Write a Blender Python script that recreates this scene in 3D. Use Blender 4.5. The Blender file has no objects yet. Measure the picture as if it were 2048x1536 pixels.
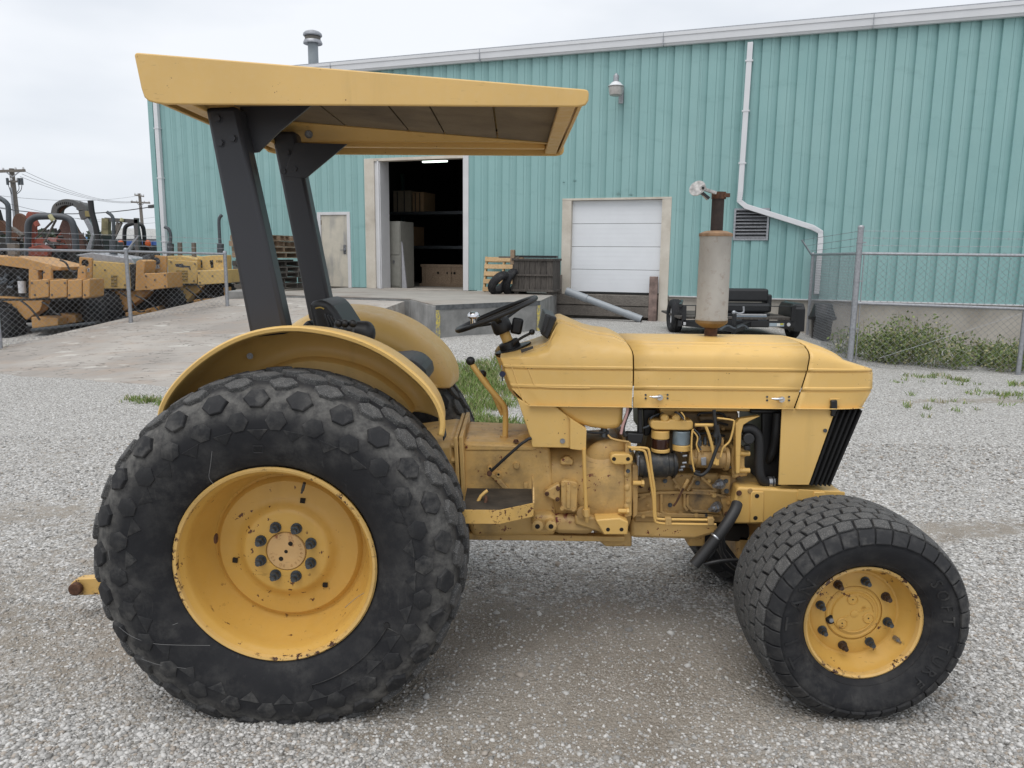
import bpy, bmesh, math, random
import numpy as np
from mathutils import Vector, Matrix
random.seed(7); RNG = np.random.default_rng(7)
R = math.radians
SC = bpy.context.scene
COL = SC.collection
# ------------------------------------------------------------------ camera, sky, sun, exposure
F = 1538.0; CU = 1024.0; CV = 768.0; EYE = 1.70
PITCH = math.atan(255/1538.0); ROLL = 0.0096
cam_d = bpy.data.cameras.new('camera'); cam = bpy.data.objects.new('camera', cam_d); COL.objects.link(cam)
cam_d.sensor_fit = 'HORIZONTAL'; cam_d.sensor_width = 36.0; cam_d.lens = 36.0*F/2048.0
cam_d.clip_start = 0.05; cam_d.clip_end = 3000
_cp, _sp, _cr, _sr = math.cos(PITCH), math.sin(PITCH), math.cos(ROLL), math.sin(ROLL)
fwd = Vector((0, _cp, -_sp)); dwn = Vector((0, -_sp, -_cp)); rgt = Vector((1, 0, 0))
right_i = rgt*_cr - dwn*_sr
up_i = -(rgt*_sr + dwn*_cr)
M = Matrix((right_i, up_i, -fwd)).transposed().to_4x4(); M.translation = (0, 0, EYE)
cam.matrix_world = M
SC.camera = cam
world = bpy.data.worlds.new('World'); SC.world = world; world.use_nodes = True
wn = world.node_tree; wn.nodes.clear()
SUN_EL, SUN_AZ = R(66), R(210)            # azimuth clockwise from +Y: behind the camera
sky = wn.nodes.new('ShaderNodeTexSky'); sky.sky_type = 'NISHITA'; sky.sun_disc = False
sky.sun_elevation = SUN_EL; sky.sun_rotation = SUN_AZ; sky.dust_density = 2.0
tc = wn.nodes.new('ShaderNodeTexCoord')
mp = wn.nodes.new('ShaderNodeMapping'); mp.inputs['Scale'].default_value = (1.1, 1.1, 3.2)
nz = wn.nodes.new('ShaderNodeTexNoise'); nz.inputs['Scale'].default_value = 1.6; nz.inputs['Detail'].default_value = 5.0; nz.inputs['Roughness'].default_value = 0.5
rp = wn.nodes.new('ShaderNodeValToRGB')
rp.color_ramp.elements[0].position = 0.36; rp.color_ramp.elements[0].color = (0.69, 0.735, 0.80, 1)
rp.color_ramp.elements[1].position = 0.62; rp.color_ramp.elements[1].color = (0.90, 0.925, 0.965, 1)
sc_ = wn.nodes.new('ShaderNodeVectorMath'); sc_.operation = 'SCALE'; sc_.inputs['Scale'].default_value = 8.1
mx = wn.nodes.new('ShaderNodeMix'); mx.data_type = 'RGBA'; mx.inputs[0].default_value = 0.93   # an overcast deck over the clear sky
bg = wn.nodes.new('ShaderNodeBackground'); bg.inputs['Strength'].default_value = 0.10
wo = wn.nodes.new('ShaderNodeOutputWorld')
L = wn.links.new
L(tc.outputs['Generated'], mp.inputs['Vector']); L(mp.outputs[0], nz.inputs['Vector']); L(nz.outputs['Fac'], rp.inputs['Fac'])
L(rp.outputs['Color'], sc_.inputs[0]); L(sky.outputs[0], mx.inputs['A']); L(sc_.outputs[0], mx.inputs['B'])
L(mx.outputs['Result'], bg.inputs['Color']); L(bg.outputs[0], wo.inputs['Surface'])
sun_d = bpy.data.lights.new('sun', 'SUN'); sun_d.energy = 1.5; sun_d.angle = R(50); sun_d.color = (1.0, 0.97, 0.93)
sun = bpy.data.objects.new('sun', sun_d); COL.objects.link(sun)
sun.rotation_euler = Vector((-math.sin(SUN_AZ)*math.cos(SUN_EL), -math.cos(SUN_AZ)*math.cos(SUN_EL), -math.sin(SUN_EL))).to_track_quat('-Z', 'Y').to_euler()
SC.view_settings.view_transform = 'Standard'; SC.view_settings.look = 'None'
SC.view_settings.exposure = 0.42; SC.view_settings.gamma = 1.0; SC.view_settings.use_curve_mapping = False
SC.cycles.max_bounces = 6; SC.cycles.diffuse_bounces = 4

# ------------------------------------------------------------------ survey helpers: a sight line of the survey camera cut with a plane of the place
def ray(u, v):
    a = (u-CU)/F; b = (v-CV)/F
    return rgt*(a*_cr+b*_sr) + fwd + dwn*(-a*_sr+b*_cr)
O = Vector((0, 0, EYE))
def at(u, v, Y): d = ray(u, v); return O + d*(Y/d.y)
def atz(u, v, z): d = ray(u, v); return O + d*((z-EYE)/d.z)
WD = Vector((2.752, -1.0137, 0)).normalized(); WN = Vector((WD.y, -WD.x, 0))     # along the wall; out of the wall (towards the yard)
if WN.y > 0: WN = -WN
W0 = atz(1720, 690, 0)
def wall_p(s, off, z): p = W0 + WD*s + WN*off; return Vector((p.x, p.y, z))
def wall_sz(u, v, off=0.0):
    d = ray(u, v); t = ((W0-O).dot(WN)+off)/d.dot(WN); p = O+d*t
    return (p-W0).dot(WD), p.z
def sstep(a, b, x):
    t = np.clip((x-a)/(b-a), 0, 1); return t*t*(3-2*t)
def ground_z(x, y):
    x = np.asarray(x, float); y = np.asarray(y, float)
    s = (x-W0.x)*WD.x+(y-W0.y)*WD.y; off = (x-W0.x)*WN.x+(y-W0.y)*WN.y
    return 0.33*sstep(8.6, 5.0, off)*sstep(0.3, -2.2, s)*(1-0.97*sstep(-14.0, -13.3, s)*sstep(-8.15, -8.6, s))
def gz(x, y): return float(ground_z(x, y))

# ------------------------------------------------------------------ object helpers
def wloc(o):
    v = Vector((0, 0, 0))
    while o is not None: v += o.location; o = o.parent
    return v
def mk(name, bm, mat, parent=None, smooth=35, bevel=0.0, seg=2, label=None, kind=None):
    off = wloc(parent)
    if off.length > 0: bmesh.ops.translate(bm, verts=bm.verts, vec=-off)
    bmesh.ops.recalc_face_normals(bm, faces=bm.faces)
    me = bpy.data.meshes.new(name); bm.to_mesh(me); bm.free()
    for m in (mat if isinstance(mat, (list, tuple)) else [mat]): me.materials.append(m)
    if smooth:
        me.polygons.foreach_set('use_smooth', [True]*len(me.polygons)); me.set_sharp_from_angle(angle=R(smooth))
    o = bpy.data.objects.new(name, me); COL.objects.link(o); o.parent = parent
    if bevel:
        b = o.modifiers.new('bevel', 'BEVEL'); b.width = bevel; b.segments = seg; b.limit_method = 'ANGLE'; b.angle_limit = R(38)
        b.harden_normals = False
    if label: o['label'] = label
    if kind: o['kind'] = kind
    return o
def tag(o, label=None, cat=None, group=None, kind=None):
    for k, v in (('label', label), ('category', cat), ('group', group), ('kind', kind)):
        if v: o[k] = v
    return o
def thing(name, loc, label, cat, group=None, rz=0.0):
    o = bpy.data.objects.new(name, None); COL.objects.link(o); o.location = loc; o.rotation_euler.z = rz; o.empty_display_size = 0.2
    return tag(o, label, cat, group)
def copy_tree(o, parent=None):
    c = o.copy(); COL.objects.link(c); c.parent = parent
    for ch in list(o.children): copy_tree(ch, c)
    return c
def NB(): return bmesh.new()
def box(bm, x0, x1, y0, y1, z0, z1):
    v = [bm.verts.new((x, y, z)) for x in (x0, x1) for y in (y0, y1) for z in (z0, z1)]
    for f in ((0,1,3,2),(4,6,7,5),(0,4,5,1),(2,3,7,6),(0,2,6,4),(1,5,7,3)): bm.faces.new([v[i] for i in f])
    return bm
def hexa(bm, a, b):          # two quads (lists of 4 points) joined
    va = [bm.verts.new(p) for p in a]; vb = [bm.verts.new(p) for p in b]; n = len(a)
    bm.faces.new(va); bm.faces.new(vb[::-1])
    for i in range(n): bm.faces.new((va[i], va[(i+1)%n], vb[(i+1)%n], vb[i]))
    return bm
def frame(d):
    d = d.normalized(); h = Vector((0, 0, 1)) if abs(d.z) < 0.95 else Vector((0, 1, 0))
    a = d.cross(h).normalized(); return a, a.cross(d).normalized()
def bar(bm, p0, p1, w, h, up=None):
    p0 = Vector(p0); p1 = Vector(p1); d = (p1-p0).normalized()
    if up is None: a, b = frame(d)
    else: a = d.cross(Vector(up)).normalized(); b = a.cross(d).normalized()
    q = lambda p: [p+a*(sx*w/2)+b*(sy*h/2) for sx, sy in ((-1,-1),(1,-1),(1,1),(-1,1))]
    return hexa(bm, q(p0), q(p1))
def ring(bm, c, a, b, r, n): return [bm.verts.new(c+a*(r*math.cos(2*math.pi*i/n))+b*(r*math.sin(2*math.pi*i/n))) for i in range(n)]
def skin(bm, r0, r1):
    n = len(r0)
    for i in range(n): bm.faces.new((r0[i], r0[(i+1)%n], r1[(i+1)%n], r1[i]))
def cyl(bm, p0, p1, r0, r1=None, n=16, caps=True):
    p0 = Vector(p0); p1 = Vector(p1); r1 = r0 if r1 is None else r1
    a, b = frame(p1-p0); A = ring(bm, p0, a, b, r0, n); B = ring(bm, p1, a, b, r1, n); skin(bm, A, B)
    if caps: bm.faces.new(A[::-1]); bm.faces.new(B)
    return bm
def smooth_path(pts, k=5):
    pts = [Vector(p) for p in pts]; out = []; n = len(pts)
    for i in range(n-1):
        p0 = pts[max(i-1, 0)]; p1 = pts[i]; p2 = pts[i+1]; p3 = pts[min(i+2, n-1)]
        for j in range(k):
            t = j/k; out.append(0.5*((2*p1)+(p2-p0)*t+(2*p0-5*p1+4*p2-p3)*t*t+(3*p1-p0-3*p2+p3)*t**3))
    return out+[pts[-1]]
def tube(bm, pts, r, n=8, sm=0, caps=True):
    pts = smooth_path(pts, sm) if sm else [Vector(p) for p in pts]
    prev = None; a = None
    for i, p in enumerate(pts):
        d = (pts[min(i+1, len(pts)-1)]-pts[max(i-1, 0)]).normalized()
        if a is None: a, b = frame(d)
        else: a = (a-d*a.dot(d)).normalized(); b = a.cross(d)
        rr = r[i*len(r)//len(pts)] if isinstance(r, (list, tuple)) else r
        rg = ring(bm, p, a, b, rr, n)
        if prev: skin(bm, prev, rg)
        elif caps: bm.faces.new(rg[::-1])
        prev = rg
    if caps: bm.faces.new(prev)
    return bm
def lathe(bm, prof, c, axis, n=48, close=False):
    """prof: (radius, distance along axis)"""
    c = Vector(c); axis = Vector(axis).normalized(); a, b = frame(axis); prev = None; first = None
    for r, h in prof:
        if r < 1e-5:
            cur = [bm.verts.new(c+axis*h)]
        else: cur = ring(bm, c+axis*h, a, b, r, n)
        if prev:
            if len(cur) == 1:
                for i in range(n): bm.faces.new((prev[i], prev[(i+1)%n], cur[0]))
            elif len(prev) == 1:
                for i in range(n): bm.faces.new((prev[0], cur[(i+1)%n], cur[i]))
            else: skin(bm, prev, cur)
        else: first = cur
        prev = cur
    if close: skin(bm, prev, first)
    return bm
def ball(bm, c, r, sx=1, sy=1, sz=1, n=14):
    m = Matrix.Translation(c) @ Matrix.Diagonal((r*sx, r*sy, r*sz, 1))
    bmesh.ops.create_uvsphere(bm, u_segments=n, v_segments=max(6, n//2+1), radius=1, matrix=m); return bm
def prism(bm, pts, vec):
    """planar outline (world points) pushed along vec"""
    A = [bm.verts.new(p) for p in pts]; B = [bm.verts.new(Vector(p)+Vector(vec)) for p in pts]; n = len(pts)
    bm.faces.new(A); bm.faces.new(B[::-1])
    for i in range(n): bm.faces.new((A[i], A[(i+1)%n], B[(i+1)%n], B[i]))
    return bm
def plate(bm, px, Y, depth): return prism(bm, [at(u, v, Y) for u, v in px], (0, depth, 0))
def loft(bm, rows, cyc=False):
    V = [[bm.verts.new(p) for p in r] for r in rows]
    for i in range(len(V)-1):
        n = len(V[i])
        for j in range(n if cyc else n-1): bm.faces.new((V[i][j], V[i][(j+1)%n], V[i+1][(j+1)%n], V[i+1][j]))
    return V
def nut(bm, c, axis, r, h, stud=0.0, rs=None):
    c = Vector(c); ax = Vector(axis).normalized()
    cyl(bm, c, c+ax*h*0.22, r*1.28, n=14); cyl(bm, c+ax*h*0.22, c+ax*h, r, n=6)
    if stud: cyl(bm, c+ax*h, c+ax*(h+stud), rs or r*0.55, n=10)
    return bm
def text_mesh(body, size, depth):
    cu = bpy.data.curves.new('lettering', 'FONT'); cu.body = body; cu.size = size; cu.extrude = depth; cu.resolution_u = 2; cu.align_x = 'CENTER'; cu.align_y = 'CENTER'
    o = bpy.data.objects.new('lettering', cu); COL.objects.link(o)
    dg = bpy.context.evaluated_depsgraph_get(); me = bpy.data.meshes.new_from_object(o.evaluated_get(dg))
    bpy.data.objects.remove(o); bpy.data.curves.remove(cu)
    bm = bmesh.new(); bm.from_mesh(me); bpy.data.meshes.remove(me); return bm
def np_mesh(name, verts, faces, mat, smooth=False, k=3):
    me = bpy.data.meshes.new(name); nv, nf = len(verts), len(faces)
    me.vertices.add(nv); me.vertices.foreach_set('co', np.asarray(verts, np.float32).ravel())
    me.loops.add(nf*k); me.loops.foreach_set('vertex_index', np.asarray(faces, np.int32).ravel())
    me.polygons.add(nf); me.polygons.foreach_set('loop_start', np.arange(0, nf*k, k, dtype=np.int32)); me.polygons.foreach_set('loop_total', np.full(nf, k, np.int32))
    if smooth: me.polygons.foreach_set('use_smooth', np.ones(nf, bool))
    me.update(calc_edges=True); me.validate()
    me.materials.append(mat); o = bpy.data.objects.new(name, me); COL.objects.link(o); return o
def vnoise(x, y, seed=0):
    g = np.random.default_rng(seed).random((257, 257)); xi = np.floor(x).astype(int); yi = np.floor(y).astype(int)
    fx = x-xi; fy = y-yi; fx = fx*fx*(3-2*fx); fy = fy*fy*(3-2*fy); xi %= 256; yi %= 256
    return (g[xi, yi]*(1-fx)+g[xi+1, yi]*fx)*(1-fy)+(g[xi, yi+1]*(1-fx)+g[xi+1, yi+1]*fx)*fy
def fbm(x, y, seed=0, o=4):
    a = 0; w = 0.5
    for i in range(o): a = a+w*vnoise(x*2**i+17.3*i, y*2**i+9.1*i, seed+i); w *= 0.5
    return a/(1-0.5**o)

# ------------------------------------------------------------------ materials
class NT:
    def __init__(s, name):
        s.m = bpy.data.materials.new(name); s.m.use_nodes = True; s.t = s.m.node_tree; s.b = s.t.nodes['Principled BSDF']
        s.c = s.t.nodes.new('ShaderNodeTexCoord')
    def n(s, t, **kw):
        x = s.t.nodes.new(t)
        for k, v in kw.items():
            if k in x.inputs: x.inputs[k].default_value = v
            else: setattr(x, k, v)
        return x
    def l(s, a, b): s.t.links.new(a, b)
    def noise(s, scale, detail=4, rough=0.55, vec=None, stretch=None):
        x = s.n('ShaderNodeTexNoise', Scale=scale, Detail=detail, Roughness=rough)
        v = vec or s.c.outputs['Object']
        if stretch:
            m = s.n('ShaderNodeMapping', Scale=stretch); s.l(v, m.inputs['Vector']); v = m.outputs[0]
        s.l(v, x.inputs['Vector']); return x.outputs['Fac']
    def ramp(s, f, a, b, c0=(0,0,0,1), c1=(1,1,1,1)):
        if a > b: a, b, c0, c1 = b, a, c1, c0
        x = s.n('ShaderNodeValToRGB'); e = x.color_ramp.elements; e[0].position = a; e[1].position = b; e[0].color = c0; e[1].color = c1
        s.l(f, x.inputs['Fac']); return x.outputs['Color']
    def mix(s, f, a, b, mode='MIX'):
        x = s.n('ShaderNodeMix'); x.data_type = 'RGBA'; x.blend_type = mode
        for i, q in ((0, f), (6, a), (7, b)):
            if isinstance(q, (int, float)): x.inputs[i].default_value = q
            elif isinstance(q, tuple): x.inputs[i].default_value = q if len(q) == 4 else q+(1,)
            else: s.l(q, x.inputs[i])
        return x.outputs[2]
    def math(s, op, a, b):
        x = s.n('ShaderNodeMath'); x.operation = op
        for i, q in ((0, a), (1, b)):
            if isinstance(q, (int, float)): x.inputs[i].default_value = q
            else: s.l(q, x.inputs[i])
        return x.outputs[0]
    def bump(s, h, strength=0.3, dist=0.01, prev=None):
        x = s.n('ShaderNodeBump', Strength=strength, Distance=dist); s.l(h, x.inputs['Height'])
        if prev: s.l(prev, x.inputs['Normal'])
        s.l(x.outputs[0], s.b.inputs['Normal']); return x.outputs[0]
    def col(s, c):
        if isinstance(c, tuple): s.b.inputs['Base Color'].default_value = c+(1,)
        else: s.l(c, s.b.inputs['Base Color'])
    def set(s, **kw):
        for k, v in kw.items(): s.b.inputs[k.replace('_', ' ')].default_value = v
def flat(name, rgb, rough=0.6, metal=0.0, var=0.12, scale=9.0, bump=0.0, bscale=60.0):
    t = NT(name); n = t.noise(scale, 5)
    t.col(t.mix(t.ramp(n, 0.3, 0.72), tuple(c*(1-var) for c in rgb), tuple(min(1, c*(1+var)) for c in rgb)))
    t.set(Roughness=rough, Metallic=metal)
    if bump: t.bump(t.noise(bscale, 5), bump, 0.004)
    return t.m
def paint(name, rgb, rough=0.42, chips=0.0, grime=0.0, rust=(0.10, 0.035, 0.015), dust=0.12, chipscale=55):
    t = NT(name); v = t.noise(3.2, 5); v2 = t.noise(38, 4)
    c = t.mix(t.ramp(v, 0.3, 0.75), tuple(x*0.93 for x in rgb), tuple(min(1, x*1.04) for x in rgb))
    c = t.mix(t.math('MULTIPLY', t.ramp(v2, 0.45, 0.8), dust), c, (0.62, 0.50, 0.32))
    fd = t.noise(0.9, 3); c = t.mix(t.math('MULTIPLY', t.ramp(fd, 0.42, 0.66), 0.30), c, tuple(min(1, x*1.10+0.03) for x in rgb))
    st = t.noise(9, 5, 0.6, stretch=(1, 1, 0.09)); c = t.mix(t.math('MULTIPLY', t.math('MULTIPLY', t.ramp(st, 0.56, 0.74), t.ramp(t.noise(1.8, 3), 0.42, 0.6)), 0.30), c, tuple(x*0.55 for x in rgb))
    sr2 = t.noise(70, 2, 0.5, stretch=(0.25, 1, 1.6)); c = t.mix(t.math('MULTIPLY', t.math('MULTIPLY', t.ramp(sr2, 0.665, 0.68), t.ramp(t.noise(4, 3), 0.52, 0.6)), 0.45), c, tuple(x*0.5 for x in rgb))
    if grime:
        g = t.noise(11, 6, 0.65); g2 = t.noise(2.6, 3)
        gm = t.math('MULTIPLY', t.math('MULTIPLY', t.ramp(g, 0.40, 0.70), t.ramp(g2, 0.36, 0.62)), grime)
        c = t.mix(gm, c, (0.10, 0.072, 0.045))
    if chips:
        k = t.noise(chipscale, 3, 0.7); k2 = t.noise(7, 4, 0.6)
        km = t.math('MULTIPLY', t.ramp(k, 0.655-0.05*chips, 0.67-0.05*chips), t.ramp(k2, 0.50, 0.56))
        c = t.mix(km, c, rust)
    t.col(c); t.set(Roughness=rough)
    rn = t.ramp(t.noise(26, 4), 0.3, 0.7, (rough-0.08,)*3+(1,), (rough+0.14,)*3+(1,)); t.l(rn, t.b.inputs['Roughness'])
    t.bump(t.noise(420, 2), 0.05, 0.002)
    return t.m
def rubber(name, rgb, dust=(0.15, 0.145, 0.135), amt=0.5, bump=0.25, sc=14, speck=0.0, rough=0.78):
    t = NT(name); a = t.noise(sc, 7, 0.68); b = t.noise(sc*0.35, 3)
    c = t.mix(t.math('MULTIPLY', t.math('MULTIPLY', t.ramp(a, 0.42, 0.78), t.ramp(b, 0.35, 0.7)), amt), rgb, dust)
    da = t.n('ShaderNodeAttribute'); da.attribute_name = 'dust'; dm = t.math('MULTIPLY', da.outputs['Fac'], t.ramp(t.noise(24, 6, 0.7), 0.30, 0.66)); c = t.mix(t.math('MULTIPLY', dm, 0.85), c, dust)
    s = t.noise(46, 4, 0.6, stretch=(1, 1, 0.12)); c = t.mix(t.math('MULTIPLY', t.ramp(s, 0.64, 0.72), 0.25*amt), c, dust)
    if speck:
        k = t.n('ShaderNodeTexVoronoi', Scale=230.0); t.l(t.c.outputs['Object'], k.inputs['Vector'])
        c = t.mix(t.math('MULTIPLY', t.ramp(k.outputs['Distance'], 0.30, 0.10), speck), c, (0.33, 0.325, 0.31))
    t.col(c); t.set(Roughness=rough); t.b.inputs['Specular IOR Level'].default_value = 0.35
    p = t.bump(t.noise(75, 6, 0.7), bump, 0.006)
    if speck: t.bump(k.outputs['Distance'], 0.55, 0.004, p)
    return t.m
def wood(name, dark, light, rough=0.85, stretch=(2, 30, 30)):
    t = NT(name); n = t.noise(2.2, 6, 0.65, stretch=stretch); m = t.noise(5, 4)
    rnd = t.n('ShaderNodeObjectInfo').outputs['Random']
    c = t.mix(t.ramp(n, 0.3, 0.7), dark, light); c = t.mix(t.math('MULTIPLY', t.ramp(m, 0.5, 0.8), 0.45), c, tuple(x*0.45 for x in dark))
    c = t.mix(t.math('MULTIPLY', rnd, 0.4), c, tuple(x*0.6 for x in dark))
    t.col(c); t.set(Roughness=rough); t.bump(n, 0.35, 0.006); return t.m
def concrete(name, a, b, sc=2.2, stain=(0.13, 0.12, 0.10), st=0.5, bump=0.3, streak=None):
    t = NT(name); n = t.noise(sc, 7, 0.62); f = t.noise(55, 4, 0.7); q = t.noise(sc*0.6, 5, 0.6, stretch=streak)
    c = t.mix(t.ramp(n, 0.32, 0.7), a, b); c = t.mix(t.math('MULTIPLY', t.ramp(q, 0.50, 0.72), st), c, stain)
    c = t.mix(t.math('MULTIPLY', t.ramp(f, 0.55, 0.75), 0.25), c, tuple(x*0.5 for x in a)); t.col(c); t.set(Roughness=0.9)
    t.bump(t.noise(38, 7, 0.7), bump, 0.01); return t.m
YEL = (0.65, 0.405, 0.118)
M = {}
M['yellow'] = paint('yellow_paint', YEL, 0.40, dust=0.10)
M['hood'] = paint('hood_paint', (0.68, 0.437, 0.138), 0.42, chips=-0.5, dust=0.10, chipscale=70)
M['canopy'] = paint('canopy_paint', (0.64, 0.415, 0.142), 0.45, chips=-0.6, dust=0.14, chipscale=60)
M['rim'] = paint('rim_paint', (0.585, 0.345, 0.076), 0.40, chips=0.4, dust=0.06, chipscale=30)
M['cast'] = paint('cast_paint', (0.57, 0.36, 0.122), 0.5, chips=0.7, grime=0.75, rust=(0.12, 0.02, 0.012), chipscale=40)
M['engine'] = paint('greasy_engine_paint', (0.42, 0.255, 0.085), 0.5, chips=0.7, grime=1.1, chipscale=45)
M['rops'] = flat('charcoal_paint', (0.030, 0.031, 0.037), 0.42, 0, 0.10, 3)
M['rubber'] = rubber('tyre_rubber', (0.0125, 0.013, 0.0155), amt=0.5, bump=0.18)
M['tread'] = rubber('tread_rubber', (0.018, 0.0185, 0.0205), amt=0.8, bump=0.25, sc=20)
M['worn'] = rubber('worn_tread_rubber', (0.070, 0.070, 0.070), dust=(0.19, 0.187, 0.18), amt=0.8, bump=0.45, sc=34, speck=0.85, rough=0.85)
M['hose'] = flat('hose_rubber', (0.018, 0.018, 0.019), 0.55, bump=0.1)
M['black'] = flat('black_plastic', (0.012, 0.012, 0.013), 0.45)
M['vinyl'] = flat('black_vinyl', (0.016, 0.017, 0.019), 0.5, bump=0.15, bscale=160)
M['steel'] = flat('bare_steel', (0.35, 0.36, 0.38), 0.38, 0.9, 0.25, 40)
M['darksteel'] = flat('dark_steel', (0.09, 0.10, 0.11), 0.45, 0.7, 0.4, 60)
M['chrome'] = flat('bright_chrome', (0.75, 0.75, 0.76), 0.16, 1.0, 0.05)
M['rust'] = flat('rusted_iron', (0.085, 0.038, 0.02), 0.85, 0.0, 0.5, 50, 0.4)
M['edge'] = paint('chipped_rim_edge', (0.62, 0.39, 0.12), 0.45, chips=2.4, grime=0.3, rust=(0.06, 0.025, 0.014), chipscale=48)
M['matte'] = flat('matte_black', (0.008, 0.008, 0.0085), 0.95)
M['shade_black'] = flat('painted_hole_shade', (0.012, 0.009, 0.006), 0.9)  # near-black plugs and sheets: shade inside holes and slots put into colour
# ================================================================== ground
def gravel_mat():
    t = NT('gravel'); P_ = t.n('ShaderNodeNewGeometry').outputs['Position']
    a = t.n('ShaderNodeAttribute'); a.attribute_name = 'fines'; fines = a.outputs['Fac']
    v1 = t.n('ShaderNodeTexVoronoi', Scale=58.0); t.l(P_, v1.inputs['Vector'])
    v2 = t.n('ShaderNodeTexVoronoi', Scale=120.0); t.l(P_, v2.inputs['Vector'])
    v3 = t.n('ShaderNodeTexVoronoi', Scale=27.0); t.l(P_, v3.inputs['Vector'])
    hv = t.n('ShaderNodeSeparateColor'); t.l(v1.outputs['Color'], hv.inputs[0])
    hv2 = t.n('ShaderNodeSeparateColor'); t.l(v2.outputs['Color'], hv2.inputs[0])
    stone = t.mix(hv.outputs[0], (0.22, 0.215, 0.205), (0.78, 0.77, 0.755))
    stone = t.mix(t.ramp(v1.outputs['Distance'], 0.45, 0.85), stone, (0.075, 0.07, 0.062))
    small = t.mix(hv2.outputs[1], (0.22, 0.21, 0.19), (0.62, 0.60, 0.57))
    small = t.mix(t.ramp(v2.outputs['Distance'], 0.5, 0.9), small, (0.15, 0.135, 0.115))
    dirt = t.mix(t.ramp(t.noise(1.3, 6, 0.6, P_), 0.35, 0.68), (0.20, 0.172, 0.138), (0.32, 0.29, 0.25))
    dirt = t.mix(t.math('MULTIPLY', t.ramp(t.noise(0.8, 4, 0.6, P_), 0.52, 0.7), 0.45), dirt, (0.235, 0.165, 0.115))
    dirt = t.mix(t.math('MULTIPLY', t.ramp(v2.outputs['Distance'], 0.42, 0.22), t.ramp(hv2.outputs[2], 0.45, 0.55)), dirt, t.mix(hv2.outputs[0], (0.30, 0.28, 0.25), (0.58, 0.56, 0.53)))
    dirt = t.mix(t.ramp(t.noise(170, 3, 0.7, P_), 0.5, 0.72), dirt, (0.42, 0.40, 0.37))
    dirt = t.mix(t.ramp(t.noise(260, 2, 0.7, P_), 0.58, 0.7), dirt, (0.10, 0.088, 0.072))
    gm = t.mix(t.ramp(t.noise(30, 4, 0.6, P_), 0.42, 0.58), stone, small)
    m = t.math('ADD', fines, t.math('MULTIPLY', t.math('SUBTRACT', t.noise(9, 6, 0.7, P_), 0.5), 1.3))
    mk_ = t.ramp(m, 0.38, 0.62)
    t.col(t.mix(mk_, gm, dirt)); t.set(Roughness=0.93); t.b.inputs['Specular IOR Level'].default_value = 0.2
    inv = t.math('SUBTRACT', 1.0, v1.outputs['Distance']); inv2 = t.math('SUBTRACT', 1.0, v2.outputs['Distance'])
    p = t.bump(inv, 0.75, 0.010); p = t.bump(inv2, 0.6, 0.006, p); t.bump(t.noise(60, 5, 0.7, P_), 0.5, 0.006, p)
    return t.m
M['gravel'] = gravel_mat()
def fines_mask(x, y):
    n = fbm(x*0.55+40, y*0.95+11, 3, 5)
    f = 0.34+0.9*(n-0.5)+0.08*sstep(4.2, 3.0, y)
    f += 0.30*np.exp(-(((x-0.35)/0.95)**2+((y-3.05)/0.75)**2))        # packed dirt under and beside the machine
    f += 0.25*np.exp(-(((x+0.3)/0.9)**2+((y-2.15)/0.25)**2))
    f -= 0.55*np.exp(-(((x-0.62)/0.50)**2+((y-2.08)/0.20)**2))       # the loose white pile in front
    f -= 0.40*np.exp(-(((x+0.75)/0.45)**2+((y-2.2)/0.30)**2))
    f += 0.45*np.exp(-((y-9.2-0.12*(x-5))/0.28)**2)*sstep(2.2, 3.6, x)+0.35*np.exp(-((y-4.6-0.25*np.abs(x-2.6))/0.22)**2)*sstep(2.0, 2.6, x)
    f += 0.30*np.exp(-((y-1.95-0.16*(x+2.2)**2)/0.16)**2)*sstep(-.4, -1.0, x)+0.25*np.exp(-((y-5.6-.2*x)/0.3)**2)*sstep(-1.2, -2.2, x)
    f -= 0.30*sstep(4.0, 7.0, y); f -= 0.15*sstep(1.2, 2.0, x)
    return np.clip(f, 0, 1)
xs = np.concatenate([[-700,-300,-120,-60,-35,-22,-15,-11], np.arange(-8.5, 10.01, 0.08), [12,16,22,35,60,120,300,700]])
ys = np.concatenate([[-60,-25,-10,-3,0], np.arange(1.0, 16.01, 0.08), [18,21,25,32,45,70,120,250,500,900]])
GX, GY = np.meshgrid(xs, ys, indexing='ij')
GZ = ground_z(GX, GY)+0.035*(fbm(GX*0.9+5, GY*0.9, 21, 3)-0.5)*sstep(30, 10, np.abs(GX))*sstep(40, 14, GY)
nx, ny = GX.shape; idx = np.arange(nx*ny).reshape(nx, ny)
fq = np.stack([idx[:-1,:-1], idx[1:,:-1], idx[1:,1:], idx[:-1,1:]], -1).reshape(-1, 4)
ground = np_mesh('ground', np.stack([GX, GY, GZ], -1).reshape(-1, 3), fq, M['gravel'], True, 4); ground['kind'] = 'structure'
at_ = ground.data.attributes.new('fines', 'FLOAT', 'POINT'); at_.data.foreach_set('value', fines_mask(GX, GY).ravel().astype(np.float32))

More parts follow.
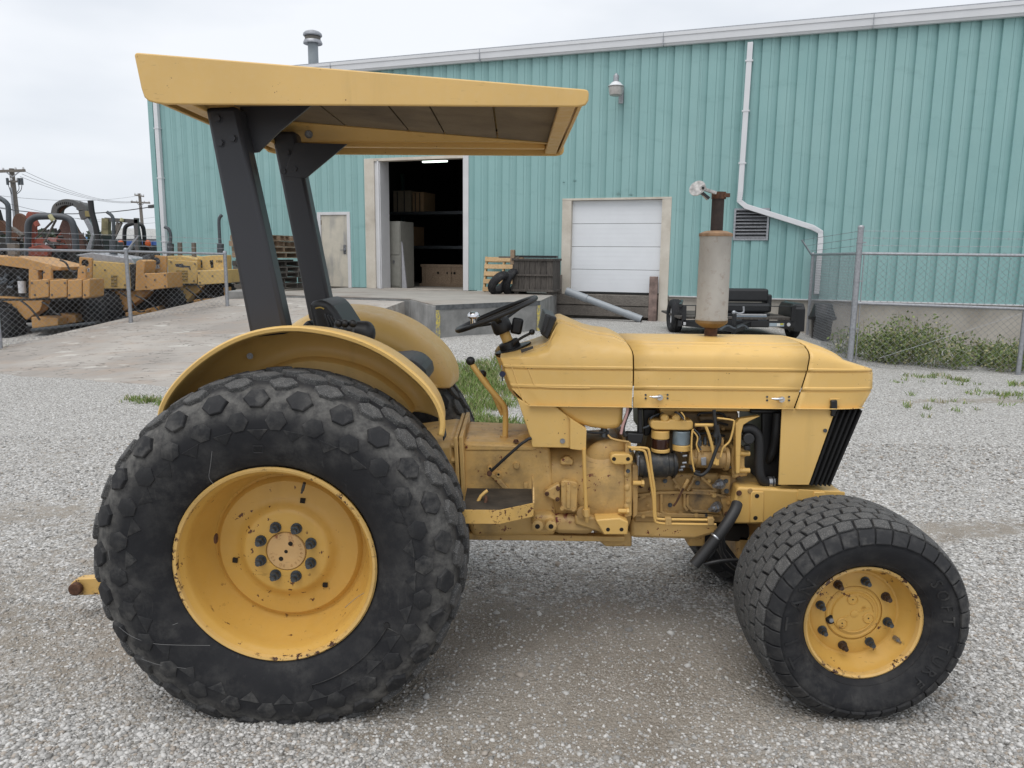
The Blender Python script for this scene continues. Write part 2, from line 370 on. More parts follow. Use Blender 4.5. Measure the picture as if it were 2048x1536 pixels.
# ================================================================== warehouse
def siding_mat():
    t = NT('teal_siding'); n = t.noise(0.9, 5); s = t.noise(1.6, 5, 0.6, stretch=(1, 1, 0.25)); q = t.noise(2.6, 6, 0.7, stretch=(1, 1, 2.2))
    c = t.mix(t.ramp(n, 0.3, 0.7), (0.215, 0.385, 0.380), (0.248, 0.425, 0.418))
    oi = t.n('ShaderNodeObjectInfo').outputs['Random']; c = t.mix(t.math('MULTIPLY', oi, 0.22), c, (0.30, 0.46, 0.45))
    c = t.mix(t.math('MULTIPLY', t.ramp(s, 0.5, 0.75), 0.18), c, (0.33, 0.47, 0.455))
    w = t.n('ShaderNodeTexWave', Scale=0.55, Distortion=9.0, Detail=3.0); w.wave_type = 'RINGS'; w.inputs['Detail Scale'].default_value = 0.7
    t.l(t.c.outputs['Object'], w.inputs['Vector'])
    c = t.mix(t.math('MULTIPLY', t.math('MULTIPLY', t.ramp(w.outputs['Fac'], 0.80, 0.97), t.ramp(q, 0.50, 0.66)), 0.2), c, (0.11, 0.215, 0.21))
    t.col(c); t.set(Roughness=0.48); t.bump(t.noise(1.1, 3), 0.12, 0.05); return t.m
M['siding'] = siding_mat()
M['trim'] = flat('white_trim', (0.60, 0.60, 0.61), 0.45, 0, 0.06, 3)
M['gutter'] = flat('gutter_white', (0.64, 0.65, 0.67), 0.4, 0, 0.04, 2)
M['tantrim'] = concrete('weathered_tan_trim', (0.50, 0.455, 0.385), (0.62, 0.58, 0.51), 2.5, (0.30, 0.26, 0.21), 0.5, 0.1)
M['found'] = concrete('foundation_concrete', (0.30, 0.275, 0.235), (0.43, 0.40, 0.355), 1.2, (0.17, 0.15, 0.125), 0.6)
M['dock'] = concrete('dock_concrete', (0.17, 0.17, 0.165), (0.31, 0.305, 0.295), 2.6, (0.09, 0.088, 0.08), 0.6, 0.4)
M['slab'] = concrete('slab_concrete', (0.30, 0.275, 0.245), (0.44, 0.41, 0.365), 1.1, (0.25, 0.175, 0.13), 0.55, 0.3)
M['doorwhite'] = flat('door_white', (0.70, 0.72, 0.745), 0.4, 0, 0.03, 2)
M['doorwood'] = concrete('peeling_door_paint', (0.42, 0.40, 0.34), (0.60, 0.55, 0.46), 1.6, (0.25, 0.25, 0.25), 0.75, 0.1, (5, 5, 1.2))
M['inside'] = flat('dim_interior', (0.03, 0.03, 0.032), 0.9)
M['galv'] = flat('galvanised_steel', (0.34, 0.35, 0.37), 0.42, 0.6, 0.2, 30)
M['oldwood'] = wood('weathered_timber', (0.085, 0.075, 0.065), (0.24, 0.215, 0.19))
M['darkwood'] = wood('blackened_boards', (0.035, 0.030, 0.027), (0.13, 0.115, 0.10), stretch=(30, 30, 2.5))
M['newwood'] = wood('fresh_pine', (0.42, 0.27, 0.13), (0.62, 0.44, 0.25))
M['palwood'] = wood('brown_pallet_wood', (0.20, 0.135, 0.085), (0.40, 0.30, 0.21))
ware = thing('warehouse', wall_p(-8, 0, 0), 'long teal ribbed metal warehouse with white gutter behind the tractor', 'warehouse')
Z0, Z1 = 0.895, 6.10
OPEN = [(-12.80, -11.84, 0, 2.76), (-11.40, -8.62, 0, 4.02), (-6.33, -3.90, 0, 2.95), (-2.60, -1.90, 2.08, 2.73)]
PER = 0.347
def spans(s):
    iv = [(Z0, Z1)]
    for a, b, c, d in OPEN:
        if a < s < b:
            o = []
            for p, q in iv:
                if d <= p or c >= q: o.append((p, q)); continue
                if c > p: o.append((p, c))
                if d < q: o.append((d, q))
            iv = o
    return iv
prof = [(0, 0), (0.052, 0), (0.055, -0.008), (0.060, -0.008), (0.063, 0), (0.118, 0), (0.122, -0.006), (0.226, -0.053), (0.238, 0), (0.347, 0)]
def pr(s):       # panel relief at a distance along the wall
    f = (s+0.215-0.178) % PER
    for (a, u), (b, v) in zip(prof, prof[1:]):
        if a <= f <= b+1e-9: return u+(v-u)*(f-a)/(b-a)
    return 0
k = -18.0
while k < 8.0:
    s1 = min(k+3*PER, 8.0); cuts = {round(k, 4), round(s1, 4)}
    base = math.floor((k+0.215-0.178)/PER)
    for j in range(base-1, base+6):
        for a, _ in prof: cuts.add(round(j*PER-0.215+0.178+a, 4))
    for a, b, c, d in OPEN: cuts |= {round(a, 4), round(b, 4)}
    cuts = sorted(c for c in cuts if k-1e-6 <= c <= s1+1e-6); bm = NB()
    bow = random.uniform(-0.004, 0.004)
    for a, b in zip(cuts, cuts[1:]):
        if b-a < 1e-4: continue
        for z0, z1 in spans((a+b)/2):
            zz = [z0+(z1-z0)*i/3 for i in range(4)]
            for p, q in zip(zz, zz[1:]):
                v = [bm.verts.new(wall_p(s, pr(s+(1e-5 if s == a else -1e-5))+bow, z)) for s, z in ((a, p), (b, p), (b, q), (a, q))]
                bm.faces.new(v)
    bmesh.ops.remove_doubles(bm, verts=bm.verts, dist=0.0005)
    if bm.faces: mk('wall_panel', bm, M['siding'], ware, 0)
    else: bm.free()
    k = s1
def wbox(s0, s1, o0, o1, z0, z1, bm=None):
    bm = bm or NB()
    A = [wall_p(s, o, z0) for s, o in ((s0, o0), (s1, o0), (s1, o1), (s0, o1))]; B = [Vector((p.x, p.y, z1)) for p in A]
    return hexa(bm, A, B)
# foundation with its openings left to the dock door
mk('foundation', wbox(-18, -6.35, -0.30, -0.055, -0.3, 0.893), M['found'], ware, bevel=0.006)
bm = wbox(-3.88, 8, -0.30, -0.055, -0.3, 0.893); mk('foundation', bm, M['found'], ware, bevel=0.006)
for a, b in ((-18, -12.82), (-8.4, -6.35), (-3.88, 8)): mk('base_flashing', wbox(a, b, -0.05, 0.018, 0.872, 0.894), M['trim'], ware)
# gutter, roof, gable return, interior
bm = NB(); pg = [(0.012, 6.03), (0.10, 6.03), (0.12, 6.07), (0.135, 6.075), (0.14, 6.20), (0.155, 6.205), (0.155, 6.27), (0.012, 6.27)]
hexa(bm, [wall_p(-18.1, o, z) for o, z in pg], [wall_p(8, o, z) for o, z in pg]); mk('gutter', bm, M['gutter'], ware, 25)
for s in (-16.0, -12.2, -8.3, -4.2, -0.25, 3.9): mk('gutter_joint', wbox(s, s+0.012, 0.012, 0.160, 6.026, 6.274), M['galv'], ware)
bm = NB(); hexa(bm, [wall_p(-18.05, 0.01, 6.275), wall_p(8, 0.01, 6.275), wall_p(8, -9, 7.2), wall_p(-18.05, -9, 7.2)], [wall_p(-18.05, 0.01, 6.33), wall_p(8, 0.01, 6.33), wall_p(8, -9, 7.26), wall_p(-18.05, -9, 7.26)])
mk('roof', bm, M['galv'], ware)
bm = NB(); hexa(bm, [wall_p(-18.02, -0.05, -0.3), wall_p(-18.02, -18, -0.3), wall_p(-18.02, -18, 6.25), wall_p(-18.02, -9, 7.19), wall_p(-18.02, -0.05, 6.25)],
                [wall_p(-17.9, -0.05, -0.3), wall_p(-17.9, -18, -0.3), wall_p(-17.9, -18, 6.25), wall_p(-17.9, -9, 7.19), wall_p(-17.9, -0.05, 6.25)])
mk('end_wall', bm, M['siding'], ware)
mk('corner_trim', wbox(-18.06, -17.90, -0.06, 0.02, 0.7, 6.03), M['siding'], ware)
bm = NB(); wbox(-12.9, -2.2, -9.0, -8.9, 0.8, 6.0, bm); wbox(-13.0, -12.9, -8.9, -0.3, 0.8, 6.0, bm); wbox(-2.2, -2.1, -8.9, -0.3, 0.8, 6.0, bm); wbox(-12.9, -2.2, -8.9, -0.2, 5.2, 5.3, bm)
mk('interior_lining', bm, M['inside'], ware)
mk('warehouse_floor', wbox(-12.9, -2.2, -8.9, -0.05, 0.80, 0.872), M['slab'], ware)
# downspouts
def spout(pts, w, h, name):
    bm = NB(); pts = smooth_path(pts, 1); rows = []
    for i, p in enumerate(pts):
        d0 = (pts[i]-pts[i-1]).normalized() if i else (pts[1]-pts[0]).normalized()
        d1 = (pts[i+1]-pts[i]).normalized() if i < len(pts)-1 else d0
        d = (d0+d1).normalized(); n = WN; t = d.cross(n).normalized()
        rows.append([p+t*(sx*w/2)+n*(sy*h/2) for sx, sy in ((-1,-1),(1,-1),(1,1),(-1,1))])
    V = loft(bm, rows, True); bm.faces.new(V[0]); bm.faces.new(V[-1]); return bm
def wp_(u, v, off): s, z = wall_sz(u, v, off); return wall_p(s, off, z)
A = wp_(1501, 85, .07); B = wp_(1481, 385, .07); B2 = wp_(1479, 402, .07); C = wp_(1492, 413, .07); D = wp_(1625, 455, .07); D2 = wp_(1641, 464, .07); E_ = wp_(1641, 482, .07); G = wp_(1633, 588, .07)
mk('downspout', spout([A, B, B2, C, D, D2, E_, G], 0.105, 0.10, 'd'), M['gutter'], ware, 50, bevel=0.008, label='white downspout with a long slanting offset')
for q in (0.12, 0.45, 0.8):
    p = A.lerp(B, q); bm = NB(); bar(bm, p-WD*0.075, p+WD*0.075, 0.03, 0.115, WN); mk('spout_strap', bm, M['gutter'], ware)
for p, d in ((B2, 0.0), (D2, 0.0)):
    bm = NB()
    for i in range(5):
        t = i/4; q = (B.lerp(B2, t) if p is B2 else D.lerp(D2, t)); bar(bm, q-WD*0.058+WN*0.02, q+WD*0.058+WN*0.02, 0.008, 0.07, WN)
    mk('elbow_ridges', bm, M['gutter'], ware)
s, z = wall_sz(330, 480, 0.05)
mk('downspout', spout([wall_p(s, 0.06, 6.03), wall_p(s, 0.06, 3.0), wall_p(s, 0.06, 0.9)], 0.13, 0.10, 'd'), M['gutter'], ware, 50, bevel=0.008)
for z in (2.0, 3.7, 5.0): mk('spout_strap', wbox(s-0.085, s+0.085, 0.0, 0.118, z, z+0.03), M['gutter'], ware)
# personnel door
mk('door_frame', wbox(-12.80, -12.70, -0.06, 0.015, 0.885, 2.76, wbox(-11.93, -11.84, -0.06, 0.015, 0.885, 2.76, wbox(-12.70, -11.93, -0.06, 0.013, 2.69, 2.76))), M['trim'], ware)
dr = mk('personnel_door', wbox(-12.695, -11.935, -0.05, -0.012, 0.90, 2.685), M['doorwood'], ware, bevel=0.004)
bm = NB(); p = wall_p(-12.02, -0.012, 1.82); nut(bm, p, WN, 0.025, 0.05); bar(bm, p+WN*0.045, p+WN*0.045-WD*0.10, 0.02, 0.02); wbox(-12.06, -11.98, -0.012, -0.004, 1.72, 1.95, bm); mk('handle', bm, M['steel'], dr)
for z in (1.1, 1.75, 2.45): mk('hinge', wbox(-12.712, -12.69, -0.012, 0.0, z, z+0.11), M['rust'], dr)
# big open doorway
bm = wbox(-11.40, -11.13, -0.10, 0.02, 0.885, 4.02); mk('door_jamb', bm, M['tantrim'], ware, bevel=0.004)
mk('door_jamb', wbox(-11.13, -10.98, -0.45, -0.02, 0.885, 4.00), M['trim'], ware)
mk('door_track', wbox(-11.045, -11.005, -0.019, 0.012, 0.885, 3.99), M['trim'], ware)
mk('door_jamb', wbox(-8.76, -8.62, -0.25, 0.022, 0.885, 4.02), M['trim'], ware, bevel=0.006)
mk('door_head', wbox(-11.129, -8.761, -0.20, 0.012, 3.955, 4.02), M['tantrim'], ware)
# dock door of four sections between tan trims
mk('door_jamb', wbox(-6.33, -6.12, -0.14, 0.016, 0.40, 2.945), M['tantrim'], ware, bevel=0.004)
mk('door_jamb', wbox(-4.10, -3.90, -0.14, 0.016, 0.30, 2.945), M['tantrim'], ware, bevel=0.004)
mk('door_head', wbox(-6.33, -3.90, -0.14, 0.02, 2.946, 2.99), M['tantrim'], ware)
zs = [0.93, 1.43, 1.935, 2.44, 2.945]
for a, b in zip(zs, zs[1:]):
    bm = wbox(-6.12, -4.10, -0.13, -0.095, a+0.004, b-0.004)
    o = mk('door_section', bm, M['doorwhite'], ware, bevel=0.004); b2 = NB()
    n_ = 5
    for i in range(1, n_): z = a+(b-a)*i/n_; wbox(-6.115, -4.105, -0.0949, -0.0935, z-0.010, z+0.010, b2)
    mk('pressed_rib', b2, M['doorwhite'], o)
mk('bottom_seal', wbox(-6.12, -4.10, -0.13, -0.09, 0.895, 0.93), M['black'], ware)
mk('foundation', wbox(-6.35, -3.88, -0.5, -0.14, -0.3, 0.89), M['found'], ware)
for i, z in enumerate((0.40, 0.645)): mk('bumper_timber', wbox(-6.40, -4.28, -0.135, 0.10+0.012*i, z, z+0.232), M['oldwood'], ware, bevel=0.008)
bm = wbox(-4.29, -4.12, 0.018, 0.13, 0.16, 1.30); mk('door_guard', bm, flat('rusty_painted_steel', (0.21, 0.15, 0.13), 0.8, 0, 0.5, 6, 0.3), ware, bevel=0.006)
mk('door_guard', wbox(-6.43, -6.30, 0.018, 0.12, 0.88, 1.30), M['oldwood'], ware, bevel=0.006)
# louvre
lv = mk('wall_louvre', wbox(-2.60, -2.56, -0.05, 0.02, 2.08, 2.73, wbox(-1.94, -1.90, -0.05, 0.02, 2.08, 2.73, wbox(-2.56, -1.94, -0.05, 0.018, 2.69, 2.73, wbox(-2.56, -1.94, -0.05, 0.018, 2.08, 2.12)))), M['galv'], ware)
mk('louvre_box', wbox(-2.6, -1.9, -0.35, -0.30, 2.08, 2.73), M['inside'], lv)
for i in range(8):
    z = 2.13+0.07*i; bm = NB(); hexa(bm, [wall_p(-2.56, 0.012, z), wall_p(-1.94, 0.012, z), wall_p(-1.94, -0.045, z+0.045), wall_p(-2.56, -0.045, z+0.045)], [wall_p(-2.56, 0.012, z+0.008), wall_p(-1.94, 0.012, z+0.008), wall_p(-1.94, -0.045, z+0.053), wall_p(-2.56, -0.045, z+0.053)])
    mk('slat', bm, M['galv'], lv, 0)
# dents in the sheet above the dock door
for u, v, r in ((1150, 362, .05), (1237, 388, .06), (1262, 390, .05), (1128, 365, .03)):
    s, z = wall_sz(u, v, 0); bm = NB(); p = wall_p(s, 0.0, z)
    q = [p+WD*r+WN*0.004, p+Vector((0, 0, r*.7))+WN*0.035, p-WD*r+WN*0.004, p-Vector((0, 0, r*.5))+WN*0.004]
    c = bm.verts.new(p+WN*0.02); vv = [bm.verts.new(x) for x in q]
    for i in range(4): bm.faces.new((vv[i], vv[(i+1)%4], c))
    mk('bent_sheet_edge', bm, M['siding'], ware, 0)
# yard lamp on the wall
p = wp_(1232, 165, 0.38)
lamp = thing('wall_lamp', p, 'barn style wall lamp with grey ribbed globe high on the teal siding', 'lamp')
mk('lamp_head', lathe(NB(), [(0, .34), (.022, .33), (.03, .30), (.05, .30), (.058, .28), (.06, .17), (.075, .165), (.085, .15), (0, .15)], p-Vector((0, 0, .15)), (0, 0, 1), 20), M['galv'], lamp)
mk('reflector', lathe(NB(), [(.06, .165), (.09, .15), (.15, .085), (.17, .075), (.168, .068), (.14, .075), (.0, .12)], p-Vector((0, 0, .15)), (0, 0, 1), 24), M['gutter'], lamp)
mk('globe', lathe(NB(), [(.145, .07), (.15, .04), (.14, -.05), (.128, -.10), (.10, -.115), (0, -.118)], p-Vector((0, 0, .15)), (0, 0, 1), 24), flat('cloudy_lens', (0.42, 0.40, 0.38), 0.3, 0, 0.15, 20), lamp)
bm = NB(); q = wp_(1243, 178, 0.02); tube(bm, [p+Vector((0, 0, -.10)), p+Vector((0.05, -.0, -.16)), q+WN*0.2+Vector((0, 0, -.05)), q], 0.022, 8, 4); mk('arm', bm, M['galv'], lamp)
mk('wall_bracket', prism(NB(), [q+WD*a+Vector((0, 0, b)) for a, b in ((-.05, .07), (.05, .07), (.05, -.30), (-.05, -.30))], WN*0.03), M['galv'], lamp, bevel=0.004)
# roof vent stack
s, z = wall_sz(627, 128, -1.6); p = wall_p(s, -1.6, 6.40); zt = wall_sz(627, 80, -1.6)[1]
vs = thing('vent_stack', p, 'grey round vent stack with ringed cap rising behind the roof edge', 'vent pipe')
r = 0.135
mk('pipe', cyl(NB(), p, (p.x, p.y, zt-0.05), r, n=24), flat('zinc_pipe', (0.26, 0.29, 0.31), 0.5, 0.3, 0.15, 4), vs)
mk('cap', lathe(NB(), [(0, .30), (.10, .295), (.20, .26), (.245, .215), (.25, .17), (.235, .165), (.235, .15), (.0, .15)], (p.x, p.y, zt-0.06), (0, 0, 1), 28), M['galv'], vs)
mk('lower_ring', lathe(NB(), [(.135, .02), (.25, .0), (.252, .03), (.225, .09), (.135, .10)], (p.x, p.y, zt-0.10), (0, 0, 1), 28), M['galv'], vs)
mk('screen', lathe(NB(), [(.205, 0), (.205, .13)], (p.x, p.y, zt-0.05), (0, 0, 1), 28), flat('vent_screen', (0.13, 0.12, 0.105), 0.7), vs)
# ------------------------------------------------ things inside the doorway
def ins(s, o, z): return wall_p(s, o, z)
def isx(u, o): return wall_sz(u, 500, o)[0]
cab = thing('storage_cabinet', ins(isx(780, -.9), -1.0, .872), 'tall two door grey metal cabinet just inside the open doorway', 'cabinet')
cs0, cs1 = isx(757, -.62), isx(801, -.62); cm_ = cs0+(cs1-cs0)*.45
mc = flat('cabinet_grey', (0.27, 0.265, 0.235), 0.5, 0.0, 0.08)
mk('carcass', wbox(cs0, cs1, -1.35, -0.62, 0.88, 2.55), mc, cab, bevel=0.01)
mk('door', wbox(cs0+.02, cm_-.01, -0.618, -0.60, 0.93, 1.70), mc, cab, bevel=0.004); mk('door', wbox(cm_, cs1-.02, -0.618, -0.60, 0.93, 1.70), mc, cab, bevel=0.004)
mk('door', wbox(cs0+.02, cm_-.01, -0.618, -0.60, 1.72, 2.50), mc, cab, bevel=0.004); mk('door', wbox(cm_, cs1-.02, -0.618, -0.60, 1.72, 2.50), mc, cab, bevel=0.004)
mk('handle', wbox(cs1-.20, cs1-.16, -0.599, -0.575, 1.50, 1.58), M['steel'], cab)
bm = NB(); c0_ = isx(803, -.66); hexa(bm, [ins(c0_, -.66, .875), ins(c0_+.13, -.66, .875), ins(c0_+.02, -.66, 2.0), ins(c0_, -.66, 2.05)], [ins(c0_, -.70, .875), ins(c0_+.13, -.70, .875), ins(c0_+.02, -.70, 2.0), ins(c0_, -.70, 2.05)])
tag(mk('leaning_board', bm, flat('pale_board', (0.38, 0.38, 0.40), 0.6), None), 'narrow pale grey board leaning against the metal cabinet', 'board')
cr_ = thing('shipping_crate', ins(-8.9, -2.4, .872), 'low plywood shipping crate with hand holes on the warehouse floor', 'crate')
q0 = isx(843, -2.2); q1 = -7.6
mk('panel', wbox(q0, q1, -2.9, -2.2, 0.89, 1.46), M['palwood'], cr_, bevel=0.01)
for a in (q0+.02, q0+.8, q0+1.6): mk('batten', wbox(a, a+0.09, -2.2, -2.175, 0.90, 1.45), M['palwood'], cr_)
mk('skid', wbox(q0-.05, q1, -2.2, -2.15, 0.875, 0.95), M['palwood'], cr_); mk('rail', wbox(q0-.02, q1, -2.2, -2.17, 1.40, 1.47), M['palwood'], cr_)
for u in (875, 894, 901, 908, 928): bm = NB(); p = ins(isx(u, -2.17), -2.198, 1.24); cyl(bm, p, p+WN*0.006, 0.035, n=10); mk('hand_hole', bm, M['shade_black'], cr_)
rack = thing('pallet_rack', ins(-10.2, -3.3, .872), 'dark steel pallet rack deep in the warehouse holding boxes', 'shelf')
rk0 = isx(770, -3.0)
for a, o in ((rk0, -3.0), (rk0+2.6, -3.0), (rk0, -4.0), (rk0+2.6, -4.0)): mk('upright', wbox(a, a+0.09, o-0.09, o, 0.875, 4.1), flat('rack_green', (0.03, 0.075, 0.07), 0.6), rack)
for z in (1.898, 2.85): mk('shelf', wbox(rk0, rk0+2.7, -4.1, -2.99, z, z+0.08), M['darksteel'], rack)
mb = flat('cardboard', (0.24, 0.15, 0.08), 0.8, 0, 0.12); mbw = flat('pale_carton', (0.20, 0.165, 0.12), 0.8, 0, 0.12)
for nm, s0, s1, z0, z1, m_, lb in (('carton', isx(788, -3.05), isx(822, -3.05), 2.932, 3.50, mbw, 'wide pale carton with dark bands on the upper rack shelf'), ('carton', isx(826, -3.05), isx(848, -3.05), 2.932, 3.45, mb, 'brown carton at the right end of the upper rack shelf'),
                                   ('carton', isx(797, -3.05), isx(825, -3.05), 1.98, 2.50, mb, 'brown carton on the lower rack shelf above the cabinet side')):
    root = thing(nm, ins((s0+s1)/2, -3.3, z0), lb, 'box', 'cartons on the pallet rack')
    mk('box_body', wbox(s0, s1, -3.8, -3.05, z0, z1), m_, root, bevel=0.008); w = (s1-s0)
    for f in (0.22, 0.62): mk('strap', wbox(s0+w*f, s0+w*f+0.03, -3.05, -3.044, z0, z1), M['black'], root)
    mk('lid_flap', wbox(s0-0.006, s1+0.006, -3.81, -3.04, z1, z1+0.02), m_, root)
lz = wall_sz(870, 324, -2.5)[1]
lt = thing('ceiling_light', ins(-9.6, -3.2, 4.35), 'lit fluorescent tube light under the warehouse ceiling', 'light')
em = NT('lit_tube'); em.col((0.9, 0.95, 0.9)); em.b.inputs['Emission Color'].default_value = (0.85, 1.0, 0.9, 1); em.b.inputs['Emission Strength'].default_value = 2.0
mk('tube', wbox(isx(846, -2.5), isx(893, -2.5), -2.6, -2.5, lz, lz+.035), em.m, lt); mk('housing', wbox(isx(845, -2.5), isx(894, -2.5), -2.62, -2.48, lz+.036, lz+.08), M['trim'], lt)
for a in (isx(850, -2.5), isx(888, -2.5)): bm = NB(); tube(bm, [ins(a, -2.55, lz+.08), ins(a, -2.55, 5.2)], 0.006, 5); mk('hanger_wire', bm, M['galv'], lt)

# ================================================================== loading dock and ramp
def slabpoly(pts, z0, z1, bm=None):
    return hexa(bm or NB(), [Vector((p.x, p.y, z0)) for p in pts], [Vector((p.x, p.y, z1)) for p in pts])
FL = atz(871, 611, .88); FR = atz(1080, 602, .88); BR = wall_p(-6.41, 0.0, 0); BL_ = atz(819, 598, .88)
WLp = wall_p(-13.05, 0.0, 0); RL = BL_+(WLp-BL_)*0.0
def sof(p): return (p-W0).dot(WD), (p-W0).dot(WN)
sB, oB = sof(BL_)
dock = thing('loading_dock', (FL+BR)*0.5*1.0, 'grey concrete loading dock with yellow corner stripes before the open doorway', 'loading dock')
dock.location.z = 0
mk('dock_slab', slabpoly([FL, FR, BR+WN*0.02, wall_p(-12.0, 0.02, 0), wall_p(-12.0, oB, 0), BL_], -0.2, 0.868), M['dock'], dock, bevel=0.015)
mtop = concrete('worn_dock_top', (0.25, 0.235, 0.215), (0.36, 0.335, 0.30), 1.4, (0.20, 0.15, 0.115), 0.6, 0.25)
mk('top_coat', slabpoly([FL-WN*0.01, FR-WN*0.01, BR+WN*0.025, wall_p(-12.0, 0.025, 0), wall_p(-12.0, oB-0.0, 0), BL_+WD*0.004], 0.869, 0.884), mtop, dock)
ed = flat('edge_angle_iron', (0.13, 0.135, 0.14), 0.6, 0.4, 0.3, 14)
d = (FR-FL); bm = NB(); nrm = Vector((d.y, -d.x, 0)).normalized()
hexa(bm, [Vector((p.x, p.y, z)) for p, z in ((FL+nrm*.002, .80), (FR+nrm*.002, .80), (FR+nrm*.008, .80), (FL+nrm*.008, .80))], [Vector((p.x, p.y, z)) for p, z in ((FL+nrm*.002, .886), (FR+nrm*.002, .886), (FR+nrm*.008, .886), (FL+nrm*.008, .886))])
mk('edge_angle', bm, ed, dock)
my = NT('worn_yellow_line'); k_ = my.noise(16, 5, 0.7); my.col(my.mix(my.ramp(k_, 0.42, 0.58), (0.62, 0.50, 0.10), (0.25, 0.24, 0.21))); my.set(Roughness=0.85)
dn = d.normalized()
for P0, sg in ((FL, 1), (FR, -1)):
    q = P0+nrm*0.0095; q2 = q+dn*(0.085*sg)
    bm = NB(); hexa(bm, [Vector((q.x, q.y, .20)), Vector((q2.x, q2.y, .20)), Vector((q2.x, q2.y, .80)), Vector((q.x, q.y, .80))], [Vector((a.x, a.y, z))+nrm*.003 for a, z in ((q, .20), (q2, .20), (q2, .80), (q, .80))])
    mk('corner_stripe', bm, my.m, dock, label='worn yellow corner stripe')
# ramp: one sloping slab from the dock line down to the gravel
RLEN = 5.6
def rampz(off): return .872-(off-oB)*.872/RLEN
sL0, oL0 = -11.65, 4.6; sL1 = -13.35
nR, nS = 46, 30; RV = []; sR0 = sB; sR1 = sB-0.55
for i in range(nR+1):
    o = -0.0+ (oB+RLEN+0.75)*i/nR
    tt = max(0, (o-oB)/RLEN); row = []
    sl = -12.0-1.55*max(0, (o-2.0)/(oB+RLEN-2.0)); sr_ = sR0+(sR1-sR0)*tt
    for j in range(nS+1):
        s = sl+(sr_-sl)*j/nS; z = min(.878, rampz(o)) if o > oB else .878
        w = wall_p(s, o, 0)
        z += 0.022*(float(fbm(np.array([w.x*1.6+30]), np.array([w.y*1.6]), 5, 3)[0])-0.5)*(1 if o > oB+.2 else .1)
        row.append((s, o, z))
    RV.append(row)
bm = NB(); tops = [[bm.verts.new(wall_p(s, o, z)) for s, o, z in r if True] for r in RV if r[0][1] >= oB-0.001]
for a, b in zip(tops, tops[1:]):
    for j in range(nS): bm.faces.new((a[j], a[j+1], b[j+1], b[j]))
lowr = [[bm.verts.new((r[0].co.x, r[0].co.y, -0.3)), bm.verts.new((r[-1].co.x, r[-1].co.y, -0.3))] for r in tops]
for i in range(len(tops)-1):
    bm.faces.new((tops[i][0], tops[i+1][0], lowr[i+1][0], lowr[i][0])); bm.faces.new((tops[i][-1], lowr[i][1], lowr[i+1][1], tops[i+1][-1]))
def ramp_mat():
    t = NT('ramp_concrete'); n = t.noise(0.7, 7, 0.6); q = t.noise(1.5, 6, 0.62, stretch=(1, 2.6, 1)); g = t.noise(60, 4, 0.7); w = t.noise(1.9, 5, 0.55, stretch=(0.8, 2.2, 1))
    c = t.mix(t.ramp(n, 0.35, 0.66), (0.275, 0.252, 0.228), (0.40, 0.37, 0.335)); c = t.mix(t.math('MULTIPLY', t.ramp(q, 0.48, 0.66), 0.42), c, (0.34, 0.26, 0.20))
    c = t.mix(t.math('MULTIPLY', t.ramp(w, 0.61, 0.66), 0.7), c, (0.52, 0.50, 0.46))
    cr2 = t.noise(2.4, 3, 0.5, stretch=(0.6, 2.5, 1)); ab = t.math('ABSOLUTE', t.math('SUBTRACT', cr2, 0.5), 0)
    c = t.mix(t.math('MULTIPLY', t.ramp(ab, 0.012, 0.0), t.ramp(t.noise(1.1, 2), 0.40, 0.5)), c, (0.10, 0.09, 0.08))
    c = t.mix(t.ramp(g, 0.62, 0.75), c, (0.20, 0.185, 0.165)); t.col(c); t.set(Roughness=0.9)
    p = t.bump(t.noise(9, 7, 0.7, stretch=(1, 2.5, 1)), 0.45, 0.03); t.bump(t.noise(60, 5, 0.7), 0.3, 0.006, p); return t.m
ramp = mk('concrete_ramp', bm, ramp_mat(), None, 50, kind='structure')
# ================================================================== things on the dock
def pallet_parts(root, c, ax, ay, az, wd, mat, L_=1.15, W_=1.0, nb=6):
    """boards of one pallet: c centre of its underside, ax/ay/az its own axes"""
    def bx(nm, x0, x1, y0, y1, z0, z1):
        P_ = lambda x, y, z: c+ax*x+ay*y+az*z
        bm = NB(); hexa(bm, [P_(x0, y0, z0), P_(x1, y0, z0), P_(x1, y1, z0), P_(x0, y1, z0)], [P_(x0, y0, z1), P_(x1, y0, z1), P_(x1, y1, z1), P_(x0, y1, z1)]); mk(nm, bm, mat, root, 0)
    for y in (-W_/2+.02, 0, W_/2-.02): bx('stringer', -L_/2, L_/2, y-.02, y+.02, .018, .108)
    for i in range(nb):
        x = -L_/2+.05+(L_-.1)*i/(nb-1)+random.uniform(-.012, .012); bx('deck_board', x-.05, x+.05, -W_/2, W_/2, .109, .127)
    for x in (-L_/2+.06, 0, L_/2-.06): bx('base_board', x-.05, x+.05, -W_/2, W_/2, 0, .017)
UZ = Vector((0, 0, 1))
pc = wall_p(-13.25, 1.55, .885); z = .885
lab = ['grey weathered pallet at the very bottom of the stack by the doors', 'grey pallet second from the bottom of the stack', 'grey pallet third from the bottom of the stack', 'grey pallet fourth from the bottom of the stack',
       'dark wet pallet in the middle of the stack', 'brown pallet just above the dark middle of the stack', 'tan pallet third from the top of the stack', 'reddish brown pallet second from the top of the stack', 'orange brown broken pallet topmost on the stack']
